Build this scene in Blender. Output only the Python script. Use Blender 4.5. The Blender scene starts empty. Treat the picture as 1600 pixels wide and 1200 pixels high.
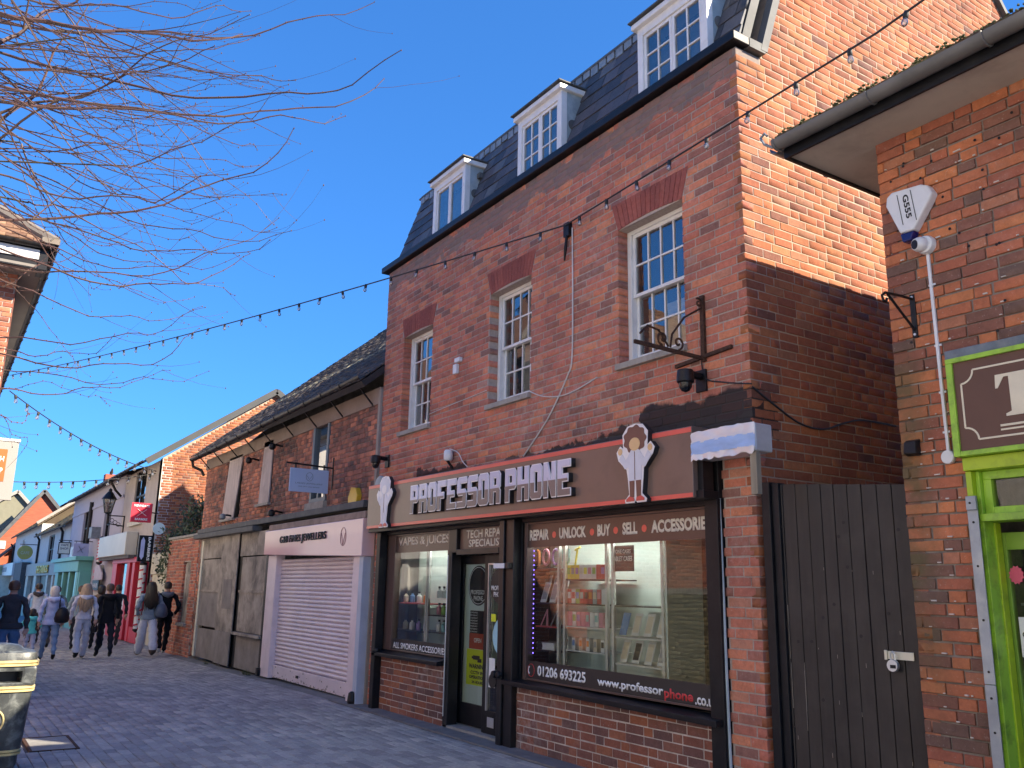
import bpy, bmesh, math, random
import numpy as np
from mathutils import Vector, Matrix

random.seed(7); rng = np.random.default_rng(7)
C = bpy.context.scene.collection
sc = bpy.context.scene
PI = math.pi

# ------------------------------------------------------------------ camera, sky, sun, exposure
CAM_R = Matrix(((0.547, 0.183, 0.817), (0.837, -0.140, -0.529), (0.018, 0.973, -0.229)))
cx = Vector((CAM_R[0][0], CAM_R[1][0], CAM_R[2][0])).normalized()
cz = Vector((CAM_R[0][2], CAM_R[1][2], CAM_R[2][2])); cz = (cz - cz.dot(cx) * cx).normalized()
cy = cz.cross(cx)
CAM = Vector((0, 0, 1.52))
cam_data = bpy.data.cameras.new('camera'); cam = bpy.data.objects.new('camera', cam_data); C.objects.link(cam)
cam.matrix_world = Matrix(((cx.x, cy.x, cz.x, CAM.x), (cx.y, cy.y, cz.y, CAM.y), (cx.z, cy.z, cz.z, CAM.z), (0, 0, 0, 1)))
F_PX = 1366.0
cam_data.sensor_width = 36; cam_data.lens = F_PX / 1600 * 36
cam_data.clip_start = .05; cam_data.clip_end = 2000
sc.camera = cam
SUN = Vector((1, .71, .78)).normalized()
world = bpy.data.worlds.new('World'); sc.world = world; world.use_nodes = True
wn = world.node_tree; wn.nodes.clear()
sky = wn.nodes.new('ShaderNodeTexSky'); sky.sky_type = 'NISHITA'; sky.sun_disc = False
sky.sun_elevation = math.asin(SUN.z); sky.sun_rotation = math.atan2(SUN.x, SUN.y)
sky.air_density = 1.0; sky.dust_density = 0; sky.ozone_density = 3.5; sky.altitude = 50
bgn = wn.nodes.new('ShaderNodeBackground'); bgn.inputs[1].default_value = .15
gam = wn.nodes.new('ShaderNodeGamma'); gam.inputs[1].default_value = .65
tint = wn.nodes.new('ShaderNodeMix'); tint.data_type = 'RGBA'; tint.blend_type = 'MULTIPLY'; tint.inputs[0].default_value = 1; tint.inputs[7].default_value = (.125, .345, .67, 1)
won = wn.nodes.new('ShaderNodeOutputWorld')
wn.links.new(sky.outputs[0], gam.inputs[0]); wn.links.new(gam.outputs[0], tint.inputs[6]); wn.links.new(tint.outputs[2], bgn.inputs[0]); wn.links.new(bgn.outputs[0], won.inputs[0])
sd = bpy.data.lights.new('sun', 'SUN'); sd.energy = 3.1; sd.angle = math.radians(.5); sd.color = (1, .87, .68)
so = bpy.data.objects.new('sun', sd); C.objects.link(so); so.rotation_mode = 'QUATERNION'; so.rotation_quaternion = SUN.to_track_quat('Z', 'Y'); so.location = (20, 15, 20)
sc.view_settings.view_transform = 'Standard'; sc.view_settings.look = 'None'
sc.view_settings.exposure = 2.12; sc.view_settings.gamma = 1; sc.view_settings.use_curve_mapping = False
sc.render.engine = 'CYCLES'
sc.cycles.max_bounces = 8; sc.cycles.transparent_max_bounces = 16
try: sc.cycles.caustics_reflective = False; sc.cycles.caustics_refractive = False
except Exception: pass

def px_of(p):
    d = Vector(p) - CAM
    zc = -d.dot(cz)
    if zc < .1: return None
    return (800 + F_PX * d.dot(cx) / zc, 600 - F_PX * d.dot(cy) / zc)

# ------------------------------------------------------------------ materials
MATS = {}
def _base(name):
    m = bpy.data.materials.new(name); m.use_nodes = True
    nt = m.node_tree; nt.nodes.clear()
    out = nt.nodes.new('ShaderNodeOutputMaterial'); b = nt.nodes.new('ShaderNodeBsdfPrincipled')
    nt.links.new(b.outputs[0], out.inputs[0])
    return m, nt, b, out
def _noise(nt, scale, detail=4, rough=.55, vec=None, dist=0):
    n = nt.nodes.new('ShaderNodeTexNoise'); n.inputs['Scale'].default_value = scale
    n.inputs['Detail'].default_value = detail; n.inputs['Roughness'].default_value = rough
    n.inputs['Distortion'].default_value = dist
    if vec: nt.links.new(vec, n.inputs['Vector'])
    return n
def _ramp(nt, fac, stops, interp='LINEAR'):
    r = nt.nodes.new('ShaderNodeValToRGB'); r.color_ramp.interpolation = interp
    e = r.color_ramp.elements
    while len(e) < len(stops): e.new(.5)
    for i, (p, c) in enumerate(stops):
        e[i].position = p; e[i].color = (*c, 1) if len(c) == 3 else c
    nt.links.new(fac, r.inputs[0]); return r
def _mix(nt, fac, a, b, mode='MIX'):
    x = nt.nodes.new('ShaderNodeMix'); x.data_type = 'RGBA'; x.blend_type = mode
    if isinstance(fac, (int, float)): x.inputs[0].default_value = fac
    else: nt.links.new(fac, x.inputs[0])
    for i, v in ((6, a), (7, b)):
        if isinstance(v, tuple): x.inputs[i].default_value = (*v, 1) if len(v) == 3 else v
        else: nt.links.new(v, x.inputs[i])
    return x.outputs[2]
def _math(nt, op, a, b=None, clamp=False):
    x = nt.nodes.new('ShaderNodeMath'); x.operation = op; x.use_clamp = clamp
    for i, v in ((0, a), (1, b)):
        if v is None: continue
        if isinstance(v, (int, float)): x.inputs[i].default_value = v
        else: nt.links.new(v, x.inputs[i])
    return x.outputs[0]
def _mr(nt, v, a, b, c=0, d=1):
    x = nt.nodes.new('ShaderNodeMapRange'); nt.links.new(v, x.inputs[0])
    for i, q in enumerate((a, b, c, d)): x.inputs[i + 1].default_value = q
    return x.outputs[0]
def _pos(nt): return nt.nodes.new('ShaderNodeNewGeometry').outputs['Position']
def _scalev(nt, vec, s):
    x = nt.nodes.new('ShaderNodeVectorMath'); x.operation = 'MULTIPLY'; nt.links.new(vec, x.inputs[0]); x.inputs[1].default_value = s; return x.outputs[0]
def _bump(nt, b, h, strength=.3, dist=.01):
    x = nt.nodes.new('ShaderNodeBump'); x.inputs['Strength'].default_value = strength; x.inputs['Distance'].default_value = dist
    nt.links.new(h, x.inputs['Height']); nt.links.new(x.outputs[0], b.inputs['Normal']); return x

def mat(name, col, rough=.6, metal=0, var=.12, scale=3, bump=.15, bscale=60, dirt=None, dscale=6, damt=.5, stretch=None, spec=.5):
    """col mottled by noise; dirt: second colour laid on in irregular stains; stretch: anisotropic noise (wood grain, streaks)"""
    if name in MATS: return MATS[name]
    m, nt, b, out = _base(name)
    p = _pos(nt)
    pv = _scalev(nt, p, stretch) if stretch else p
    n = _noise(nt, scale, 5, .6, pv)
    lo = tuple(max(0, c * (1 - var)) for c in col); hi = tuple(min(1, c * (1 + var)) for c in col)
    c = _ramp(nt, n.outputs[0], [(.3, lo), (.7, hi)]).outputs[0]
    if dirt:
        n2 = _noise(nt, dscale, 6, .65, p, .3)
        f = _mr(nt, n2.outputs[0], .48, .7, 0, damt)
        c = _mix(nt, f, c, dirt)
    nt.links.new(c, b.inputs['Base Color'])
    b.inputs['Roughness'].default_value = rough; b.inputs['Metallic'].default_value = metal
    b.inputs['Specular IOR Level'].default_value = spec
    if bump:
        n3 = _noise(nt, bscale, 4, .6, pv); _bump(nt, b, n3.outputs[0], bump, .006)
    MATS[name] = m; return m

def brickmat(name, stops, spots=None, patch=None, patch_amt=.5, soot=None, soot_f=None, green=None, lightamt=.25, rough=.88):
    """stops: ramp over the per-brick 'tone' attribute. patch: pale lime bloom; soot: dark stains"""
    m, nt, b, out = _base(name)
    at = nt.nodes.new('ShaderNodeAttribute'); at.attribute_name = 'tone'
    p = _pos(nt)
    c = _ramp(nt, at.outputs['Fac'], stops).outputs[0]
    n = _noise(nt, 26, 6, .7, p); c = _mix(nt, .55, c, _ramp(nt, n.outputs[0], [(.25, (.55,) * 3), (.75, (1.35,) * 3)]).outputs[0], 'MULTIPLY')
    n = _noise(nt, 1.3, 4, .6, p); c = _mix(nt, .5, c, _ramp(nt, n.outputs[0], [(.3, (.68, .66, .66)), (.7, (1.22, 1.16, 1.12))]).outputs[0], 'MULTIPLY')
    if patch:
        a = _noise(nt, 1.1, 5, .6, p).outputs[0]; d = _noise(nt, 14, 5, .75, p).outputs[0]
        f = _math(nt, 'MULTIPLY', _mr(nt, a, .48, .72), _mr(nt, d, .42, .7))
        c = _mix(nt, _math(nt, 'MULTIPLY', f, patch_amt), c, patch)
        dd = _noise(nt, 60, 3, .6, p).outputs[0]
        c = _mix(nt, _math(nt, 'MULTIPLY', _mr(nt, dd, .62, .75), .45), c, patch)
    if soot:
        a = _noise(nt, .9, 5, .65, p, .5).outputs[0]; d = _noise(nt, 9, 5, .7, p).outputs[0]
        f = _math(nt, 'MULTIPLY', _mr(nt, a, .42, .62), _mr(nt, d, .35, .6, .3, 1))
        c = _mix(nt, _math(nt, 'MULTIPLY', f, lightamt), c, soot)
    if soot_f:                                  # painted or stained bands with ragged edges: (z centre, half height, colour, strength, x range)
        sx = nt.nodes.new('ShaderNodeSeparateXYZ'); nt.links.new(p, sx.inputs[0])
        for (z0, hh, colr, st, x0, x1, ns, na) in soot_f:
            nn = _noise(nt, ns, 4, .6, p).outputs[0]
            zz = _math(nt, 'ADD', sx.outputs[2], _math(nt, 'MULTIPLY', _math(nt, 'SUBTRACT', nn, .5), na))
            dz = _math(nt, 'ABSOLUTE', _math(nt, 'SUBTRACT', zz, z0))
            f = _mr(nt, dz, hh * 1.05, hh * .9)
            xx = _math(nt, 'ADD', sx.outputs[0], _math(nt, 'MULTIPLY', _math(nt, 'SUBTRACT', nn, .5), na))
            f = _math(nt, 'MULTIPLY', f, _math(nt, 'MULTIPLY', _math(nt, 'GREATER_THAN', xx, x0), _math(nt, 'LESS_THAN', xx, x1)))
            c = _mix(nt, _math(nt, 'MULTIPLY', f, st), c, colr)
    if spots:                                  # scattered gum spots and drips
        for (sc_, r_, colr, st) in spots:
            vo = nt.nodes.new('ShaderNodeTexVoronoi'); vo.inputs['Scale'].default_value = sc_; nt.links.new(p, vo.inputs['Vector'])
            c = _mix(nt, _math(nt, 'MULTIPLY', _mr(nt, vo.outputs['Distance'], r_, r_ * .75), st), c, colr)
    if green:
        sx = nt.nodes.new('ShaderNodeSeparateXYZ'); nt.links.new(p, sx.inputs[0])
        nn = _noise(nt, 2.5, 4, .6, p).outputs[0]
        f = _math(nt, 'MULTIPLY', _mr(nt, _math(nt, 'ADD', sx.outputs[0], _math(nt, 'MULTIPLY', nn, .1)), green[0], green[1], 1, 0), _mr(nt, nn, .3, .55))
        zf = _math(nt, 'MULTIPLY', _mr(nt, sx.outputs[2], .7, 1.6), _mr(nt, sx.outputs[2], 3.2, 2.8))
        c = _mix(nt, _math(nt, 'MULTIPLY', _math(nt, 'MULTIPLY', f, zf), .8), c, green[2])
    nt.links.new(c, b.inputs['Base Color']); b.inputs['Roughness'].default_value = rough; b.inputs['Specular IOR Level'].default_value = .25
    h = _noise(nt, 90, 5, .7, p); h2 = _noise(nt, 18, 3, .6, p)
    _bump(nt, b, _math(nt, 'ADD', h.outputs[0], h2.outputs[0]), .45, .006)
    MATS[name] = m; return m

def glassmat(name, tint=(.9, .95, .93), boost=.03, rough=.0, dirt=.04, refl=1.0):
    m = bpy.data.materials.new(name); m.use_nodes = True; nt = m.node_tree; nt.nodes.clear()
    out = nt.nodes.new('ShaderNodeOutputMaterial'); t = nt.nodes.new('ShaderNodeBsdfTransparent'); t.inputs[0].default_value = (*tint, 1)
    g = nt.nodes.new('ShaderNodeBsdfGlossy'); g.inputs['Roughness'].default_value = rough
    fr = nt.nodes.new('ShaderNodeFresnel'); fr.inputs[0].default_value = 1.52
    f = _math(nt, 'ADD', _math(nt, 'MULTIPLY', fr.outputs[0], 1.9 * refl), boost, True)
    mx = nt.nodes.new('ShaderNodeMixShader'); nt.links.new(f, mx.inputs[0]); nt.links.new(t.outputs[0], mx.inputs[1]); nt.links.new(g.outputs[0], mx.inputs[2])
    d = nt.nodes.new('ShaderNodeBsdfDiffuse'); d.inputs[0].default_value = (.5, .5, .5, 1)
    mx2 = nt.nodes.new('ShaderNodeMixShader'); n = _noise(nt, 3, 5, .6, _pos(nt)); nt.links.new(_mr(nt, n.outputs[0], .3, .8, 0, dirt), mx2.inputs[0])
    nt.links.new(mx.outputs[0], mx2.inputs[1]); nt.links.new(d.outputs[0], mx2.inputs[2]); nt.links.new(mx2.outputs[0], out.inputs[0])
    n2 = _noise(nt, 1.6, 2, .5, _pos(nt)); bp = nt.nodes.new('ShaderNodeBump'); bp.inputs['Strength'].default_value = .06; bp.inputs['Distance'].default_value = .02
    nt.links.new(n2.outputs[0], bp.inputs['Height']); nt.links.new(bp.outputs[0], g.inputs['Normal'])
    MATS[name] = m; return m

# ------------------------------------------------------------------ mesh builder
class MB:
    def __init__(s): s.v = []; s.f = []; s.m = []
    def add(s, vs, fs, m=0):
        o = len(s.v); s.v.extend([tuple(v) for v in vs]); s.f.extend([tuple(i + o for i in f) for f in fs]); s.m.extend([m] * len(fs)); return s
    def hexa(s, a, m=0):     # 8 points: bottom 4 (ccw), top 4
        return s.add(a, [(0, 3, 2, 1), (4, 5, 6, 7), (0, 1, 5, 4), (1, 2, 6, 5), (2, 3, 7, 6), (3, 0, 4, 7)], m)
    def box(s, x0, x1, y0, y1, z0, z1, m=0):
        return s.hexa([(x0, y0, z0), (x1, y0, z0), (x1, y1, z0), (x0, y1, z0), (x0, y0, z1), (x1, y0, z1), (x1, y1, z1), (x0, y1, z1)], m)
    def bar(s, a, b, w, h, m=0, up=(0, 0, 1)):
        a = Vector(a); b = Vector(b); d = (b - a).normalized(); u = Vector(up)
        if abs(d.dot(u)) > .95: u = Vector((0, 1, 0))
        x = d.cross(u).normalized(); y = x.cross(d).normalized()
        q = [x * sx * w / 2 + y * sy * h / 2 for sx, sy in ((-1, -1), (1, -1), (1, 1), (-1, 1))]
        return s.hexa([a + k for k in q] + [b + k for k in q], m)
    def tube(s, pts, r, n=8, m=0, cap=True, sy=1):
        pts = [Vector(p) for p in pts]
        rs = list(r) if hasattr(r, '__len__') else [r] * len(pts)
        vs = []; up = Vector((0, 0, 1)); prev = None
        for i, p in enumerate(pts):
            d = (pts[min(i + 1, len(pts) - 1)] - pts[max(i - 1, 0)])
            d = d.normalized() if d.length > 1e-9 else Vector((0, 0, 1))
            if prev is None:
                x = d.cross(up if abs(d.z) < .9 else Vector((1, 0, 0))).normalized()
            else:
                x = (prev - d * prev.dot(d)); x = x.normalized() if x.length > 1e-6 else d.orthogonal().normalized()
            y = d.cross(x); prev = x
            for k in range(n):
                a = 2 * PI * k / n; vs.append(p + (x * math.cos(a) + y * math.sin(a) * sy) * rs[i])
        fs = [(i * n + k, i * n + (k + 1) % n, (i + 1) * n + (k + 1) % n, (i + 1) * n + k) for i in range(len(pts) - 1) for k in range(n)]
        if cap: fs += [tuple(reversed(range(n))), tuple((len(pts) - 1) * n + k for k in range(n))]
        return s.add(vs, fs, m)
    def lathe(s, c, prof, n=20, m=0, axis='z', sq=0):
        vs = []
        for (r, h) in prof:
            for k in range(n):
                a = 2 * PI * k / n; ca, sa = math.cos(a), math.sin(a)
                if sq: e = (abs(ca) ** sq + abs(sa) ** sq) ** (-1 / sq); ca *= e; sa *= e
                q = {'z': (ca * r, sa * r, h), 'y': (ca * r, h, sa * r), 'x': (h, ca * r, sa * r)}[axis]
                vs.append((c[0] + q[0], c[1] + q[1], c[2] + q[2]))
        fs = [(i * n + k, i * n + (k + 1) % n, (i + 1) * n + (k + 1) % n, (i + 1) * n + k) for i in range(len(prof) - 1) for k in range(n)]
        fs += [tuple(reversed(range(n))), tuple((len(prof) - 1) * n + k for k in range(n))]
        return s.add(vs, fs, m)
    def prism(s, poly, O, U, V, W, d, m=0, ms=None):   # polygon in (u,v), extruded from O along W by d
        O = Vector(O); U = Vector(U); V = Vector(V); W = Vector(W); n = len(poly)
        a = [O + U * p[0] + V * p[1] for p in poly]; b = [q + W * d for q in a]
        s.add(a + b, [tuple(range(n)), tuple(reversed(range(n, 2 * n)))], m)
        o = len(s.v) - 2 * n
        for i in range(n): s.f.append((o + i, o + (i + 1) % n, o + n + (i + 1) % n, o + n + i)); s.m.append(m if ms is None else ms)
        return s
    def quad(s, a, b, c, d, m=0): return s.add([a, b, c, d], [(0, 1, 2, 3)], m)
    def build(s, name, mats, parent=None, smooth=False, bev=0, fix=True):
        me = bpy.data.meshes.new(name); me.from_pydata(s.v, [], s.f)
        for q in (mats if isinstance(mats, (list, tuple)) else [mats]): me.materials.append(q)
        if any(s.m): me.polygons.foreach_set('material_index', s.m)
        if fix:
            bm = bmesh.new(); bm.from_mesh(me); bmesh.ops.recalc_face_normals(bm, faces=bm.faces); bm.to_mesh(me); bm.free()
        if smooth:
            me.shade_smooth()
            try: me.set_sharp_from_angle(angle=math.radians(40))
            except Exception: pass
        me.update()
        o = bpy.data.objects.new(name, me); C.objects.link(o)
        if parent: par(o, parent)
        if bev:
            md = o.modifiers.new('edge', 'BEVEL'); md.width = bev; md.segments = 2; md.limit_method = 'ANGLE'; md.angle_limit = math.radians(35)
        return o
WM = {}
def wm(o): return WM.get(o.name, Matrix.Identity(4))
def par(o, parent):
    o.parent = parent; o.matrix_parent_inverse = wm(parent).inverted()
def tag(o, label=None, cat=None, group=None, kind=None):
    if label: o['label'] = label
    if cat: o['category'] = cat
    if group: o['group'] = group
    if kind: o['kind'] = kind
    return o
def thing(name, label, cat, loc, group=None):
    o = bpy.data.objects.new(name, None); C.objects.link(o); o.location = loc; o.empty_display_size = .2
    WM[o.name] = Matrix.Translation(loc)
    return tag(o, label, cat, group)
def text(s, name, m, O, U, V, W=None, H=None, parent=None, ext=.001, bold=0, align='LEFT', size=1.0, label=None):
    """flat lettering lying in the plane U (reading direction), V (up); fitted into W x H metres"""
    cu = bpy.data.curves.new(name, 'FONT'); cu.body = s; cu.size = 1; cu.extrude = 0; cu.offset = bold; cu.align_x = 'LEFT'; cu.resolution_u = 3
    tmp = bpy.data.objects.new(name, cu); C.objects.link(tmp); bpy.context.view_layer.update()
    me = bpy.data.meshes.new_from_object(tmp.evaluated_get(bpy.context.evaluated_depsgraph_get()))
    bpy.data.objects.remove(tmp); 
    co = np.array([v.co[:] for v in me.vertices]); mn = co.min(0); mx = co.max(0)
    sxx = W / (mx[0] - mn[0]) if W else H / (mx[1] - mn[1])
    syy = H / (mx[1] - mn[1]) if H else sxx
    U = Vector(U).normalized(); V = Vector(V).normalized(); N = U.cross(V); O = Vector(O)
    for v in me.vertices:
        v.co = O + U * ((v.co.x - mn[0]) * sxx) + V * ((v.co.y - mn[1]) * syy)
    if ext:
        bm = bmesh.new(); bm.from_mesh(me); g = bmesh.ops.extrude_face_region(bm, geom=bm.faces[:])
        bmesh.ops.translate(bm, vec=N * ext, verts=[e for e in g['geom'] if isinstance(e, bmesh.types.BMVert)]); bm.to_mesh(me); bm.free()
    me.materials.clear(); me.materials.append(m); me.name = name
    o = bpy.data.objects.new(name, me); C.objects.link(o)
    if parent: par(o, parent)
    if label: o['label'] = label
    return o

# ------------------------------------------------------------------ bricks, tiles, slates: laid one by one
VAR = {}
def unit_piece(kind, mname, mt, i):
    """shared mesh of one brick/tile: x -.5...5, y 0 (face) ..1 (into the wall), z -.5...5"""
    key = (kind, mname, i)
    if key in VAR: return VAR[key]
    r = random.Random(hash((kind, i)) & 0xffff)
    j = (lambda a: r.uniform(-a, a))
    cxx, czz, cd = {'brick': (.014, .04, .03), 'tile': (.01, .01, .1), 'paver': (.02, .04, .06), 'slate': (.006, .006, .1)}[kind]
    lo = -.35 if kind == 'tile' else (-.6 if kind == 'slate' else 0)
    q = [(-.5, -.5), (.5, -.5), (.5, .5), (-.5, .5)]
    back = [(x, 1, z) for x, z in q]
    mid = [(x + j(.008), cd + (lo if z < 0 else 0), z + j(.02)) for x, z in q]
    fr = [(x * (1 - 2 * cxx) + j(.006), (lo if z < 0 else 0) + j(.012), z * (1 - 2 * czz) + j(.02)) for x, z in q]
    vs = back + mid + fr
    fs = []
    for a in (0, 4):
        for k in range(4): fs.append((a + k, a + (k + 1) % 4, a + 4 + (k + 1) % 4, a + 4 + k))
    fs.append((8, 9, 10, 11))
    me = bpy.data.meshes.new(kind); me.from_pydata(vs, [], fs); me.materials.append(mt)
    bm = bmesh.new(); bm.from_mesh(me); bmesh.ops.recalc_face_normals(bm, faces=bm.faces)
    f = max(bm.faces, key=lambda f: -f.calc_center_median().y)
    if f.normal.y > 0: bmesh.ops.reverse_faces(bm, faces=bm.faces[:])
    bm.to_mesh(me); bm.free()
    a = me.attributes.new('tone', 'FLOAT', 'POINT'); a.data.foreach_set('value', [(i + .5) / NV] * len(vs))
    VAR[key] = me; return me
NV = 14
class Frame:
    def __init__(s, O, U, V, N): s.O = Vector(O); s.U = Vector(U).normalized(); s.V = Vector(V).normalized(); s.N = Vector(N).normalized()
    def pt(s, u, v, n=0): return s.O + s.U * u + s.V * v + s.N * n
def lay(u0, u1, v0, v1, course, lens, joint, blocks=(), rowoff=None, jit=.004, seed=1, minlen=.035):
    """rows of pieces; blocks: functions v -> list of blocked (a,b)"""
    r = random.Random(seed); out = []
    nrow = int(round((v1 - v0) / course)); 
    for k in range(nrow):
        va = v0 + k * course; vb = va + course - joint; vm = (va + vb) / 2
        bl = sorted(sum((list(b(vm)) for b in blocks), []))
        free = []; c = u0
        for a, b in bl:
            if a > c: free.append((c, min(a, u1)))
            c = max(c, b)
            if c >= u1: break
        if c < u1: free.append((c, u1))
        pat = lens[k % len(lens)]; per = sum(pat) + joint * len(pat)
        off = rowoff[k % len(rowoff)] if rowoff else 0
        start = u0 - per * 2 + off; cuts = []; x = start; i = 0
        while x < u1 + .01:
            L = pat[i % len(pat)]; cuts.append((x, x + L)); x += L + joint; i += 1
        for fa, fb in free:
            for a, b in cuts:
                A = max(a, fa); B = min(b, fb)
                if B - A > minlen:
                    out.append((A + r.uniform(-1, 1) * jit * .5, B + r.uniform(-1, 1) * jit * .5, va + r.uniform(-1, 1) * jit * .4, vb + r.uniform(-1, 1) * jit * .4))
    return out
PIECES = []   # (thing name, area, frame, piece, ...)
def collect(owner, part, fr, pieces, mt, kind, depth=.1, proud=.004, hide=None, dens=None, indiv=True, name=None, tonef=None):
    nrm = fr.N
    for (a, b, c, d) in pieces:
        ctr = fr.pt((a + b) / 2, (c + d) / 2)
        area = 0
        if indiv and (CAM - ctr).dot(nrm) > 0:
            q = [px_of(fr.pt(u, v)) for u, v in ((a, c), (b, c), (b, d), (a, d))]
            if all(q) and all(-5 < k[0] < 1605 and -5 < k[1] < 1205 for k in q):
                area = abs(sum(q[i][0] * q[(i + 1) % 4][1] - q[(i + 1) % 4][0] * q[i][1] for i in range(4))) / 2
                if hide and hide(ctr): area = 0
        PIECES.append([owner, part, fr, (a, b, c, d), mt, kind, depth, random.uniform(0, proud), area, name or kind, tonef(ctr) if tonef else None])
def finish_pieces(limit=300):
    byown = {}
    for p in PIECES: byown.setdefault((p[0], p[9]), []).append(p)
    for (own, nm), ps in byown.items():
        ps.sort(key=lambda p: -p[8])
        ind = [p for p in ps[:limit] if p[8] > 60]
        rest = ps[len(ind):]
        for p in ind:
            _, part, fr, (a, b, c, d), mt, kind, dep, pr, area, name, tn = p
            i = random.randrange(NV) if tn is None else min(NV - 1, int(tn * NV))
            me = unit_piece(kind, mt.name, mt, i)
            o = bpy.data.objects.new(name, me); C.objects.link(o)
            W = -fr.N; ctr = fr.pt((a + b) / 2, (c + d) / 2, pr)
            o.parent = part; L = b - a; Hh = d - c
            M = Matrix(((fr.U.x * L, W.x * dep, fr.V.x * Hh, ctr.x), (fr.U.y * L, W.y * dep, fr.V.y * Hh, ctr.y), (fr.U.z * L, W.z * dep, fr.V.z * Hh, ctr.z), (0, 0, 0, 1)))
            inv = wm(part).inverted() if part.name in WM else Matrix.Identity(4)
            if part.name not in WM and part.parent is not None: inv = Matrix.Identity(4)
            o.matrix_basis = inv @ M
        groups = {}
        for p in rest: groups.setdefault((p[1].name, p[4].name), []).append(p)
        for key, gp in groups.items():
            n = len(gp)
            cxy = {'brick': (.003, .003, .003), 'tile': (.002, .002, .003), 'paver': (.004, .004, .004), 'slate': (.002, .002, .003)}
            V = np.zeros((n, 12, 3)); tone = np.zeros((n, 12))
            for i, (_, part, fr, (a, b, c, d), mt, kind, dep, pr, area, name, tn) in enumerate(gp):
                g = cxy[kind][0]; lo = {'tile': .35, 'slate': .6}.get(kind, 0) * dep
                O = np.array(fr.O); U = np.array(fr.U); Vv = np.array(fr.V); N = np.array(fr.N)
                uv = np.array([(a, c), (b, c), (b, d), (a, d)]); inn = np.array([(g, g), (-g, g), (-g, -g), (g, -g)])
                jj = rng.uniform(-.0012, .0012, (8, 3))
                lov = np.array([lo, lo, 0, 0])
                for lev, (uvx, nn) in enumerate(((uv, np.full(4, pr - dep)), (uv, pr - g + lov), (uv + inn, pr + lov))):
                    V[i, lev * 4:lev * 4 + 4] = O + np.outer(uvx[:, 0], U) + np.outer(uvx[:, 1], Vv) + np.outer(nn, N)
                V[i, 4:] += jj
                tone[i] = random.random() if tn is None else tn
            base = np.array([[0, 1, 5, 4], [1, 2, 6, 5], [2, 3, 7, 6], [3, 0, 4, 7], [4, 5, 9, 8], [5, 6, 10, 9], [6, 7, 11, 10], [7, 4, 8, 11], [8, 9, 10, 11]])
            Fa = (base[None] + (np.arange(n) * 12)[:, None, None]).reshape(-1, 4)
            part = gp[0][1]; mt = gp[0][4]; name = gp[0][9]
            me = bpy.data.meshes.new(name + '_courses'); me.vertices.add(n * 12); me.vertices.foreach_set('co', V.reshape(-1))
            me.loops.add(len(Fa) * 4); me.loops.foreach_set('vertex_index', Fa.reshape(-1).astype(np.int32))
            me.polygons.add(len(Fa)); me.polygons.foreach_set('loop_start', np.arange(0, len(Fa) * 4, 4, dtype=np.int32))
            try: me.polygons.foreach_set('loop_total', np.full(len(Fa), 4, dtype=np.int32))
            except Exception: pass
            me.update(calc_edges=True); me.materials.append(mt)
            at = me.attributes.new('tone', 'FLOAT', 'POINT'); at.data.foreach_set('value', tone.reshape(-1))
            o = bpy.data.objects.new({'brick': 'brick_courses', 'roof_tile': 'tile_courses', 'slate': 'slate_courses', 'paver': 'paver_courses'}.get(name, name + '_courses'), me)
            C.objects.link(o); o['kind'] = 'stuff'
            o.parent = part
            if part.name in WM: o.matrix_parent_inverse = wm(part).inverted()
def grid_core(mb, fr, u0, u1, v0, v1, holes, n0, n1, m=0):
    """wall core as boxes around rectangular holes"""
    holes = [(h[0] - .013, h[1] + .013, h[2], h[3]) for h in holes]
    us = sorted({u0, u1, *[h[0] for h in holes], *[h[1] for h in holes]}); us = [u for u in us if u0 <= u <= u1]
    for a, b in zip(us, us[1:]):
        mid = (a + b) / 2; hs = sorted([(h[2], h[3]) for h in holes if h[0] <= mid <= h[1]]); c = v0
        segs = []
        for z0, z1 in hs:
            if z0 > c: segs.append((c, z0))
            c = max(c, z1)
        if c < v1: segs.append((c, v1))
        for z0, z1 in segs:
            q = [fr.pt(u, v, n) for v in (z0, z1) for (u, n) in ((a, n0), (b, n0), (b, n1), (a, n1))]
            mb.hexa(q, m)
X3, Y3, Z3 = (1, 0, 0), (0, 1, 0), (0, 0, 1)
STR = [[.215], [.215]]
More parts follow.
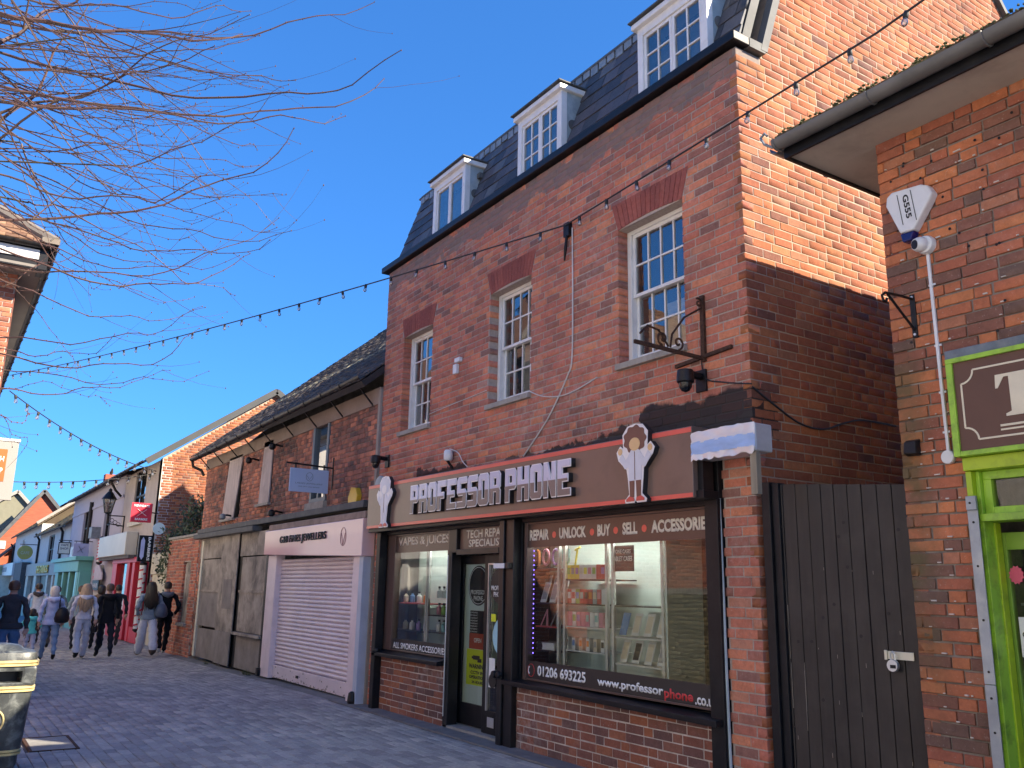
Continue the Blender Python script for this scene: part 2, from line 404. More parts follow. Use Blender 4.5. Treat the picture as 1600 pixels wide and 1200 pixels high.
BR = [(-8.11, -0.43, 6.21, -7.56, 1.81, 6.32, -7.14, 2.91, 7.19, 2), (-7.94, -0.39, 5.91, -6.42, 1.8, 4.92, -5.61, 2.54, 5.57, 2), (-7.19, -0.31, 5.19, -6.79, 1.8, 5.06, -6.6, 2.85, 5.97, 2), (-7.04, -0.28, 4.96, -6.23, 1.74, 4.96, -6.31, 2.36, 5.33, 1.5), (-7.04, -0.15, 4.04, -6.96, 1.4, 4.3, -6.2, 1.94, 4.99, 1.8), (-6.98, -0.21, 4.43, -6.26, 0.83, 3.91, -5.55, 1.27, 4.18, 1.3), (-8.06, -0.32, 5.46, -7.04, 1.26, 4.38, -6.46, 1.95, 4.6, 1), (-8.15, -0.4, 6.03, -7.06, 1.44, 4.12, -6.79, 2.06, 4.45, 1), (-8.01, -0.28, 5.16, -7.35, 1.25, 4.12, -6.4, 2.0, 4.23, 1.2), (-7.45, -0.21, 4.49, -6.92, 1.1, 3.79, -6.07, 1.76, 3.99, 1.2), (-8.06, -0.13, 4.08, -7.8, 1.42, 3.88, -7.35, 2.19, 4.75, 1.4), (-7.2, -0.15, 4.0, -6.56, 1.17, 3.3, -6.81, 1.82, 4.16, 1.3), (-6.41, 0.36, 5.34, -6.26, 1.19, 4.67, -6.21, 1.79, 4.22, 0.8), (-7.98, -0.04, 3.43, -7.28, 0.99, 3.23, -7.11, 1.59, 3.69, 1), (-8.28, -0.03, 3.39, -8.03, 1.39, 3.11, -7.72, 1.74, 3.75, 1.2), (-7.75, -0.13, 3.98, -7.74, 1.0, 3.44, -7.75, 1.68, 3.9, 1), (-8.67, -0.04, 3.54, -8.99, 0.75, 3.44, -8.35, 1.15, 3.67, 1), (-8.7, -0.02, 3.38, -8.11, 1.09, 3.08, -7.95, 1.85, 3.38, 0.9), (-8.06, 0.01, 3.03, -8.1, 0.86, 2.97, -7.89, 1.51, 3.34, 1), (-7.33, 0.04, 2.71, -7.18, 0.28, 2.6, -7.64, 0.53, 2.77, 0.8), (-8.28, -0.08, 3.77, -8.37, 0.44, 4.14, -8.54, 0.96, 4.73, 1), (-7.1, -0.25, 4.74, -6.49, 1.36, 3.57, -7.1, 1.78, 3.9, 0.9), (-7.39, -0.41, 5.93, -6.21, 1.27, 5.14, -6.12, 1.9, 5.43, 1.3), (-7.88, -0.2, 6.57, -7.46, 1.52, 6.0, -7.63, 2.04, 6.14, 1.1), (-6.87, 0.86, 4.67, -6.35, 1.53, 4.92, -5.94, 1.76, 5.18, 0.8), (-7.42, -0.42, 6.06, -7.18, 1.05, 6.17, -7.21, 1.77, 6.68, 1.4), (-6.93, -0.33, 5.3, -5.89, 1.07, 5.06, -5.87, 1.5, 5.52, 1.1), (-7.81, -0.24, 4.8, -7.31, 0.46, 5.42, -6.2, 1.48, 5.88, 1.8), (-7.2, -0.33, 5.32, -6.11, 0.91, 4.91, -5.7, 1.01, 5.18, 1.2), (-7.71, -0.19, 4.44, -7.23, 0.8, 3.66, -7.02, 1.84, 4.2, 1), (-7.57, -0.34, 5.49, -7.69, 0.92, 5.4, -8.12, 1.89, 5.23, 0.9), (-7.07, -0.02, 6.13, -7.57, 0.81, 5.31, -7.05, 1.28, 4.7, 0.8), (-6.98, 0.24, 6.18, -7.77, 0.97, 5.58, -7.5, 1.21, 5.1, 0.7), (-7.45, -0.28, 6.26, -7.83, 0.57, 5.05, -8.04, 1.0, 4.77, 0.8), (-7.68, 0.07, 6.57, -6.97, 1.52, 4.67, -7.41, 1.8, 4.65, 0.7), (-7.92, -0.14, 4.14, -8.17, 0.46, 3.9, -8.22, 0.9, 3.19, 0.7), (-8.84, 0.04, 2.96, -8.14, 0.52, 3.34, -8.28, 1.18, 3.01, 0.6), (-8.6, 0.01, 3.13, -9.1, 0.57, 2.83, -9.47, 0.61, 2.76, 0.6), (-7.07, -0.3, 5.08, -5.94, 1.29, 4.75, -6.48, 1.77, 4.88, 1), (-7.42, -0.28, 5.0, -6.62, 1.09, 4.63, -6.85, 1.88, 4.99, 1), (-7.39, -0.4, 5.88, -6.99, 0.52, 5.73, -6.95, 1.65, 6.15, 3.4), (-7.27, -0.33, 5.36, -7.71, 0.13, 6.11, -7.37, 0.49, 6.49, 3.2), (-7.69, -0.23, 4.74, -7.58, 0.22, 5.35, -7.75, 0.45, 6.46, 2.6), (-8.25, -0.3, 5.32, -8.06, 0.67, 5.81, -7.07, 1.41, 6.04, 2.2), (-6.8, -0.17, 5.88, -7.17, 0.33, 5.25, -6.67, 0.99, 4.41, 1.4), (-7.46, 0.07, 6.42, -7.2, 0.67, 5.55, -6.96, 1.05, 4.76, 1.2), (-7.7, -0.39, 5.84, -7.15, 0.66, 4.73, -7.6, 1.34, 4.27, 1.1), (-7.03, -0.2, 5.25, -7.71, 0.34, 4.47, -8.39, 0.9, 4.24, 1.1), (-8.21, -0.45, 6.12, -7.32, 0.62, 5.72, -6.91, 1.19, 5.73, 1.1), (-7.78, -0.43, 5.83, -7.18, 0.38, 5.23, -7.23, 0.86, 4.85, 1.1), (-6.95, -0.35, 5.12, -7.16, 0.66, 5.56, -6.21, 1.53, 5.33, 1.1), (-7.88, -0.28, 4.9, -7.42, 0.89, 4.97, -7.22, 1.51, 5.32, 0.8), (-6.87, -0.32, 4.94, -6.31, 0.76, 4.6, -6.05, 1.38, 4.25, 1.1), (-7.46, -0.28, 4.74, -7.63, 0.72, 4.01, -6.84, 1.4, 3.93, 1.1), (-7.91, -0.24, 6.07, -7.83, 1.07, 5.97, -7.15, 1.48, 5.91, 0.8), (-6.98, -0.31, 4.89, -7.43, 0.48, 5.34, -7.95, 1.18, 5.78, 0.6), (-7.28, -0.24, 4.43, -6.34, 0.78, 4.04, -5.87, 1.37, 3.73, 0.6), (-7.71, 0.14, 5.02, -7.55, 0.55, 4.15, -7.32, 0.92, 4.18, 1.1), (-7.92, -0.49, 6.27, -7.47, 0.63, 5.87, -7.45, 1.69, 6.52, 0.6), (-7.78, -0.49, 6.28, -7.21, 0.65, 6.16, -6.96, 1.22, 6.69, 0.8), (-6.9, -0.23, 4.93, -7.07, 0.74, 5.15, -6.49, 1.42, 5.11, 1.1), (-7.53, -0.4, 5.63, -6.73, 0.51, 4.76, -6.73, 0.81, 4.95, 0.8), (-8.06, -0.26, 4.66, -7.77, 0.69, 4.23, -7.61, 1.2, 4.47, 0.6), (-6.85, -0.15, 4.71, -6.26, 0.83, 4.29, -6.62, 1.42, 4.67, 0.8), (-7.55, -0.34, 5.18, -7.03, 0.57, 5.24, -6.71, 1.17, 5.51, 0.8), (-8.18, -0.51, 6.49, -8.18, 0.79, 6.33, -7.64, 1.43, 6.5, 1.1), (-7.07, -0.17, 6.01, -7.7, 0.32, 5.74, -7.83, 0.55, 6.03, 0.8), (-6.99, -0.41, 5.55, -6.3, 0.39, 4.55, -6.47, 0.66, 4.91, 0.6), (-7.72, -0.28, 4.77, -7.88, 0.43, 4.42, -7.48, 0.65, 4.39, 0.8), (-7.59, -0.26, 5.83, -7.47, 0.38, 5.54, -7.07, 0.69, 5.54, 0.8), (-8.13, -0.39, 5.64, -7.54, 0.81, 5.5, -6.91, 1.7, 5.76, 1.1), (-6.83, -0.37, 5.28, -6.62, 0.88, 5.44, -6.12, 1.36, 5.74, 0.8), (-6.89, -0.04, 4.32, -7.03, 0.54, 3.57, -7.46, 1.17, 3.97, 0.8), (-8.2, -0.39, 5.62, -7.44, 0.74, 5.34, -7.1, 1.4, 5.51, 0.8), (-6.98, -0.45, 5.87, -6.33, 1.03, 4.92, -5.89, 1.21, 4.99, 0.8), (-7.89, -0.21, 6.5, -7.86, 0.59, 6.37, -8.22, 1.27, 6.36, 0.8), (-7.42, -0.25, 4.47, -7.89, 0.95, 3.85, -8.28, 1.78, 4.13, 0.8), (-8.21, -0.26, 4.72, -8.53, 0.95, 4.49, -8.24, 1.78, 4.65, 0.8), (-7.59, -0.37, 5.79, -6.95, 0.12, 5.37, -6.83, 0.46, 5.19, 0.8), (-8.29, -0.46, 6.13, -7.47, 1.01, 5.71, -6.69, 1.66, 5.6, 0.6), (-7.41, -0.43, 5.8, -6.42, 0.81, 5.23, -6.5, 1.54, 5.02, 0.6), (-6.85, -0.08, 4.99, -6.95, 0.73, 4.85, -6.23, 1.16, 4.81, 0.6), (-7.62, -0.36, 5.31, -7.25, 0.59, 5.43, -6.46, 1.45, 5.59, 0.6), (-7.63, -0.36, 5.3, -7.41, 0.33, 4.64, -8.03, 0.65, 5.04, 0.6), (-7.92, -0.34, 5.74, -7.46, 0.69, 5.18, -7.18, 1.45, 5.39, 0.6), (-7.46, -0.29, 4.77, -7.5, 0.49, 4.86, -7.17, 1.04, 5.17, 1.1), (-8.06, -0.33, 5.19, -8.36, 0.4, 4.27, -8.2, 0.75, 4.52, 0.8), (-8.26, -0.37, 5.76, -7.55, 0.7, 5.14, -7.11, 1.51, 5.41, 1.1), (-7.54, -0.42, 5.77, -7.44, 0.2, 6.06, -7.48, 0.58, 6.34, 0.8), (-7.92, -0.48, 6.2, -7.36, 0.79, 5.81, -7.69, 1.63, 5.69, 1.1), (-8.2, -0.25, 5.21, -7.8, 0.74, 4.77, -7.99, 1.84, 5.15, 1.1), (-7.25, -0.46, 5.96, -6.66, 0.2, 5.86, -7.13, 0.46, 6.38, 0.6), (-7.37, -0.47, 6.07, -7.2, 0.27, 5.75, -7.51, 0.58, 6.15, 0.6), (-6.93, 0.0, 5.97, -7.25, 0.83, 5.81, -7.01, 1.54, 6.17, 0.6), (-8.03, -0.36, 5.36, -8.16, 0.76, 5.79, -7.9, 1.99, 6.07, 0.8), (-8.3, -0.4, 5.69, -7.49, 0.79, 4.34, -6.76, 1.51, 4.51, 1.1), (-7.84, 0.27, 4.57, -8.39, 0.59, 4.81, -7.91, 0.86, 4.66, 1.1), (-7.99, -0.31, 5.05, -7.87, 0.99, 4.47, -7.34, 1.75, 4.66, 0.8), (-7.66, -0.45, 5.96, -7.7, 0.61, 6.18, -7.06, 1.14, 5.8, 0.8), (-7.38, -0.01, 6.03, -6.61, 0.62, 5.84, -6.35, 1.34, 6.0, 0.8), (-8.25, -0.33, 5.21, -7.92, 1.04, 5.17, -8.27, 2.15, 5.28, 0.8), (-6.79, -0.36, 5.2, -6.37, 0.35, 4.41, -6.72, 0.83, 4.78, 1.1), (-8.07, 0.16, 5.05, -8.16, 0.58, 3.89, -7.91, 0.93, 4.02, 0.6), (-7.54, -0.35, 5.26, -7.76, 0.89, 4.51, -7.08, 1.61, 4.72, 1.1)]
# ------------------------------------------------------------------ common materials
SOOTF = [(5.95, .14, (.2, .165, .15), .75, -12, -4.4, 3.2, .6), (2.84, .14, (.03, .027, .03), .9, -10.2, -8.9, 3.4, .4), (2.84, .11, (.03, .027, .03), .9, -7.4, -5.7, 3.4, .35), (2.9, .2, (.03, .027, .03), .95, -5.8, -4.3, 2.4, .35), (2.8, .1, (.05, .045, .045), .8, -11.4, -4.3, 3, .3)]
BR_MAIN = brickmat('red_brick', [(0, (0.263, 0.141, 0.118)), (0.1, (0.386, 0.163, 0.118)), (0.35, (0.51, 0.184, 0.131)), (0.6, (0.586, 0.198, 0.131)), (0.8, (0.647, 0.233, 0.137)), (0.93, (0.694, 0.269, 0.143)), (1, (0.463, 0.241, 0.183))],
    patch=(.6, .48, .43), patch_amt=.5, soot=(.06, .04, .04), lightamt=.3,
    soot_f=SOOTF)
BR_SIDE = brickmat('orange_red_brick', [(0, (0.163, 0.0806, 0.0663)), (0.07, (0.245, 0.0941, 0.0597)), (0.25, (0.343, 0.114, 0.0597)), (0.55, (0.408, 0.141, 0.0663)), (0.85, (0.449, 0.181, 0.0796)), (1, (0.343, 0.161, 0.0998))],
    patch=(.5, .38, .27), patch_amt=.15, soot=(.05, .035, .035), lightamt=.35)
BR_RIGHT = brickmat('right_brick', [(0, (0.176, 0.115, 0.092)), (0.18, (0.275, 0.121, 0.0862)), (0.4, (0.407, 0.138, 0.0862)), (0.7, (0.55, 0.19, 0.092)), (0.9, (0.616, 0.23, 0.0978)), (1, (0.396, 0.184, 0.127))],
    patch=(.6, .52, .44), patch_amt=.15, soot=(.09, .06, .055), lightamt=.25, green=(-3.13, -2.98, (.115, .105, .05)))
BR_OLD = brickmat('old_dark_brick', [(0, (0.16, 0.102, 0.0935)), (0.3, (0.32, 0.145, 0.111)), (0.6, (0.512, 0.204, 0.136)), (0.85, (0.736, 0.289, 0.17)), (1, (0.384, 0.204, 0.17))],
    patch=(.4, .33, .28), patch_amt=.1, soot=(.075, .06, .055), lightamt=.9)
BR_ARCH = brickmat('gauged_arch_brick', [(0, (.28, .085, .07)), (1, (.36, .11, .085))], patch=(.5, .4, .35), patch_amt=.1, soot=(.06, .04, .04), lightamt=.15)
MORT = mat('mortar', (.55, .48, .43), .95, var=.25, scale=9, bump=.5, bscale=120, dirt=(.2, .17, .15), dscale=3)
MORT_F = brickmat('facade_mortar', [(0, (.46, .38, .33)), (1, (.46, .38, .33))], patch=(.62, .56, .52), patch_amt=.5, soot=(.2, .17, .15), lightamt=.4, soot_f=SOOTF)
MORT_L = mat('lime_mortar', (.42, .33, .25), .95, var=.2, scale=9, bump=.5, bscale=120, dirt=(.4, .33, .26), dscale=3, damt=.35)
MORT_D = mat('dark_mortar', (.22, .19, .17), .95, var=.3, scale=9, bump=.5, bscale=120, dirt=(.42, .38, .33), dscale=5, damt=.6)
SLATE = brickmat('blue_grey_slate', [(0, (.045, .05, .062)), (.4, (.075, .08, .095)), (.7, (.1, .095, .11)), (1, (.13, .14, .15))], patch=(.25, .26, .25), patch_amt=.15, rough=.55)
TILE_OLD = brickmat('dark_clay_tile', [(0, (.045, .042, .045)), (.5, (.08, .07, .067)), (.85, (.12, .095, .08)), (1, (.14, .12, .09))], patch=(.3, .29, .2), patch_amt=.3, rough=.85, soot_f=[(5.75, .06, (.5, .46, .3), .55, -21.2, -11, 9, .5), (6.1, .05, (.4, .4, .3), .4, -17, -11, 9, .6)])
TILE_MOSS = brickmat('mossy_clay_tile', [(0, (.1, .075, .05)), (.5, (.17, .125, .08)), (.8, (.2, .17, .09)), (1, (.16, .16, .07))], patch=(.2, .2, .08), patch_amt=.6, rough=.9)
TILE_RED = brickmat('brown_clay_tile', [(0, (.14, .07, .045)), (.5, (.22, .12, .075)), (1, (.3, .19, .12))], patch=(.3, .26, .18), patch_amt=.4, rough=.9)
WHITE = mat('white_gloss_paint', (.78, .77, .75), .35, var=.05, scale=4, bump=.08, dirt=(.5, .47, .42), dscale=5, damt=.35)
CREAM = mat('cream_paint', (.7, .66, .52), .6, var=.08, bump=.1, dirt=(.4, .36, .28), dscale=4)
BLACK = mat('black_paint', (.009, .009, .011), .42, var=.3, scale=6, bump=.12, dirt=(.035, .032, .03), dscale=7, damt=.3, spec=.3)
BLACKM = mat('black_metal', (.02, .02, .022), .45, .6, var=.3, scale=12, bump=.2, dirt=(.08, .05, .035), dscale=14, damt=.4)
RUST = mat('rusty_iron', (.07, .035, .022), .85, .3, var=.5, scale=30, bump=.4, dirt=(.16, .07, .03), dscale=20)
LEADM = mat('lead_flashing', (.22, .25, .27), .55, .3, var=.18, scale=5, bump=.2, bscale=20, dirt=(.42, .46, .48), dscale=4, damt=.6)
LEADD = mat('dark_lead', (.085, .088, .09), .7, .0, var=.2, scale=5, bump=.2, bscale=20, dirt=(.17, .17, .16), dscale=4)
STONE = mat('stone_sill', (.36, .33, .29), .9, var=.15, scale=12, bump=.3, dirt=(.15, .13, .11), dscale=6)
BROWN = mat('brown_sign_panel', (.2, .135, .108), .3, var=.05, scale=2, bump=.0, dirt=(.09, .065, .055), dscale=3, damt=.3)
BROWNF = mat('brown_vinyl', (.115, .072, .06), .3, var=.06, bump=0)
REDST = mat('red_stripe', (.75, .13, .1), .3, var=.06, bump=0)
LETTER = mat('cream_lettering', (.8, .74, .66), .5, var=.04, bump=0)
LETTERW = mat('white_lettering', (.85, .85, .84), .5, var=.03, bump=0)
REDTXT = mat('red_lettering', (.62, .05, .05), .5, var=.03, bump=0)
DARKIN = mat('dark_interior', (.05, .05, .052), .9, var=.3, bump=0)
TEALP = mat('pale_teal_board', (.68, .78, .74), .6, var=.05, bump=0)
ALU = mat('aluminium', (.62, .64, .65), .35, .7, var=.06, bump=.03)
GLS = glassmat('window_glass', boost=.14)
GLSHOP = glassmat('shop_glass', boost=.0, dirt=.015, refl=.95)
BULBG = glassmat('bulb_glass', tint=(.9, .9, .88), boost=.12, dirt=.3)
WIRE = mat('black_cable', (.02, .02, .022), .6, var=.2, bump=0)
WIREW = mat('white_cable', (.62, .6, .57), .5, var=.1, bump=0)
PLAST = mat('white_plastic', (.76, .77, .78), .35, var=.03, bump=.02, dirt=(.5, .5, .48), dscale=9, damt=.25)
CONC = mat('concrete', (.3, .29, .27), .92, var=.2, scale=6, bump=.5, bscale=70, dirt=(.12, .115, .11), dscale=3)

D = 5.13
ORD = 'first second third fourth fifth sixth seventh eighth ninth tenth eleventh twelfth thirteenth fourteenth fifteenth sixteenth seventeenth eighteenth nineteenth twentieth'.split()
# ------------------------------------------------------------------ ground
def gz(x):
    x = -x
    if x < 12: return 0
    if x < 22: return -.1 * (x - 12) / 10
    if x < 35: return -.1 - .05 * (x - 22) / 13
    return -.15 - .012 * (x - 35)
GROUND = mat('street_far', (.30, .305, .33), .88, var=.18, scale=3, bump=.35, bscale=14, dirt=(.24, .24, .26), dscale=1.2, damt=.7)
mb = MB(); xs = [400, 60, 0, -4, -12, -22, -35, -60, -120, -400]
for a, b in zip(xs, xs[1:]):
    mb.quad((a, -400, gz(a) - .02), (a, 400, gz(a) - .02), (b, 400, gz(b) - .02), (b, -400, gz(b) - .02))
g = mb.build('ground', GROUND); g['kind'] = 'structure'
# block paving, each paver laid singly near the camera
PAV = brickmat('grey_paver', spots=[(3.1, .07, (.12, .115, .12), .6), (2.3, .05, (.5, .49, .48), .55), (.55, .16, (.2, .19, .2), .5)], stops=[(0, (0.314, 0.293, 0.29)), (0.4, (0.392, 0.371, 0.365)), (0.75, (0.46, 0.44, 0.421)), (1, (0.549, 0.508, 0.468))], patch=(.26, .25, .24), patch_amt=.25, soot=(.2, .195, .2), lightamt=.4, rough=.75)
mb = MB()
for a, b in ((2, -4), (-4, -12), (-12, -22), (-22, -35)):
    mb.quad((a, -1.5, gz(a) - .012), (a, D - .2, gz(a) - .012), (b, D - .2, gz(b) - .012), (b, -1.5, gz(b) - .012))
PAVBED = mat('paving_sand_joint', (.1, .095, .095), .95, var=.3, bump=.3)
street = mb.build('pavement', PAVBED); street['kind'] = 'structure'
cover_hole = (-10.33, -9.5, 1.0, 1.42)
for (xa, xb) in ((-12, -3.5), (-22, -12), (-35, -22)):
    dz = (gz(xa) - gz(xb)); L = xb - xa; sl = Vector((L, 0, gz(xb) - gz(xa))).normalized()
    fr = Frame((xa, 0, gz(xa)), sl, (0, 1, 0), (0, 0, 1) if xa > -13 else sl.cross(Vector((0, 1, 0))))
    hole = (lambda v: [(cover_hole[0] - xa, cover_hole[1] - xa)] if cover_hole[2] < v < cover_hole[3] else [])
    pc = lay(0, L, -.9 if xa > -13 else .0, D - .28, .104, [[.198]], .006, [hole] if xa > -13 else [], [0, .1], jit=.004, seed=3)
    collect(street, street, fr, pc, PAV, 'paver', .05, .004, name='paver')
mb = MB(); mb.box(-12, -4.4, D - .27, D + .06, -.05, .006)
mb.hexa([(-22, D - .27, -.15), (-12, D - .27, -.05), (-12, D + .06, -.05), (-22, D + .06, -.15), (-22, D - .27, gz(-22) + .006), (-12, D - .27, .006), (-12, D + .06, .006), (-22, D + .06, gz(-22) + .006)])
edge = mb.build('footing_strip', mat('dirty_concrete', (.2, .19, .185), .92, var=.25, scale=5, bump=.5, bscale=70, dirt=(.11, .105, .1), dscale=2.5), None, bev=.004); edge['kind'] = 'structure'
mc = thing('access_cover', 'pale concrete access cover with steel edge set in the paving beside the litter bin', 'manhole cover', (-9.92, 1.2, 0))
mb = MB(); mb.box(-10.3, -9.53, 1.03, 1.39, -.03, .006); mb.build('slab', CONC, mc, bev=.003)
mb = MB()
for q in ((-10.33, -9.5, 1.0, 1.025), (-10.33, -9.5, 1.395, 1.42), (-10.33, -10.305, 1.025, 1.395), (-9.525, -9.5, 1.025, 1.395)): mb.box(*q, -.03, .009)
mb.build('frame', RUST, mc)

# ------------------------------------------------------------------ main brick building
XL, XR = -11.33, -4.52
B = thing('brick_shop_building', 'three storey red brick building with slate mansard roof and three dormers above the phone shop', 'building', (-7.9, 8, 0))
FW = Frame((0, D, 0), X3, Z3, (0, -1, 0))
SW = Frame((XR, 0, 0), Y3, Z3, X3)
WINS = [(-10.715, -9.865), (-8.42, -7.57), (-6.085, -5.21)]
holes = [(a, b, 3.58, 4.92) for a, b in WINS] + [(XL + .2, -4.86, 0, 2.75)]
mb = MB(); grid_core(mb, FW, XL + .003, XR - .003, 0, 6.06, holes, -.3, -.003)
fwall = mb.build('facade_wall', MORT_F, B)
def block(h): return lambda v: [(h[0], h[1])] if h[2] - .004 < v < h[3] else []
def archb(a, b):
    def f(v):
        if 4.92 <= v < 5.195:
            t = (v - 4.92) / .28; return [(a - .012 - t * .085, b + .012 + t * .085)]
        return []
    return f
blocks = [block(h) for h in holes] + [archb(a, b) for a, b in WINS]
pc = lay(XL, XR, 0, 6.075, .075, [[.215], [.215, .215, .1025], [.215], [.215]], .011, blocks, [0, .06, .11, .17], seed=11)
collect('main', fwall, FW, pc, BR_MAIN, 'brick', .13, .003, name='brick')
# side wall: gable profile
def gable_hi(y):   # wall top at depth y
    if y < 5.44: return 6.06
    if y < 5.85: return 6.12 + (y - 5.44) * 2.95
    if y < 8.69: return 7.33 + (y - 5.85) * .75
    return 9.46 - (y - 8.69) * 1.09
poly = [(D + .008, 0), (11.6, 0), (11.6, 6.3), (8.69, 9.44), (5.85, 7.32), (5.44, 6.11), (5.44, 6.05), (D + .008, 6.05)]
mb = MB(); mb.prism([(p[0], p[1]) for p in poly], (XR - .3, 0, 0), Y3, Z3, X3, .297)
swall = mb.build('side_wall', MORT_L, B)
def sblock(v):
    out = []
    ylo = D
    if v > 6.03:
        ylo = 5.44 if v < 6.12 else (5.44 + (v - 6.1) / 2.95 if v < 7.32 else 5.85 + (v - 7.3) / .75)
    yhi = 11.6 if v < 6.3 else 8.69 + (9.44 - v) / 1.09
    out.append((0, ylo)); out.append((yhi, 20)); return out
pc = lay(D, 11.6, 0, 9.4, .075, [[.215], [.215], [.215, .1025], [.215]], .011, [sblock], [0, .11, .03, .14], seed=12)
collect('main', swall, SW, pc, BR_SIDE, 'brick', .08, .003, hide=lambda c: (c.z < 2.3) or c.y > 10, name='brick')
mb = MB(); mb.box(XL, XL + .3, D + .31, 11.6, 0, 6.05).box(XL, XR - .31, 11.3, 11.6, 0, 6.1).box(XL + .3, XR - .31, D + 1.6, D + 1.7, 0, 6.0)
mb.box(XL + .3, XR - .31, D + .31, D + 1.6, 2.95, 3.05)
mb.prism([(D + .008, 6.05), (11.6, 6.05), (8.69, 9.44), (5.85, 7.32), (5.44, 6.11)], (XL, 0, 0), Y3, Z3, X3, .28)
mb.build('inner_wall', DARKIN, B)
# gauged flat arches over the windows
for a, b in WINS:
    m = (a + b) / 2; n = 15
    for i in range(n):
        t0 = i / n; t1 = (i + 1) / n; lo0 = a + (b - a) * t0; lo1 = a + (b - a) * t1; w2 = (b - a) + .18; hi0 = m - w2 / 2 + w2 * t0; hi1 = m - w2 / 2 + w2 * t1
        cam0 = .028 * (1 - (2 * t0 - 1) ** 2); cam1 = .028 * (1 - (2 * t1 - 1) ** 2); g = .0035
        y0, y1 = D - .003 - random.uniform(0, .003), D + .12
        mb = MB(); mb.hexa([(lo0 + g, y0, 4.92 + cam0), (lo1 - g, y0, 4.92 + cam1), (lo1 - g, y1, 4.92 + cam1), (lo0 + g, y1, 4.92 + cam0),
                            (hi0 + g, y0, 5.2), (hi1 - g, y0, 5.2), (hi1 - g, y1, 5.2), (hi0 + g, y1, 5.2)])
        o = mb.build('arch_brick', BR_ARCH, None); at = o.data.attributes.new('tone', 'FLOAT', 'POINT'); at.data.foreach_set('value', [random.random()] * 8)
        o.parent = fwall
    mb = MB(); mb.box(a - .02, b + .02, D - .045, D + .14, 3.52, 3.578); mb.build('window_sill', STONE, B, bev=.006)
# sash windows
BLIND = mat('cream_blind', (.6, .55, .48), .8, var=.08, stretch=(1, 1, 30), bump=.3)
CURT = mat('grey_curtain', (.3, .31, .33), .9, var=.15, stretch=(20, 1, 1), bump=.3)
def sash_window(a, b, z0, z1, kind):
    y = D + .115
    mb = MB(); w = .055
    mb.box(a, a + w, y, y + .11, z0, z1 + .02).box(b - w, b, y, y + .11, z0, z1 + .02).box(a + w, b - w, y, y + .11, z1 - .035, z1 + .02).box(a + w, b - w, y - .01, y + .11, z0, z0 + .045)
    fr = mb.build('window_frame', WHITE, B, bev=.004)
    zm = z0 + (z1 - z0) * .51
    for (s0, s1, yy, nm) in ((zm - .02, z1 - .035, y + .022, 'upper_sash'), (z0 + .045, zm + .018, y + .06, 'lower_sash')):
        xa, xb = a + w + .002, b - w - .002; st = .036; mb = MB()
        mb.box(xa, xa + st, yy, yy + .035, s0, s1).box(xb - st, xb, yy, yy + .035, s0, s1)
        mb.box(xa + st, xb - st, yy, yy + .035, s1 - st, s1).box(xa + st, xb - st, yy, yy + .035, s0, s0 + (.055 if nm == 'lower_sash' else .032))
        zb = s0 + (.055 if nm == 'lower_sash' else .032); zt = s1 - st
        for i in (1, 2, 3):
            x = xa + st + (xb - xa - 2 * st) * i / 4; mb.box(x - .009, x + .009, yy + .004, yy + .03, zb, zt)
        zmid = (zb + zt) / 2
        for i in range(4):
            x0 = xa + st + (xb - xa - 2 * st) * i / 4 + .009 * (i > 0); x1 = xa + st + (xb - xa - 2 * st) * (i + 1) / 4 - .009 * (i < 3)
            mb.box(x0, x1, yy + .005, yy + .029, zmid - .009, zmid + .009)
        sh = mb.build(nm, WHITE, B, bev=.002)
        for i in range(4):
            for k in range(2):
                x0 = xa + st + (xb - xa - 2 * st) * i / 4; x1 = xa + st + (xb - xa - 2 * st) * (i + 1) / 4
                q0 = zb + (zt - zb) * k / 2; q1 = zb + (zt - zb) * (k + 1) / 2; t = random.uniform(-.0022, .0022); t2 = random.uniform(-.0022, .0022)
                g = MB().add([(x0, yy + .017 + t, q0), (x1, yy + .017 - t, q0), (x1, yy + .017 - t + t2, q1), (x0, yy + .017 + t + t2, q1)], [(0, 1, 2, 3)]).build('pane', GLS, None, fix=False); g.parent = sh
    if kind: 
        mb = MB(); n = 26
        for i in range(n):
            z = z0 + .04 + (z1 - z0 - .1) * kind[1] * i / n; mb.box(a + .06 + kind[2], b - .06, y + .17, y + .185, z, z + (z1 - z0) * kind[1] / n * .8)
        mb.build('blind', kind[0], B)
sash_window(WINS[0][0], WINS[0][1], 3.58, 4.92, (CURT, .45, .35))
sash_window(WINS[1][0], WINS[1][1], 3.58, 4.92, (BLIND, .52, .25))
sash_window(WINS[2][0], WINS[2][1], 3.58, 4.92, (BLIND, .42, .3))
# fascia and lead trim
mb = MB(); mb.box(XL - .13, XR + .05, D - .075, D + .12, 6.085, 6.17); mb.build('eaves_fascia', BLACK, B, bev=.008)
mb = MB(); mb.box(XR - .02, XR + .052, D + .121, 5.45, 6.08, 6.165)
mb.hexa([(XR - .03, 5.39, 6.1), (XR + .055, 5.39, 6.1), (XR + .055, 5.47, 6.1), (XR - .03, 5.47, 6.1), (XR - .03, 5.39 + .43, 7.38), (XR + .055, 5.39 + .43, 7.38), (XR + .055, 5.47 + .43, 7.38), (XR - .03, 5.47 + .43, 7.38)])
mb.bar((XR + .01, 5.88, 7.36), (XR + .01, 8.69, 9.5), .09, .06).bar((XR + .01, 8.69, 9.5), (XR + .01, 11.7, 6.22), .09, .06)
mb.build('verge_board', LEADD, B)
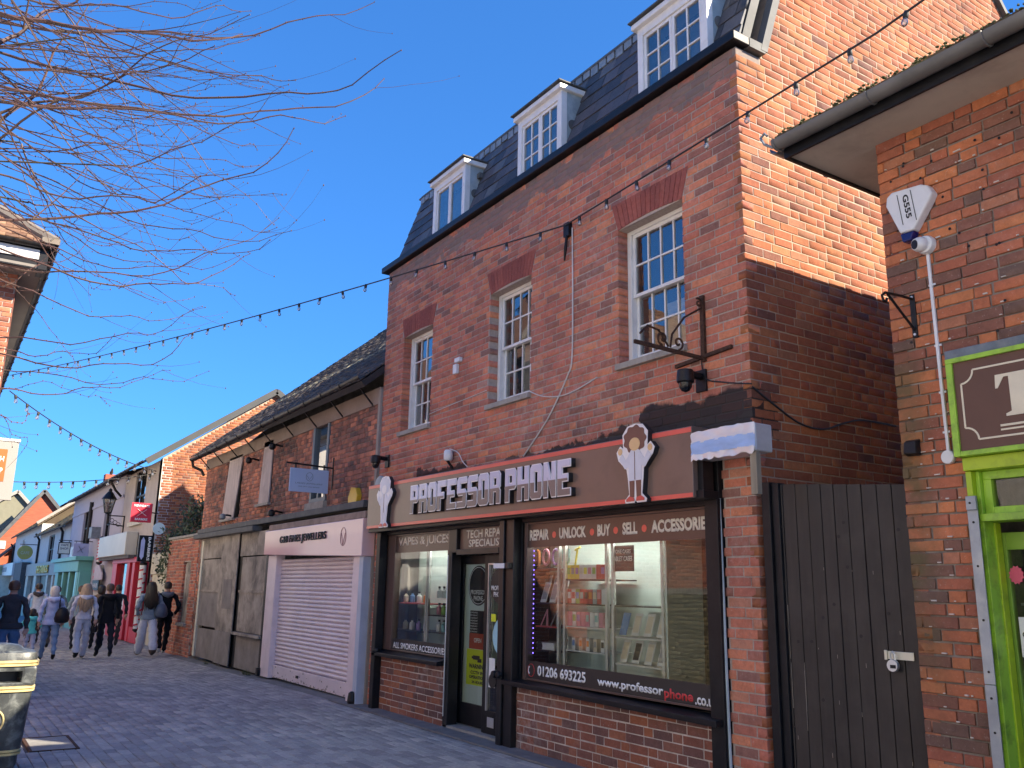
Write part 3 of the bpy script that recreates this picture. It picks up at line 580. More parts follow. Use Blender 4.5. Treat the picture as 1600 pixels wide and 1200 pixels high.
# mansard slope of slates
S0 = Vector((0, 5.21, 6.17)); S1 = Vector((0, 5.62, 7.38)); sv = (S1 - S0).normalized(); sn = Vector((0, -sv.z, sv.y))
MF = Frame((0, S0.y, S0.z), X3, sv, sn); SL = (S1 - S0).length
mb = MB(); q = [MF.pt(u, v, n) for v in (0, SL) for (u, n) in ((XL, -.03), (XR - .04, -.03), (XR - .04, -.12), (XL, -.12))]; mb.hexa(q)
mb.quad((XL, 5.62, 7.36), (XR - .02, 5.62, 7.36), (XR - .02, 8.69, 9.46), (XL, 8.69, 9.46)).quad((XL, 8.69, 9.46), (XR - .02, 8.69, 9.46), (XR - .02, 11.7, 6.1), (XL, 11.7, 6.1))
roof = mb.build('mansard_roof', LEADD, B)
DORM = [(-10.14, -9.26, 1), (-8.0, -7.12, 3), (-5.84, -4.9, 3)]
def dblock(v): return [(a - .01, b + .01) for a, b, _ in DORM] if v < 1.02 else []
pc = lay(XL + .02, XR - .05, .01, SL, .195, [[.25]], .005, [dblock], [0, .125], jit=.006, seed=5)
collect('main', roof, MF, pc, SLATE, 'slate', .016, .004, name='slate')
mb = MB(); mb.tube([(XL, 5.625, 7.41), (XR - .03, 5.625, 7.41)], .035, 8); mb.box(XL, XR - .03, 5.56, 5.68, 7.36, 7.385); mb.build('roll_flashing', LEADD, B)
mb = MB()
for i in range(46):
    x = XL + .05 + i * (XR - XL - .1) / 46; mb.box(x, x + .12, 5.565, 5.6, 7.27 + .015 * math.sin(i * 2.1), 7.36)
mb.build('lead_apron', LEADM, B)
LEADW = mat('painted_lead_cheek', (.3, .36, .38), .6, .1, var=.25, scale=4, bump=.15, dirt=(.55, .6, .6), dscale=5, damt=.6)
for (a, b, rows) in DORM:
    yf = 5.2; zb, zt = 6.19, 7.0; yb = 5.2 + (zt - 6.17) / 2.95 + .14
    mb = MB(); w = .075
    mb.box(a, a + w, yf, yf + .08, zb, zt).box(b - w, b, yf, yf + .08, zb, zt).box(a + w, b - w, yf, yf + .08, zt - .09, zt).box(a + w, b - w, yf - .02, yf + .08, zb, zb + .04)
    dm = mb.build('dormer', WHITE, B, bev=.004)
    for k in (0, 1):
        xa = a + w + (b - a - 2 * w) * k / 2; xb = a + w + (b - a - 2 * w) * (k + 1) / 2; s = .035; mb = MB(); y = yf + .018
        z0_, z1_ = zb + .042, zt - .092
        mb.box(xa + .002, xa + s, y, y + .035, z0_, z1_).box(xb - s, xb - .002, y, y + .035, z0_, z1_).box(xa + s, xb - s, y, y + .035, z1_ - s, z1_).box(xa + s, xb - s, y, y + .035, z0_, z0_ + s)
        if rows > 1:
            xm = (xa + xb) / 2; mb.box(xm - .009, xm + .009, y + .005, y + .03, z0_ + s, z1_ - s)
            for j in (1, 2):
                z = z0_ + s + (z1_ - z0_ - 2 * s) * j / 3
                mb.box(xa + s, xm - .009, y + .006, y + .029, z - .008, z + .008).box(xm + .009, xb - s, y + .006, y + .029, z - .008, z + .008)
        o = mb.build('casement', WHITE, None, bev=.002); o.parent = dm
        o = MB().quad((xa + s, y + .018, z0_ + s), (xb - s, y + .018, z0_ + s), (xb - s, y + .018, z1_ - s), (xa + s, y + .018, z1_ - s)).build('pane', GLS, None, fix=False); o.parent = dm
    for x0, x1 in ((a + .001, a + .02), (b - .02, b - .001)):
        o = MB().prism([(yf + .081, zb), (yf + .1, zb), (yb, zt), (yf + .081, zt)], (x0, 0, 0), Y3, Z3, X3, x1 - x0).build('cheek', LEADW, None); o.parent = dm
    mb = MB(); mb.hexa([(a - .04, yf - .05, zt), (b + .04, yf - .05, zt), (b + .04, yb + .1, zt), (a - .04, yb + .1, zt), (a - .04, yf - .05, zt + .06), (b + .04, yf - .05, zt + .06), (b + .04, yb + .1, zt + .075), (a - .04, yb + .1, zt + .075)])
    o = mb.build('dormer_roof', WHITE, None, bev=.01); o.parent = dm
    mb = MB(); mb.box(a - .06, b + .06, yf - .075, yb + .12, zt + .0755, zt + .09); o = mb.build('lead_cap', LEADD, None); o.parent = dm
    mb = MB(); yc = yf + .16; zc = zb + .42
    for r in (.062, .045, .028): mb.lathe((b, yc, zc), [(r, 0), (r, .004 + (.07 - r) * .25), (r - .008, .006 + (.07 - r) * .25)], 20, axis='x')
    if rows == 1: mb.box(b, b + .07, yc + .02, yc + .12, zc + .22, zc + .29)
    o = mb.build('vent', LEADD, None); o.parent = dm
    mb = MB(); mb.box(a + .09, b - .09, yf + .3, yf + .32, zb, zt); o = mb.build('dark_room', DARKIN, None); o.parent = dm

# ------------------------------------------------------------------ phone shop front
SF = thing('phone_shopfront', 'brown and black phone shop front with lettered windows and open glazed door', 'shopfront', (-8, D, 0))
mb = MB(); mb.box(XL + .2, -4.86, D - .04, D + .3, 2.245, 2.74); mb.box(XL + .2, -10.99, D - .02, D + .3, .72, 2.245).box(-5.0, -4.862, D - .06, D + .3, 0, 2.245)
mb.box(-7.93, -7.6, D + .021, D + .3, 0, 2.245).box(-7.6, -5.0, D - .05, D + .05, 2.2, 2.245).box(-10.99, -8.03, D - .05, D + .05, 2.2, 2.245)
mb.box(XL + .2, -4.86, D - .2, D - .04, 2.236, 2.3)
mb.build('surround', BLACK, SF, bev=.004)
mb = MB(); mb.box(-11.0, -10.89, D - .13, D - .02, 0, 2.235).lathe((-10.9, D - .1, .72), [(.05, -.03), (.055, 0), (.05, .03)], 10)
mb.build('corner_post', BLACK, SF, bev=.006)
STEELB = mat('worn_black_steel', (.014, .013, .014), .35, .1, var=.3, scale=5, bump=.05, dirt=(.06, .045, .04), dscale=5, damt=.3, stretch=(1, 1, .3))
mb = MB(); mb.box(-7.93, -7.84, D - .12, D + .0, 0, 2.235).box(-7.825, -7.68, D - .1, D + .0, 0, 2.235).box(-7.93, -7.68, D + .001, D + .02, 0, 2.235)
mb.box(-7.96, -7.7, D - .155, D - .1, 1.73, 1.79); mb.lathe((-7.83, D - .13, .68), [(.03, -.05), (.035, 0)], 12, axis='y'); mb.lathe((-7.9, D - .14, .68), [(.035, -.05), (.04, 0)], 12, axis='y')
mb.build('door_post', STEELB, SF, bev=.005)
mb = MB(); mb.box(-7.97, -7.76, D - .162, D - .156, 1.735, 1.785); mb.build('post_bracket', PLAST, SF)
mb = MB(); mb.box(-9.2, -9.1, D - .03, D + .1, 0, 1.93).box(-9.2, -9.02, D - .02, D + .06, 1.93, 2.2).box(-9.02, -8.1, D - .02, D + .04, 1.9, 1.965)
mb.build('door_frame', STEELB, SF, bev=.004)
# plinths under the windows
for (a, b, nm) in ((-11.0, -9.21, 'plinth'), (-7.82, -5.0, 'plinth')):
    fr = Frame((0, D - .03, 0), X3, Z3, (0, -1, 0))
    mb = MB(); grid_core(mb, fr, a, b, 0, .665 if a < -10 else .6, [], -.25, -.003); pl = mb.build('plinth', MORT, SF)
    pc = lay(a, b, 0, .66 if a < -10 else .6, .075, [[.215], [.215, .1025]], .011, [], [0, .11, .05, .16], seed=31)
    collect('shopfront', pl, fr, pc, brickmat('plinth_brick', [(0, (.16, .09, .08)), (.3, (.22, .1, .08)), (.6, (.3, .11, .07)), (.85, (.38, .14, .07)), (1, (.27, .13, .1))], patch=(.5, .44, .42), patch_amt=.7, soot=(.07, .045, .045), lightamt=.3) if 'plinth_brick' not in MATS else MATS['plinth_brick'], 'brick', .08, .004, name='brick')
mb = MB(); mb.hexa([(-11.0, D - .13, .655), (-9.2, D - .13, .655), (-9.2, D + .05, .655), (-11.0, D + .05, .655), (-11.0, D - .13, .70), (-9.2, D - .13, .70), (-9.2, D + .05, .735), (-11.0, D + .05, .735)])
mb.build('window_sill', BLACK, SF, bev=.006)
mb = MB(); mb.hexa([(-7.83, D - .13, .59), (-4.88, D - .13, .56), (-4.88, D + .05, .56), (-7.83, D + .05, .59), (-7.83, D - .13, .635), (-4.88, D - .13, .605), (-4.88, D + .05, .625), (-7.83, D + .05, .655)])
mb.build('window_sill', BLACK, SF, bev=.006)
# glazed shop windows
def shop_window(a, b, z0, z1, band_t, band_b, fl, frr):
    y = D + .03; mb = MB()
    mb.box(a, a + fl, y - .03, y + .06, z0, z1).box(b - frr, b, y - .03, y + .06, z0, z1).box(a + fl, b - frr, y - .025, y + .05, z1 - .02, z1).box(a + fl, b - frr, y - .025, y + .05, z0, z0 + .015)
    f = mb.build('window_frame', BROWNF, SF, bev=.003)
    o = MB().quad((a + fl, y, z0), (b - frr, y, z0), (b - frr, y, z1), (a + fl, y, z1)).build('pane', GLSHOP, None, fix=False); o.parent = f
    mb = MB(); mb.box(a + fl, b - frr, y - .0017, y - .0008, band_t, z1 - .02); o = mb.build('header_band', BROWNF, None); o.parent = f
    mb = MB(); mb.box(a + fl, b - frr, y - .0017, y - .0008, z0 + .015, band_b); o = mb.build('footer_band', mat('dark_vinyl', (.035, .03, .03), .35, var=.05, bump=0), None); o.parent = f
    return f
w1 = shop_window(-10.99, -9.2, .735, 2.2, 1.965, .885, .3, .06)
w2 = shop_window(-7.63, -4.995, .65, 2.2, 1.945, .835, .05, .055)
yT = D + .028
def lt(s, x, z, W, H, m=LETTER, p=SF, bold=.02, nm='lettering', y=None): return text(s, nm, m, (x, yT if y is None else y, z), X3, Z3, W, H, p, ext=.0008, bold=bold)
lt('VAPES & JUICES', -10.655, 2.025, 1.38, .135)
lt('ALL SMOKERS ACCESSORIES', -10.68, .765, 1.41, .075, LETTERW)
for s, x, W in (('REPAIR', -7.575, .34), ('UNLOCK', -7.06, .43), ('BUY', -6.46, .19), ('SELL', -6.10, .2), ('ACCESSORIES', -5.72, .70)):
    lt(s, x, 2.015, W, .11, bold=.045)
mb = MB()
for x in (-7.145, -6.54, -6.195, -5.81): mb.lathe((x, yT - .001, 2.06), [(.032, 0), (.032, .002)], 18, axis='y')
mb.build('red_dot', REDST, SF)
lt('01206 693225', -7.41, .70, .77, .1, LETTERW, bold=.03)
lt('www.professor', -6.47, .68, .86, .095, LETTERW, bold=.03); lt('phone', -5.6, .665, .33, .1, REDTXT, bold=.03); lt('.co.uk', -5.25, .672, .25, .085, LETTERW, bold=.03)
mb = MB(); ring = [(math.cos(t * PI / 12) * .055 - 7.52, yT, .745 + math.sin(t * PI / 12) * .06) for t in range(25)]; mb.tube(ring, .003, 4); mb.build('phone_emblem_ring', REDTXT, SF)
mb = MB(); mb.tube([(-7.545 + .018 * math.cos(t) * 1.6 + .01, yT, .745 + .036 * math.sin(t)) for t in [PI * (.62 + i * .76 / 8) for i in range(9)]], [.007, .009, .006, .005, .005, .005, .006, .009, .007], 6); mb.build('phone_emblem', LETTERW, SF)
# transom over the door
mb = MB(); mb.box(-9.0, -8.1, D + .02, D + .03, 1.966, 2.2); mb.build('transom_panel', BROWNF, SF)
lt('TECH REPAIR', -8.86, 2.085, .86, .095, y=D + .019); lt('SPECIALIST', -8.8, 1.985, .74, .085, y=D + .019)
# recess and door leaves
RECB = mat('recess_black', (.02, .02, .022), .6, var=.2, bump=0)
mb = MB(); mb.box(-9.26, -9.215, D + .1, D + .9, 0, 2.2).box(-9.1, -7.75, D + .85, D + .9, 0, 2.2).box(-9.21, -8.0, D + .1, D + .9, 1.97, 2.1)
mb.box(-7.99, -7.93, D + .1, D + .9, 0, 2.2); mb.build('lobby', RECB, SF)
mb = MB(); mb.box(-9.75, -8.0, D - .03, D + .9, 0, .03); mb.build('threshold', CONC, SF)
mb = MB(); mb.box(-9.1, -8.1, D + .22, D + .85, .031, .036); mb.build('door_mat', mat('pink_red_mat', (.3, .07, .09), .95, var=.3, scale=20), SF)
_before = set(bpy.data.objects)
mb = MB(); y = D + .15
mb.box(-9.31, -9.24, y, y + .05, .04, 1.9).box(-9.24, -8.6, y, y + .05, 1.8, 1.9).box(-9.24, -8.6, y, y + .05, .04, .27).box(-8.66, -8.6, y, y + .05, .27, 1.8)
inn = mb.build('door', BLACK, SF, bev=.003)
o = MB().quad((-9.24, y + .02, .27), (-8.66, y + .02, .27), (-8.66, y + .02, 1.8), (-9.24, y + .02, 1.8)).build('pane', GLSHOP, None, fix=False); o.parent = inn
mb = MB(); mb.box(-9.24, -8.66, y + .03, y + .035, .27, 1.8); o = mb.build('door_backing', TEALP, None); o.parent = inn
YEL = mat('yellow_notice', (.75, .82, .03), .5, var=.03, bump=0); INKB = mat('black_ink', (.015, .015, .015), .5, var=.1, bump=0)
yd = y + .026
mb = MB(); mb.lathe((-8.93, yd, 1.56), [(.225, 0), (.225, .003)], 32, axis='y'); mb.build('round_sticker', INKB, SF)
mb = MB(); mb.tube([(-8.93 + .205 * math.cos(t * PI / 16), yd - .004, 1.56 + .205 * math.sin(t * PI / 16)) for t in range(33)], .003, 4); mb.build('sticker_ring', LETTERW, SF)
lt('PROFESSOR', -9.1, 1.46, .34, .05, LETTERW, y=yd - .002); lt('PHONE', -9.03, 1.39, .2, .055, LETTERW, y=yd - .002)
mb = MB(); mb.box(-9.1, -8.8, yd, yd + .003, 1.03, 1.28); mb.build('opening_hours_panel', INKB, SF)
for i, s in enumerate(('OPENING', 'MONDAY', 'TUESDAY', 'WEDNESDAY', 'THURSDAY', 'FRIDAY', 'SATURDAY', 'SUNDAY')):
    lt(s, -9.09, 1.25 - i * .03, .16, .016, LETTERW, bold=.0, y=yd - .002)
mb = MB(); mb.box(-9.11, -8.8, yd, yd + .003, .86, 1.03); mb.build('open_notice', mat('rust_red_notice', (.45, .08, .04), .5, bump=0), SF); lt('OPEN', -9.0, .93, .16, .05, LETTERW, y=yd - .002)
mb = MB(); mb.box(-9.15, -8.68, yd - .004, yd + .004, .47, .855); mb.build('cctv_notice', YEL, SF)
for s, x, z, W, H in (('WARNING', -9.09, .65, .36, .05), ('CCTV IN', -9.05, .59, .28, .035), ('OPERATION', -9.08, .54, .34, .035), ('24 HOURS', -9.02, .49, .25, .03)):
    lt(s, x, z, W, H, INKB, bold=.03, y=yd - .006)
mb = MB(); mb.box(-9.0, -8.86, yd - .008, yd - .005, .745, .79).box(-9.03, -9.0, yd - .008, yd - .005, .755, .78).box(-8.9, -8.82, yd - .009, yd - .006, .72, .76); mb.build('camera_symbol', INKB, SF)
for o in set(bpy.data.objects) - _before: o.data = o.data.copy() if o.data.users > 1 else o.data; o.data.transform(Matrix.Translation((.112, 0, 0)))
mb = MB(); y = D + .06
mb.box(-8.5, -8.42, y, y + .045, .03, 1.9).box(-8.14, -8.1, y, y + .045, .03, 1.9).box(-8.42, -8.14, y, y + .045, 1.8, 1.9).box(-8.42, -8.14, y, y + .045, .03, .26)
out_ = mb.build('door', BLACK, SF, bev=.003)
o = MB().quad((-8.42, y + .02, .26), (-8.14, y + .02, .26), (-8.14, y + .02, 1.8), (-8.42, y + .02, 1.8)).build('pane', GLSHOP, None, fix=False); o.parent = out_
mb = MB(); mb.box(-8.42, -8.405, y - .006, y + .018, .26, 1.8).box(-8.405, -8.14, y - .006, y + .018, 1.785, 1.8); o = mb.build('glazing_strip', ALU, None); o.parent = out_
mb = MB(); mb.lathe((-8.2, y + .012, 1.56), [(.19, 0), (.19, .003)], 28, axis='y'); mb.build('round_sticker', INKB, SF)
lt('PROFESSOR', -8.37, 1.51, .3, .05, LETTERW, y=y + .01); lt('PHONE', -8.32, 1.44, .2, .055, LETTERW, y=y + .01)
mb = MB(); mb.lathe((-8.13, y + .014, 1.03), [(.2, 0), (.2, .003)], 28, axis='y'); mb.build('blue_round_sticker', mat('pale_blue', (.35, .62, .72), .5, bump=0), SF)
mb = MB(); mb.box(-8.39, -8.27, y + .012, y + .016, .5, .8); mb.build('white_notice', LETTERW, SF); mb = MB(); mb.lathe((-8.31, y + .009, .57), [(.075, 0), (.075, .002)], 20, axis='y'); mb.build('dark_badge', INKB, SF)
mb = MB(); mb.box(-8.36, -8.27, y + .011, y + .014, 1.18, 1.26); mb.build('yellow_label', YEL, SF)
mb = MB(); mb.box(-8.38, -8.25, y - .003, y + .0, .1, .2); mb.build('kick_plate', ALU, SF)
mb = MB(); mb.tube([(-9.16, D - .045, .12), (-9.16, D - .045, 1.9)], .008, 6); mb.build('conduit', ALU, SF)
# window displays
rd = random.Random(5)
DCOL = [mat('d_' + n, c, .4, bump=0) for n, c in (('white', (.75, .75, .75)), ('black', (.03, .03, .035)), ('pink', (.7, .3, .38)), ('red', (.5, .08, .08)), ('blue', (.15, .3, .6)), ('green', (.3, .5, .12)), ('teal', (.3, .55, .55)), ('cream', (.7, .62, .5)), ('purple', (.4, .25, .55)), ('orange', (.8, .3, .08)), ('yellow', (.8, .7, .1)), ('grey', (.35, .36, .38)))]
LEDW = mat('led_white', (.8, .8, .8), .5, bump=0); LEDW.node_tree.nodes['Principled BSDF'].inputs['Emission Color'].default_value = (1, .97, .92, 1); LEDW.node_tree.nodes['Principled BSDF'].inputs['Emission Strength'].default_value = 5
def display(a, b, z0, z1, posts, shelves, depth=.42):
    y0 = D + .12; y1 = y0 + depth; mb = MB()
    mb.box(a - .5, b, y1, y1 + .02, z0 - .1, z1 + .1).box(a - .52, a - .5, y0, y1, z0 - .1, z1 + .1).box(b, b + .02, y0, y1, z0 - .1, z1 + .1).box(a - .5, b, y0, y1, z0 - .12, z0 - .1).box(a - .5, b, D + .1, y1, z1 + .1, z1 + .12)
    cab = mb.build('display_cabinet', TEALP, SF)
    o = MB().box(a - .3, b - .05, y0 + .04, y0 + .07, z1 + .07, z1 + .09).build('led_tube', LEDW, None); o.parent = cab
    mb = MB()
    for x in posts: mb.box(x - .016, x + .016, y0, y0 + .03, z0 - .1, z1 + .1)
    o = mb.build('cabinet_post', WHITE, None); o.parent = cab
    for (xa, xb, z, sm) in shelves:
        o = MB().box(xa, xb, y0 + .01, y1 - .03, z - .012, z).build('shelf', sm, None); o.parent = cab
    return cab, y0, y1
WH, BK = DCOL[0], DCOL[1]
cab, y0, y1 = display(-7.9, -5.66, .84, 1.94, [-7.2, -7.1, -6.45, -6.36, -5.70], [(-8.3, -7.21, 1.74, BK), (-8.3, -7.21, 1.4, BK), (-8.3, -7.21, 1.17, DCOL[3]), (-8.3, -7.21, .94, BK), (-7.09, -6.47, 1.63, BK), (-7.09, -6.47, 1.4, BK), (-7.09, -6.47, 1.19, WH), (-7.09, -6.47, .97, WH), (-6.34, -5.72, 1.40, BK), (-6.34, -5.72, 1.13, WH), (-6.34, -5.72, .90, WH)])
MB().box(-5.63, -4.9, y0 + .75, y0 + .8, .3, 2.15).box(-5.63, -4.9, y0 + .3, y0 + .75, .55, .6).build('dark_room', DARKIN, SF); MB().box(-5.35, -5.1, y0 + .2, y0 + .25, .62, .98).build('white_box', WHITE, SF)
def item(kind, x, z, lab, cat, grp, m, y=None, s=1, m2=None):
    y = (y0 + .08) if y is None else y
    t = thing({'stand': 'phone_case', 'box': 'product_box'}.get(kind, kind), lab, cat, (x, y, z), grp)
    mb = MB()
    if kind == 'stand':      # a case propped up, leaning back
        w, h, l = .075 * s, .15 * s, .05 * s
        q = [(x, y, z), (x + w, y, z), (x + w, y + .008, z), (x, y + .008, z), (x, y + l, z + h), (x + w, y + l, z + h), (x + w, y + l + .008, z + h), (x, y + l + .008, z + h)]
        mb.hexa(q); mb.build('case_back', m, t, bev=.004)
        k = .012; q = [(x + k, y - .002 + l * .15, z + h * .15), (x + w - k, y - .002 + l * .15, z + h * .15), (x + w - k, y + .002 + l * .15, z + h * .15), (x + k, y + .002 + l * .15, z + h * .15),
             (x + k, y - .002 + l * .88, z + h * .88), (x + w - k, y - .002 + l * .88, z + h * .88), (x + w - k, y + .002 + l * .88, z + h * .88), (x + k, y + .002 + l * .88, z + h * .88)]
        MB().hexa(q).build('phone_print', m2 or DCOL[11], t)
    elif kind == 'box':
        w, h = .055 * s, .12 * s
        mb.box(x, x + w, y, y + .06, z, z + h).build('carton', m, t, bev=.002)
        MB().box(x + .008, x + w - .008, y - .0015, y, z + h * .35, z + h * .8).build('print_panel', m2 or DCOL[0], t)
    return t
for r_, (zz, x0, n) in enumerate(((1.402, -7.86, 4), (1.47, -7.82, 4))):
    for i in range(n): item('stand', x0 + i * .155, zz, ['lower', 'upper'][r_] + ' row %s white phone stand card by the neon sign' % ['first', 'second', 'third', 'fourth'][i], 'phone case', 'white phone cards in the left bay', WH, y=y0 + .03 + r_ * .1, s=1.35, m2=DCOL[11])
for z, n, x0, dx, pal in ((1.63, 10, -7.16, .066, 'A'), (1.4, 10, -7.15, .066, 'B'), (1.19, 9, -7.14, .068, 'C'), (.97, 6, -7.12, .11, 'D')):
    for i in range(n):
        m = rd.choice({'A': [DCOL[0], DCOL[0], DCOL[2], DCOL[3], DCOL[1], DCOL[10]], 'B': [DCOL[0], DCOL[3], DCOL[4], DCOL[5], DCOL[11], DCOL[0]], 'C': [DCOL[7], DCOL[2], DCOL[0], DCOL[1]], 'D': [DCOL[0], DCOL[0], DCOL[7]]}[pal])
        x = x0 + i * dx
        if x < -6.45: item('box', x, z + .002, '%s small carton from the left on the %s shelf of the middle bay' % (ORD[i], {'A': 'top', 'B': 'second', 'C': 'third', 'D': 'lowest'}[pal]), 'box', 'small cartons on the %s middle shelf' % {'A': 'top', 'B': 'second', 'C': 'third', 'D': 'lowest'}[pal], m, y=y0 + .03, s=1.12 if pal != 'D' else .95, m2=rd.choice(DCOL))
for z in (1.14, .905):
    for i in range(4):
        item('stand', -6.37 + i * .165, z, '%s white framed phone case from the left on the %s right-bay shelf' % (['first', 'second', 'third', 'fourth'][i], 'upper' if z > 1 else 'lower'), 'phone case', 'phone cases in the right bay', DCOL[4] if (i == 0 and z > 1) else WH, s=1.3, m2=DCOL[4] if (i == 0 and z > 1) else rd.choice([DCOL[11], DCOL[7], DCOL[1]]))
for i, (x, z, lab, kind) in enumerate(((-7.75, 1.172, 'white sail shaped phone stand on the red left-bay shelf', 0), (-7.5, 1.172, 'pink tripod on the red left-bay shelf', 1), (-7.33, 1.172, 'dark tripod on the red left-bay shelf', 2))):
    t = thing('phone_stand', lab, 'phone stand', (x, y0 + .06, z)); m_ = (WH, DCOL[2], DCOL[11])[i]
    if kind == 0: MB().prism([(x - .07, z), (x + .06, z), (x - .06, z + .17)], (0, y0 + .05, 0), X3, Z3, (0, 1, 0), .02).build('stand_plate', m_, t)
    else:
        for q in range(3): MB().tube([(x + (q - 1) * .06, y0 + .05 + .03 * (q % 2), z), (x + .04, y0 + .06, z + .16)], .007, 5).build('leg', m_, t)
lb = thing('flat_carton', 'wide white carton with dark oval print on the lowest left shelf', 'box', (-7.6, y0 + .15, .94)); MB().box(-7.75, -7.3, y0 + .03, y0 + .3, .942, 1.01).build('carton', WH, lb, bev=.004)
mb = MB(); mb.lathe((-7.55, y0 + .028, .976), [(.05, 0), (.05, .002)], 20, axis='y'); mb.build('oval_print', BK, lb)
led = mat('led_violet', (.1, .05, .6), .5, bump=0); led.node_tree.nodes['Principled BSDF'].inputs['Emission Color'].default_value = (.25, .15, 1, 1); led.node_tree.nodes['Principled BSDF'].inputs['Emission Strength'].default_value = 1.2
mb = MB()
for i in range(22): mb.box(-7.56, -7.553, y0 - .05, y0 - .044, .9 + i * .048, .912 + i * .048)
o = mb.build('led_strip', led, SF); o['kind'] = 'stuff'
ns = thing('open_sign', 'multicoloured bubble letters hanging at the top of the display window', 'sign', (-7.3, y0 + .1, 1.85))
for i, (shape, m) in enumerate((('a', DCOL[9]), ('o', DCOL[2]), ('o', DCOL[8]), ('u', DCOL[6]), ('f', DCOL[10]))):
    x = -7.62 + i * .17; mb = MB(); z = 1.85; y = y0 + .03
    if shape == 'o': mb.tube([(x + .055 * math.cos(t * PI / 10), y, z + .075 * math.sin(t * PI / 10)) for t in range(21)], .013, 6)
    elif shape == 'a': mb.tube([(x + .045 * math.cos(t * PI / 10), y, z + .03 + .045 * math.sin(t * PI / 10)) for t in range(0, 14)], .013, 6).tube([(x + .045, y, z + .07), (x + .05, y, z - .075)], .013, 6)
    elif shape == 'u': mb.tube([(x - .05, y, z + .075)] + [(x + .05 * math.cos(t * PI / 10 + PI), y, z - .02 + .05 * math.sin(t * PI / 10 + PI)) for t in range(11)] + [(x + .05, y, z + .075)], .013, 6)
    else: mb.tube([(x - .02, y, z - .08), (x + .02, y, z + .07)], .011, 6).tube([(x - .02, y, z + .06), (x + .06, y, z + .085)], .011, 6)
    mb.build('letter', m, ns, smooth=True)
pp = thing('window_poster', 'small black poster with white print hanging at the top of the right bay', 'poster', (-6.25, y0, 1.8)); MB().box(-6.4, -6.08, y0 + .02, y0 + .024, 1.7, 1.93).build('sheet', BK, pp)
lt('PHONE CASES', -6.38, 1.86, .26, .035, LETTERW, pp, y=y0 + .018); lt('TABLET CASES', -6.38, 1.79, .28, .045, LETTERW, pp, y=y0 + .018)
# left window display
cab, ya, yb_ = display(-10.6, -9.22, .89, 1.96, [-10.0, -9.95], [(-11.0, -10.01, 1.33, DCOL[3]), (-11.0, -10.01, .99, BK), (-9.94, -9.24, 1.4, WH), (-9.94, -9.24, 1.2, BK), (-9.94, -9.24, 1.0, BK)])
for i in range(20):
    z = [1.335, .995, 1.405, 1.205, 1.005][i % 5]; x = (-10.75 + (i // 5) * .19 + .02 * (i % 5)) if i % 5 < 2 else (-9.85 + (i // 5) * .12 + .01 * (i % 5))
    t = thing('vape_bottle', 'small capped bottle, %s on the %s shelf of the left window' % (ORD[i // 5], ['red', 'lower left', 'white', 'middle right', 'lower right'][i % 5]), 'bottle', (x, ya + .1, z), 'small bottles in the left window')
    MB().lathe((x, ya + .1, z), [(.03, 0), (.034, .01), (.034, .085), (.014, .1), (.014, .115)], 12).build('bottle_body', rd.choice(DCOL), t, smooth=True); MB().lathe((x, ya + .1, z + .115), [(.016, 0), (.016, .025)], 10).build('cap', BK, t)
# sign board with raised letters
SG = thing('shop_sign_board', 'long brown sign board with red stripes and silver raised letters above the phone shop', 'sign', (-8, 4.95, 2.3))
mb = MB(); yb0, yb1 = 4.9, D - .045
mb.hexa([(-11.13, yb0, 2.285), (-4.94, yb0, 2.245), (-4.94, yb1, 2.245), (-11.13, yb1, 2.285), (-11.13, yb0, 2.87), (-4.94, yb0, 2.81), (-4.94, yb1, 2.81), (-11.13, yb1, 2.87)])
mb.build('panel', BROWN, SG, bev=.006)
for za, zb2, hh in ((2.862, 2.802, -.04), (2.288, 2.248, .035)):
    z0a, z1a = sorted((za, za + hh)); z0b, z1b = sorted((zb2, zb2 + hh))
    MB().hexa([(-11.12, yb0 - .004, z0a), (-4.945, yb0 - .004, z0b), (-4.945, yb0 - .001, z0b), (-11.12, yb0 - .001, z0a), (-11.12, yb0 - .004, z1a), (-4.945, yb0 - .004, z1b), (-4.945, yb0 - .001, z1b), (-11.12, yb0 - .001, z1a)]).build('stripe', REDST, SG)
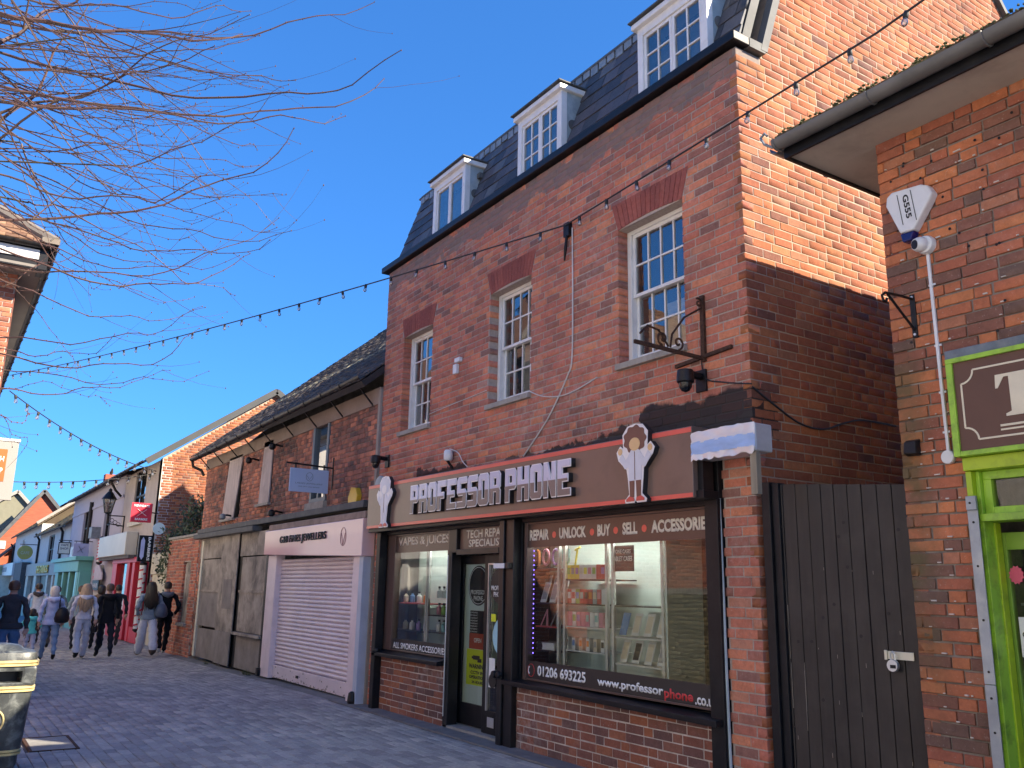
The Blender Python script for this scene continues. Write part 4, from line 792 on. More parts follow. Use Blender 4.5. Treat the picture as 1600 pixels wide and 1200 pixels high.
LET = {
 'P': ([(0, 0), (3.6, 0), (3.6, 6), (8.5, 6), (10, 7.5), (10, 14.5), (8.5, 16), (0, 16)], [(3.6, 9), (6.5, 9), (6.5, 13), (3.6, 13)]),
 'R': ([(0, 0), (3.6, 0), (3.6, 6), (6.4, 6), (6.4, 0), (10, 0), (10, 6.5), (9, 7.5), (10, 8.5), (10, 14.5), (8.5, 16), (0, 16)], [(3.6, 9), (6.5, 9), (6.5, 13), (3.6, 13)]),
 'O': ([(1.5, 0), (8.5, 0), (10, 1.5), (10, 14.5), (8.5, 16), (1.5, 16), (0, 14.5), (0, 1.5)], [(3.6, 3.2), (6.4, 3.2), (6.4, 12.8), (3.6, 12.8)]),
 'F': ([(0, 0), (3.6, 0), (3.6, 6.4), (7.5, 6.4), (7.5, 9.6), (3.6, 9.6), (3.6, 12.9), (10, 12.9), (10, 16), (0, 16)], None),
 'E': ([(0, 0), (10, 0), (10, 3.1), (3.6, 3.1), (3.6, 6.4), (8, 6.4), (8, 9.6), (3.6, 9.6), (3.6, 12.9), (10, 12.9), (10, 16), (0, 16)], None),
 'S': ([(0, 0), (8.5, 0), (10, 1.5), (10, 8.1), (8.5, 9.6), (3.6, 9.6), (3.6, 12.9), (10, 12.9), (10, 16), (1.5, 16), (0, 14.5), (0, 8), (1.5, 6.5), (6.4, 6.5), (6.4, 3.1), (0, 3.1)], None),
 'H': ([(0, 0), (3.6, 0), (3.6, 6.4), (6.4, 6.4), (6.4, 0), (10, 0), (10, 16), (6.4, 16), (6.4, 9.6), (3.6, 9.6), (3.6, 16), (0, 16)], None),
 'N': ([(0, 0), (3.3, 0), (3.3, 8.5), (6.7, 0), (10, 0), (10, 16), (6.7, 16), (6.7, 7.5), (3.3, 16), (0, 16)], None)}
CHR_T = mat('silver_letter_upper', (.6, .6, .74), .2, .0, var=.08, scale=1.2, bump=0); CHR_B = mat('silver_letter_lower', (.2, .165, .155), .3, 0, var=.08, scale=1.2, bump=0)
RIMW = mat('letter_rim_white', (.85, .82, .82), .3, bump=0)
def outline_mesh(polys, off, ext):
    cu = bpy.data.curves.new('t', 'CURVE'); cu.dimensions = '2D'; cu.fill_mode = 'BOTH'; cu.extrude = ext; cu.offset = off
    for pl in polys:
        sp = cu.splines.new('POLY'); sp.points.add(len(pl) - 1); sp.use_cyclic_u = True
        for q, (x, y) in zip(sp.points, pl): q.co = (x, y, 0, 1)
    t = bpy.data.objects.new('t', cu); C.objects.link(t); bpy.context.view_layer.update()
    me = bpy.data.meshes.new_from_object(t.evaluated_get(bpy.context.evaluated_depsgraph_get())); bpy.data.objects.remove(t); return me
cache = {}
def block_letter(ch, x, z, w, h, yb, shear=0):
    sx_, sz_ = w / 10, h / 16
    pl = [[(px * sx_, pz * sz_) for px, pz in q] for q in LET[ch] if q]
    lo = None
    for (off, ext, yc, ms, nm) in ((.008, .024, yb - .026, [WIRE], 'letter_black_back'), (.006, .004, yb - .054, [RIMW], 'rim'), (-.004, .003, yb - .060, [CHR_T, CHR_B], 'letter')):  # back layer is the black raised depth of the letter
        k = (ch, off, round(w, 3))
        me = outline_mesh(pl, off, ext); me.materials.clear(); [me.materials.append(q) for q in ms]
        bm = bmesh.new(); bm.from_mesh(me)
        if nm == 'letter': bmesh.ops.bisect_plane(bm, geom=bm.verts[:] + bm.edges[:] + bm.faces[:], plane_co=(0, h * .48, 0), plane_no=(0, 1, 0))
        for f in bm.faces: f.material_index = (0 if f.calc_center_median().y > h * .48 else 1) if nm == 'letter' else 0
        for v in bm.verts: v.co = (x + v.co.x, yc - v.co.z, z + v.co.y + (x + v.co.x + 9.72) * shear)
        bmesh.ops.recalc_face_normals(bm, faces=bm.faces); bm.to_mesh(me); bm.free()
        me.name = nm
        o = bpy.data.objects.new(nm, me); C.objects.link(o)
        if nm == 'letter_black_back': lo = o; par(o, SG); o.name = 'raised_letter'
        else: o.parent = lo
x = -9.73
for wd, W, x0 in (('PROFESSOR', 2.09, -9.73), ('PHONE', 1.14, -7.57)):
    n = len(wd); lw = W / n
    for i, ch in enumerate(wd): block_letter(ch, x0 + i * lw, 2.405, lw - .03, .335, yb0, -.008)
# plain cut-out figures on the sign (generic stand-ins, no faces)
HAIRB = mat('cutout_brown', (.17, .08, .06), .35, bump=0); SKINF = mat('cutout_skin', (.75, .5, .25), .4, bump=0); COATW = mat('cutout_white', (.68, .69, .76), .35, bump=0); SHOER = mat('cutout_red', (.65, .1, .08), .35, bump=0)
def cutout(xc, z0, h, lab, pale):
    t = thing('sign_cutout', lab, 'sign cutout', (xc, yb0 - .05, z0)); s = h; wx = 1.22
    def pr(poly, m, y, d=.003, nm='panel', sc_=1.0):
        MB().prism([(xc + a * s * wx, z0 + b * s) for a, b in poly], (0, y, 0), X3, Z3, (0, 1, 0), d).build(nm, m, t)
    sil = [(-.17, .03), (-.16, -.01), (-.02, -.01), (0, .02), (.02, -.01), (.16, -.01), (.17, .03), (.1, .1), (.12, .3), (.13, .42), (.27, .58), (.3, .66), (.24, .74), (.19, .7), (.2, .88), (.12, .98), (0, 1.0), (-.12, .98), (-.2, .88), (-.19, .7), (-.24, .74), (-.3, .66), (-.27, .55), (-.14, .42), (-.12, .3), (-.1, .1)]
    pr(sil, WIRE, yb0 - .05, .05, 'backing')
    pr([(a * 1.0, b) for a, b in sil], RIMW, yb0 - .056, .005, 'outline')
    k = (lambda P_: P_)
    hair = [(math.cos(u) * (.172 + .012 * math.cos(9 * u)), .8 + math.sin(u) * (.175 + .012 * math.cos(9 * u))) for u in [i * PI / 36 for i in range(72)]]
    pr(hair, HAIRB if not pale else COATW, yb0 - .06, .003, 'hair'); pr([(math.cos(i * PI / 8) * .085, .735 + math.sin(i * PI / 8) * .085) for i in range(16)], SKINF if not pale else RIMW, yb0 - .0632, .003, 'head')
    pr([(-.1, .27), (.1, .27), (.105, .6), (.06, .665), (-.06, .665), (-.105, .6)], COATW, yb0 - .0602, .003, 'coat')
    for q in (1, -1):
        P1 = [(q * .1, .6), (q * .1, .45), (q * .16, .43), (q * .255, .57), (q * .2, .63), (q * .15, .54)]
        pr(P1 if q < 0 else P1[::-1], COATW, yb0 - .0606, .003, 'sleeve')
        pr([(q * .235 + math.cos(i * PI / 5) * .035, .665 + math.sin(i * PI / 5) * .045) for i in range(10)], SKINF if not pale else RIMW, yb0 - .0612, .003, 'hand')
        P2 = [(q * .02, .06), (q * .085, .06), (q * .09, .269), (q * .012, .269)]; pr(P2, HAIRB if not pale else COATW, yb0 - .0604, .003, 'leg')
        P3 = [(q * .02, .055), (q * .015, .01), (q * .14, .01), (q * .14, .04), (q * .09, .075)]; pr(P3, SHOER, yb0 - .0634, .003, 'shoe')
    pr([(-.003, .28), (.003, .28), (.003, .64), (-.003, .64)], HAIRB, yb0 - .0642, .003, 'coat_seam')
cutout(-5.555, 2.25, .66, 'tall plain figure cut-out in white coat and red shoes at the right of the sign', False)
cutout(-10.49, 2.28, .66, 'tall plain figure cut-out in pale painted glare at the left end of the sign', True)  # glare on this figure is painted into its pale colours
t = thing('round_disc', 'pale round disc sticking up behind the left end of the sign', 'disc', (-11.05, 5.0, 2.87)); MB().lathe((-11.03, 5.0, 2.87), [(.13, 0), (.14, .01), (.14, .04), (.13, .05)], 28, axis='y').build('disc_body', LEADW, t, smooth=True)
# foil wrapped end box
FOIL = mat('silver_foil', (.75, .77, .8), .38, .4, var=.1, scale=5, bump=.5, bscale=7, stretch=(.5, 1, 1.6)); BLUEF = mat('blue_film', (.35, .52, .85), .35, .1, var=.2, scale=7, bump=.35, bscale=8, stretch=(.5, 1, 1.6))
t = thing('foil_wrapped_box', 'foil and blue film wrapped box at the right end of the shop sign', 'wrapped box', (-4.6, 4.95, 2.5))
def crumple(x0, x1, z0, z1, y, m, nm, amp=.006, nx=16, nz=4, skirt=0):
    mb = MB(); r = random.Random(4)
    P_ = [[(x0 + (x1 - x0) * i / nx + r.uniform(-.004, .004), y + r.uniform(-amp, amp), z0 + (z1 - z0) * j / nz + r.uniform(-.005, .005) + (r.uniform(-1, 1) * skirt if j == 0 else 0)) for i in range(nx + 1)] for j in range(nz + 1)]
    vs = [p for row in P_ for p in row]; fs = [(j * (nx + 1) + i, j * (nx + 1) + i + 1, (j + 1) * (nx + 1) + i + 1, (j + 1) * (nx + 1) + i) for j in range(nz) for i in range(nx)]
    mb.add(vs, fs); return mb.build(nm, m, t, smooth=True, fix=False)
MB().box(-4.93, -4.3, 4.9, D - .045, 2.535, 2.745).build('box_body', FOIL, t, bev=.012)
crumple(-4.935, -4.29, 2.66, 2.75, 4.885, FOIL, 'foil_sheet'); crumple(-4.935, -4.29, 2.57, 2.67, 4.882, BLUEF, 'film_sheet', .004); crumple(-4.935, -4.3, 2.525, 2.575, 4.884, FOIL, 'foil_skirt', .006, 24, 2, .01)
MB().box(-4.36, -4.30, 4.9, 4.95, 2.22, 2.534).build('timber_leg', mat('weathered_timber', (.32, .27, .2), .85, var=.25, stretch=(4, 4, .5), bump=.4), t, bev=.003)
MB().box(-4.94, -4.88, 4.95, D - .07, 2.246, 2.53).build('bracket_block', BLACK, t)
mb = MB(); mb.tube([(-4.875, D - .02, 2.5), (-4.868, D - .02, 1.6), (-4.858, D - .025, .9), (-4.85, D - .02, .02)], .012, 8); tag(mb.build('sealant_cable', mat('pale_blue_cable', (.4, .48, .52), .5, bump=0), None, smooth=True), 'pale blue cable running down beside the right shop window', 'cable')
# ------------------------------------------------------------------ facade fittings of the main building
def cable(pts, r, m, name, label, cat='cable', n=6):
    # smooth through points
    P_ = [Vector(p) for p in pts]; out = []
    for i in range(len(P_) - 1):
        p0 = P_[max(i - 1, 0)]; p1 = P_[i]; p2 = P_[i + 1]; p3 = P_[min(i + 2, len(P_) - 1)]
        for k in range(6):
            t = k / 6; out.append(.5 * ((2 * p1) + (p2 - p0) * t + (2 * p0 - 5 * p1 + 4 * p2 - p3) * t * t + (-p0 + 3 * p1 - 3 * p2 + p3) * t ** 3))
    out.append(P_[-1]); mb = MB().tube(out, r, n)
    return tag(mb.build(name, m, None, smooth=True), label, cat)
yw = D - .015
cable([(-6.80, yw, 5.2), (-6.79, yw, 4.4), (-6.80, yw, 3.8), (-6.88, yw, 3.62), (-7.2, yw, 3.25), (-7.65, yw, 2.9)], .008, WIREW, 'drop_cable', 'white cable dropping from the black festoon anchor down to the sign board')
cable([(-7.58, yw, 3.6), (-7.3, yw, 3.49), (-6.98, yw, 3.44), (-6.7, yw, 3.46), (-6.4, yw, 3.52)], .006, WIREW, 'drop_cable', 'thin cable looping from the middle window sill across the drop cable')
cable([(-9.86, yw, 3.7), (-9.2, yw, 3.73), (-8.44, yw, 3.76)], .004, WIREW, 'drop_cable', 'thin cable between the left and middle first floor windows')
cable([(-5.0, yw, 3.82), (-5.02, yw, 3.5), (-4.99, yw, 3.25), (-4.8, yw, 3.17), (-4.5, yw, 3.1)], .006, WIRE, 'drop_cable', 'black cable from the scroll bracket to the building corner')
cable([(XR + .012, D, 3.08), (XR + .012, 5.35, 2.98), (XR + .012, 5.65, 2.86), (XR + .012, 5.95, 2.84), (XR + .012, 6.25, 2.93), (XR + .012, 6.5, 2.98), (XR + .012, 6.95, 2.98)], .008, WIRE, 'drop_cable', 'sagging black cable along the shaded side wall above the gate')
t = thing('festoon_anchor', 'black anchor plate and hook holding the festoon lights on the brickwork', 'anchor', (-6.86, D, 5.2))
mb = MB(); mb.box(-6.91, -6.82, D - .05, D, 5.12, 5.27).tube([(-6.86, D - .04, 5.13), (-6.87, D - .05, 4.98), (-6.9, D - .04, 4.86)], [.016, .02, .01], 6); mb.build('plate', BLACKM, t)
# scroll sign bracket
t = thing('scroll_bracket', 'old rusty wrought iron scroll sign bracket without its sign right of the window', 'bracket', (-4.99, D, 3.4))
xb = -4.99; mb = MB()
mb.box(xb - .02, xb + .02, D - .03, D - .002, 3.38, 3.95); mb.build('wall_plate', RUST, t)
MB().bar((xb, D - .03, 3.405), (xb, 4.36, 3.425), .02, .03).build('arm', RUST, t)
MB().bar((-5.32, D - .02, 3.40), (-4.68, D - .02, 3.44), .025, .03).build('cross_bar', RUST, t)
def scroll(y, z, r, turns, a0, sgn):
    return [(xb, y + sgn * math.cos(a0 + k * turns * 2 * PI / 24) * r * (1 - k / 30), z + math.sin(a0 + k * turns * 2 * PI / 24) * r * (1 - k / 30)) for k in range(25)]
mb = MB(); mb.tube([(xb, D - .03, 3.84), (xb, 4.9, 3.72), (xb, 4.76, 3.55), (xb, 4.74, 3.44)], .009, 6)
mb.tube(scroll(4.83, 3.49, .055, 1.2, -1.5, 1), .009, 6).tube(scroll(4.66, 3.5, .06, 1.2, -1.5, -1), .009, 6).tube(scroll(D - .06, 3.88, .04, 1.1, 1, -1), .01, 6)
mb.tube([(xb, 4.72, 3.44), (xb, 4.62, 3.56), (xb, 4.5, 3.58), (xb, 4.42, 3.5)], .009, 6); mb.build('scroll', RUST, t)
def dome_cam(x, z, lab, y=D, col=BLACKM, s=1):
    t = thing('security_camera', lab, 'security camera', (x, y, z)); mb = MB()
    mb.box(x - .05 * s, x + .05 * s, y - .025, y - .001, z - .06 * s, z + .1 * s); mb.build('wall_plate', col, t, bev=.004)
    mb = MB(); mb.tube([(x, y - .02, z + .05 * s), (x, y - .13 * s, z + .055 * s)], .028 * s, 10); mb.build('arm', col, t)
    mb = MB(); c = (x, y - .17 * s, z); mb.lathe(c, [(.02 * s, .085 * s), (.055 * s, .075 * s), (.062 * s, .03 * s), (.062 * s, -.01 * s), (.05 * s, -.02 * s)], 18); mb.build('housing', col, t, smooth=True)
    mb = MB(); mb.lathe(c, [(.047 * s, -.02 * s), (.044 * s, -.05 * s), (.028 * s, -.075 * s), (.005, -.085 * s)], 18); mb.build('dome', mat('smoked_dome', (.01, .01, .012), .08, bump=0), t, smooth=True)
dome_cam(-5.03, 3.2, 'black dome security camera under the iron scroll bracket', s=1.15)
dome_cam(-11.05, 3.2, 'black dome security camera above the left end of the phone shop sign', s=1.1)
t = thing('junction_box', 'small white wall box between the left and middle windows', 'wall box', (-9.15, D, 4.2)); MB().box(-9.22, -9.13, D - .04, D - .001, 4.1, 4.22).build('box_body', PLAST, t, bev=.004); MB().box(-9.17, -9.05, D - .05, D - .001, 4.235, 4.29).build('sensor', PLAST, t, bev=.004)
t = thing('wall_lamp', 'white wall floodlight with cable above the sign board', 'lamp', (-9.15, D, 3.0)); mb = MB(); mb.lathe((-9.2, D - .07, 3.02), [(.04, 0), (.055, .02), (.055, .11), (.04, .13)], 12); mb.build('lamp_body', PLAST, t, smooth=True); MB().bar((-9.2, D, 2.93), (-9.2, D - .08, 3.02), .03, .02).build('arm', BLACKM, t)
cable([(-9.17, D - .07, 3.16), (-9.02, D - .04, 3.1), (-8.9, D - .04, 2.98), (-8.75, D - .06, 2.9)], .006, WIREW, 'drop_cable', 'short white cable from the wall floodlight to the sign board')

# ------------------------------------------------------------------ gate in the alley
G = thing('plank_gate', 'tall black brown vertical plank gate with hasp and padlock between the two brick buildings', 'gate', (-3.9, 5.19, 0))
GW = mat('black_brown_gate_paint', (.032, .026, .022), .6, var=.3, scale=2.5, stretch=(5, 5, .5), bump=.25, bscale=30, dirt=(.06, .05, .043), dscale=3, damt=.5)
MB().box(-4.475, -4.40, 5.135, 5.24, 0, 2.335).build('gate_post', BLACK, G, bev=.005)
MB().box(-4.398, -4.335, 5.16, 5.24, 0, 2.325).build('gate_post', BLACK, G, bev=.005)
ex = [-4.333, -4.315, -4.2, -4.09, -3.98, -3.875, -3.765, -3.655, -3.54, -3.43, -3.325]
for i in range(10):
    a, b = ex[i] + .003, ex[i + 1] - .004; zt = 2.315 - (a + 4.33) * .09
    yj = random.uniform(-.003, .003)
    mb = MB(); mb.hexa([(a, 5.18 + yj, .03), (b, 5.18 + yj, .03), (b, 5.2 + yj, .03), (a, 5.2 + yj, .03), (a, 5.18 + yj, zt), (b, 5.18 + yj, zt - .008), (b, 5.2 + yj, zt - .008), (a, 5.2 + yj, zt)]); mb.build('plank', GW, G, bev=.003)
MB().box(-4.33, -3.33, 5.205, 5.23, .3, .42).box(-4.33, -3.33, 5.205, 5.23, 1.8, 1.92).build('ledge', BLACK, G)
SILV = mat('zinc_hasp', (.6, .6, .5), .4, .7, var=.15, bump=.05)
MB().box(-3.56, -3.36, 5.168, 5.175, 1.135, 1.185).box(-3.56, -3.54, 5.16, 5.168, 1.13, 1.19).build('hasp', SILV, G, bev=.002)
mb = MB()
for i in range(16):
    k = random.randrange(0, 10); x = random.uniform(ex[k] + .02, ex[k + 1] - .03); z = random.uniform(.4, 2.1); mb.lathe((x, 5.1755, z), [(.012, 0), (.012, .001)], 8, axis='y')
o = mb.build('wood_knot', mat('dark_knot', (.012, .01, .01), .6, bump=0), G); o['kind'] = 'stuff'
mb = MB()
for i in range(18):
    k = random.choice((1, 2, 3, 4, 8)); x = ex[k] + random.uniform(-.001, .003) if i < 6 else random.uniform(-4.3, -3.4); z = random.uniform(.35, 1.2) if i < 6 else random.uniform(.4, 1.7); mb.box(x, x + .003, 5.1745, 5.1755, z, z + (random.uniform(.12, .4) if i < 6 else random.uniform(.01, .03)))
o = mb.build('paint_scratch', mat('pale_scratch', (.3, .27, .22), .8, bump=0), G); o['kind'] = 'stuff'
t = thing('padlock', 'round steel padlock hanging on the gate hasp', 'padlock', (-3.49, 5.15, 1.13)); MB().lathe((-3.49, 5.13, 1.1), [(.036, 0), (.038, .006), (.038, .022), (.036, .028)], 20, axis='y').build('lock_body', ALU, t, smooth=True)
MB().tube([(-3.505, 5.145, 1.12), (-3.505, 5.145, 1.17), (-3.49, 5.145, 1.185), (-3.475, 5.145, 1.17), (-3.475, 5.145, 1.12)], .005, 6).build('shackle', ALU, t, smooth=True)
MB().box(-3.5, -3.465, 5.125, 5.13, 1.085, 1.105).build('keyhole', BLACK, t)

# ------------------------------------------------------------------ right hand building
RB = thing('right_brick_shop_building', 'single storey brick building with deep eaves above the green shop front', 'building', (-1, 7, 0))
RX = -3.28; RY = 5.1
RF = Frame((0, RY, 0), X3, Z3, (0, -1, 0))
rh = [(-2.86, 1.6, 0, 2.93)]
mb = MB(); grid_core(mb, RF, RX + .006, 2.0, 0, 4.56, rh, -.3, -.009); mb.box(RX + .006, RX + .3, RY + .31, 11, 0, 4.56); mb.box(RX + .31, 2.0, 10.7, 11, 0, 4.56).box(1.7, 2.0, RY + .31, 10.69, 0, 4.56); rw = mb.build('front_wall', MORT_D, RB); MB().box(RX + .31, 2.2, RY + .05, 11, 4.59, 4.64).build('ceiling', DARKIN, RB)
pc = lay(RX, 2.0, -.01, 4.54, .0752, [[.217, .103], [.217, .103, .217], [.217, .217], [.103, .217]], .0115, [block(h) for h in rh] + [lambda v: [(-2.9, 2.0)] if 2.9 < v < 3.02 else []], [0, .16, .05, .21], jit=.007, seed=21)
collect('right', rw, RF, pc, BR_RIGHT, 'brick', .1, .008, name='brick')
RS = Frame((RX, 0, 0), (0, -1, 0), Z3, (-1, 0, 0)); pc = lay(-7, -RY, 0, 4.54, .0752, [[.217], [.217]], .0115, [], [0, .11], seed=22); collect('right', rw, RS, pc, BR_RIGHT, 'brick', .1, .006, indiv=False, name='brick')
MB().box(-2.92, 2.0, RY - .035, RY + .1, 2.935, 3.0).build('lead_flashing', mat('blue_grey_flashing', (.16, .19, .23), .6, .1, var=.3, scale=6, bump=.4, bscale=25, dirt=(.35, .35, .33), dscale=8), RB, bev=.006)
SOFF = mat('soffit_board', (.5, .44, .36), .8, var=.1, scale=2, bump=.1, dirt=(.28, .23, .19), dscale=3)
ex0, ey0 = -3.72, 4.72
MB().box(ex0, 2.2, ey0, RY + .02, 4.565, 4.585).box(ex0, RX + .02, RY + .021, 11.3, 4.565, 4.585).build('soffit', SOFF, RB)
MB().box(ex0 - .02, 2.2, ey0 - .02, ey0, 4.545, 4.70).box(ex0 - .02, ex0, ey0 + .001, 11.3, 4.545, 4.70).build('fascia_board', BLACK, RB)
GUT = mat('grey_plastic_gutter', (.14, .135, .13), .45, var=.25, scale=3, bump=.08, dirt=(.16, .15, .14), dscale=4)
def gutter(a, b, r, m, parent, wall=.006):
    a = Vector(a); b = Vector(b); d = (b - a).normalized(); s = d.cross(Vector((0, 0, 1))).normalized(); n = 10; mb = MB(); vs = []
    for p in (a, b):
        for rr in (r, r - wall):
            for k in range(n + 1): an = PI + PI * k / n; vs.append(p + s * math.cos(an) * rr + Vector((0, 0, 1)) * math.sin(an) * rr)
    w = n + 1; fs = []
    for k in range(n):
        fs += [(k, k + 1, 2 * w + k + 1, 2 * w + k), (w + k, 3 * w + k, 3 * w + k + 1, w + k + 1), (k, w + k, w + k + 1, k + 1), (2 * w + k, 2 * w + k + 1, 3 * w + k + 1, 3 * w + k)]
    fs += [(0, 2 * w, 3 * w, w), (n, w + n, 3 * w + n, 2 * w + n), (0, k, 0)][:2]
    mb.add(vs, fs)
    L = (b - a).length; k = 0
    while k < L:
        c = a + d * (k + .02); mb.tube([c + s * math.cos(PI + PI * j / 8) * (r + .005) + Vector((0, 0, math.sin(PI + PI * j / 8) * (r + .005))) for j in range(9)], .007, 5); k += .75
    return mb.build('gutter', m, parent, smooth=True)
gutter((ex0 - .04, ey0 - .075, 4.66), (2.2, ey0 - .075, 4.66), .062, GUT, RB); gutter((ex0 - .075, 11.3, 4.66), (ex0 - .075, ey0 - .04, 4.66), .055, GUT, RB)
# hipped roof, tiles
pit = math.tan(math.radians(27)); mb = MB(); R0 = (ex0 - .06, ey0 - .06); R1 = (2.2, 11.3); hz = 3.0 * pit
mb.add([(R0[0], R0[1], 4.70), (R1[0], R0[1], 4.70), (R1[0], R0[1] + 3.0, 4.70 + hz), (R0[0] + 3.0, R0[1] + 3.0, 4.70 + hz), (R0[0], R1[1], 4.70), (R0[0] + 3.0, R1[1], 4.70 + hz), (R1[0], R1[1], 4.70 + hz)], [(0, 1, 2, 3), (4, 0, 3, 5), (3, 2, 6, 5), (1, 6, 2)])
rr = mb.build('roof', TILE_MOSS, RB, fix=False)
sv = Vector((0, 1, pit)).normalized(); RFm = Frame((0, R0[1] - .02, 4.70), X3, sv, (0, -sv.z, sv.y))
pc = lay(R0[0], 2.2, 0, 1.0, .1, [[.165]], .004, [lambda v: [(R0[0] - 1, R0[0] + v * .89)]], [0, .08], jit=.012, seed=8); collect('right', rr, RFm, pc, TILE_MOSS, 'tile', .014, .008, name='roof_tile')
sv = Vector((1, 0, pit)).normalized(); RFs = Frame((R0[0] - .02, 0, 4.70), (0, -1, 0), sv, (-sv.z, 0, sv.x))
pc = lay(-8, -R0[1], 0, .8, .1, [[.165]], .004, [lambda v: [(-R0[1] - v * .89, 0)]], [0, .08], jit=.012, seed=9); collect('right', rr, RFs, pc, TILE_MOSS, 'tile', .014, .008, indiv=False, name='roof_tile')
mb = MB()
for i in range(260):
    x = random.uniform(R0[0], -1.5); mb.lathe((x, R0[1] - .03 + random.uniform(-.01, .05), 4.70 + random.uniform(0, .03)), [(random.uniform(.006, .014), 0), (random.uniform(.006, .014), .006), (.004, .012)], 5)
o = mb.build('moss', mat('moss', (.09, .095, .035), .95, var=.4, scale=20), RB); o['kind'] = 'stuff'
mb = MB(); mb.tube([(ex0 - .05, ey0 - .1, 4.62), (ex0 - .1, ey0 - .13, 4.66), (ex0 - .13, ey0 - .13, 4.72), (ex0 - .1, ey0 - .12, 4.75), (ex0 - .08, ey0 - .12, 4.72)], .01, 6); mb.build('wire_hook', LEADM, RB, smooth=True)
# alarm box, camera, trunking, bracket, light sensor
AX = lambda u: u
t = thing('alarm_box', 'white triangular burglar alarm box with blue strobe below the eaves', 'alarm box', (-3.04, RY, 4.0))
pl = [(-3.115, 3.84), (-3.02, 3.835), (-2.895, 4.0), (-2.87, 4.04), (-2.9, 4.10), (-2.945, 4.125), (-3.15, 4.145), (-3.19, 4.12), (-3.2, 4.06)]
MB().prism(pl, (0, RY - .075, 0), X3, Z3, (0, 1, 0), .075).build('cover', PLAST, t, bev=.012)
MB().prism([(-3.105, 3.775), (-3.045, 3.775), (-3.018, 3.832), (-3.117, 3.836)], (0, RY - .07, 0), X3, Z3, (0, 1, 0), .065).build('strobe', mat('blue_strobe', (.01, .012, .12), .15, bump=0), t, bev=.008)
vv = Vector((.1, 0, -1)).normalized(); uu = Vector((-vv.z, 0, vv.x)) * -1
text('G555', 'lettering', INKB, (-3.075, RY - .0765, 4.09), vv, -uu if uu.x < 0 else uu, .17, .04, t, ext=.0005, bold=.03)
MB().bar((-3.11, RY - .077, 4.11), (-3.085, RY - .077, 3.89), .004, .002, up=(0, 1, 0)).bar((-3.015, RY - .077, 4.11), (-2.99, RY - .077, 3.89), .004, .002, up=(0, 1, 0)).build('rule_line', INKB, t)
t = thing('ball_camera', 'white ball security camera at the top of the white trunking', 'security camera', (-2.99, RY, 3.73))
MB().lathe((-2.975, RY - .001, 3.725), [(.06, 0), (.062, -.02), (.055, -.045), (.03, -.05)], 24, axis='y').build('camera_base', PLAST, t, smooth=True)
mb = MB(); c = Vector((-2.99, RY - .06, 3.725)); ax = Vector((-.35, -.85, -.1)).normalized()
prf = [(.006, -.05), (.03, -.042), (.045, -.022), (.05, 0), (.047, .02), (.038, .038), (.034, .043)]
mb.tube([c + ax * h for r, h in prf], [r for r, h in prf], 20); mb.build('camera_ball', PLAST, t, smooth=True)
MB().tube([c + ax * .043, c + ax * .046], [.031, .029], 20).build('lens', BLACK, t)
t = thing('cable_trunking', 'long thin white cable trunking with round box down the right brick wall', 'trunking', (-2.97, RY, 3))
MB().hexa([(-2.975, RY - .018, 2.385), (-2.955, RY - .018, 2.385), (-2.955, RY - .001, 2.385), (-2.975, RY - .001, 2.385), (-2.985, RY - .018, 3.665), (-2.965, RY - .018, 3.665), (-2.965, RY - .001, 3.665), (-2.985, RY - .001, 3.665)]).build('conduit', PLAST, t, bev=.003)
MB().lathe((-2.966, RY - .001, 2.35), [(.042, 0), (.042, -.026), (.038, -.03)], 22, axis='y').build('round_box', PLAST, t, smooth=True)
mb = MB()
for z in (3.45, 3.05, 2.75, 2.5): mb.box(-2.99, -2.945, RY - .012, RY - .002, z, z + .012)
mb.build('clip', PLAST, t)
t = thing('iron_wall_bracket', 'black iron wall bracket with curled end on the right brick wall', 'bracket', (-3.11, RY, 3.3))
MB().box(-3.128, -3.092, RY - .014, RY - .001, 3.14, 3.43).build('wall_plate', BLACKM, t, bev=.002)
mb = MB(); xq = -3.11; mb.tube([(xq, RY - .01, 3.4), (xq, RY - .16, 3.395), (xq, RY - .3, 3.385), (xq, RY - .335, 3.36), (xq, RY - .325, 3.33), (xq, RY - .295, 3.325), (xq, RY - .285, 3.35)], .009, 6).tube([(xq, RY - .28, 3.385), (xq, RY - .15, 3.29), (xq, RY - .012, 3.19)], .009, 6); mb.build('arm', BLACKM, t, smooth=True)
mb = MB()
for z in (3.16, 3.41): mb.lathe((xq, RY - .02, z), [(.008, 0), (.01, .004)], 8, axis='y')
mb.build('screw', ALU, t)
t = thing('light_sensor', 'small black box light sensor on the right brick wall', 'sensor', (-3.18, RY, 2.43)); MB().hexa([(-3.24, RY - .05, 2.40), (-3.15, RY - .06, 2.39), (-3.145, RY, 2.385), (-3.245, RY, 2.385), (-3.235, RY - .045, 2.47), (-3.155, RY - .05, 2.47), (-3.145, RY, 2.49), (-3.245, RY, 2.49)]).build('sensor_body', BLACK, t, bev=.006)
mb = MB()
for i in range(120):
    x = random.uniform(-3.24, -2.25); z = (random.randrange(10, 60)) * .0752 - .006; w = random.uniform(.008, .035)
    if z > 3.05 or x < -2.9: mb.box(x, x + w, RY - .009 - random.uniform(0, .004), RY - .001, z, z + random.uniform(.004, .009))
o = mb.build('mortar_smear', mat('lime_smear', (.62, .56, .5), .9), RB); o['kind'] = 'stuff'
mb = MB()
for i in range(22): mb.lathe((random.uniform(-3.2, -2.3), RY - .0085, random.uniform(3.05, 4.4)), [(.009, 0), (.009, -.002)], 8, axis='y')
o = mb.build('drill_hole', BLACK, RB); o['kind'] = 'stuff'
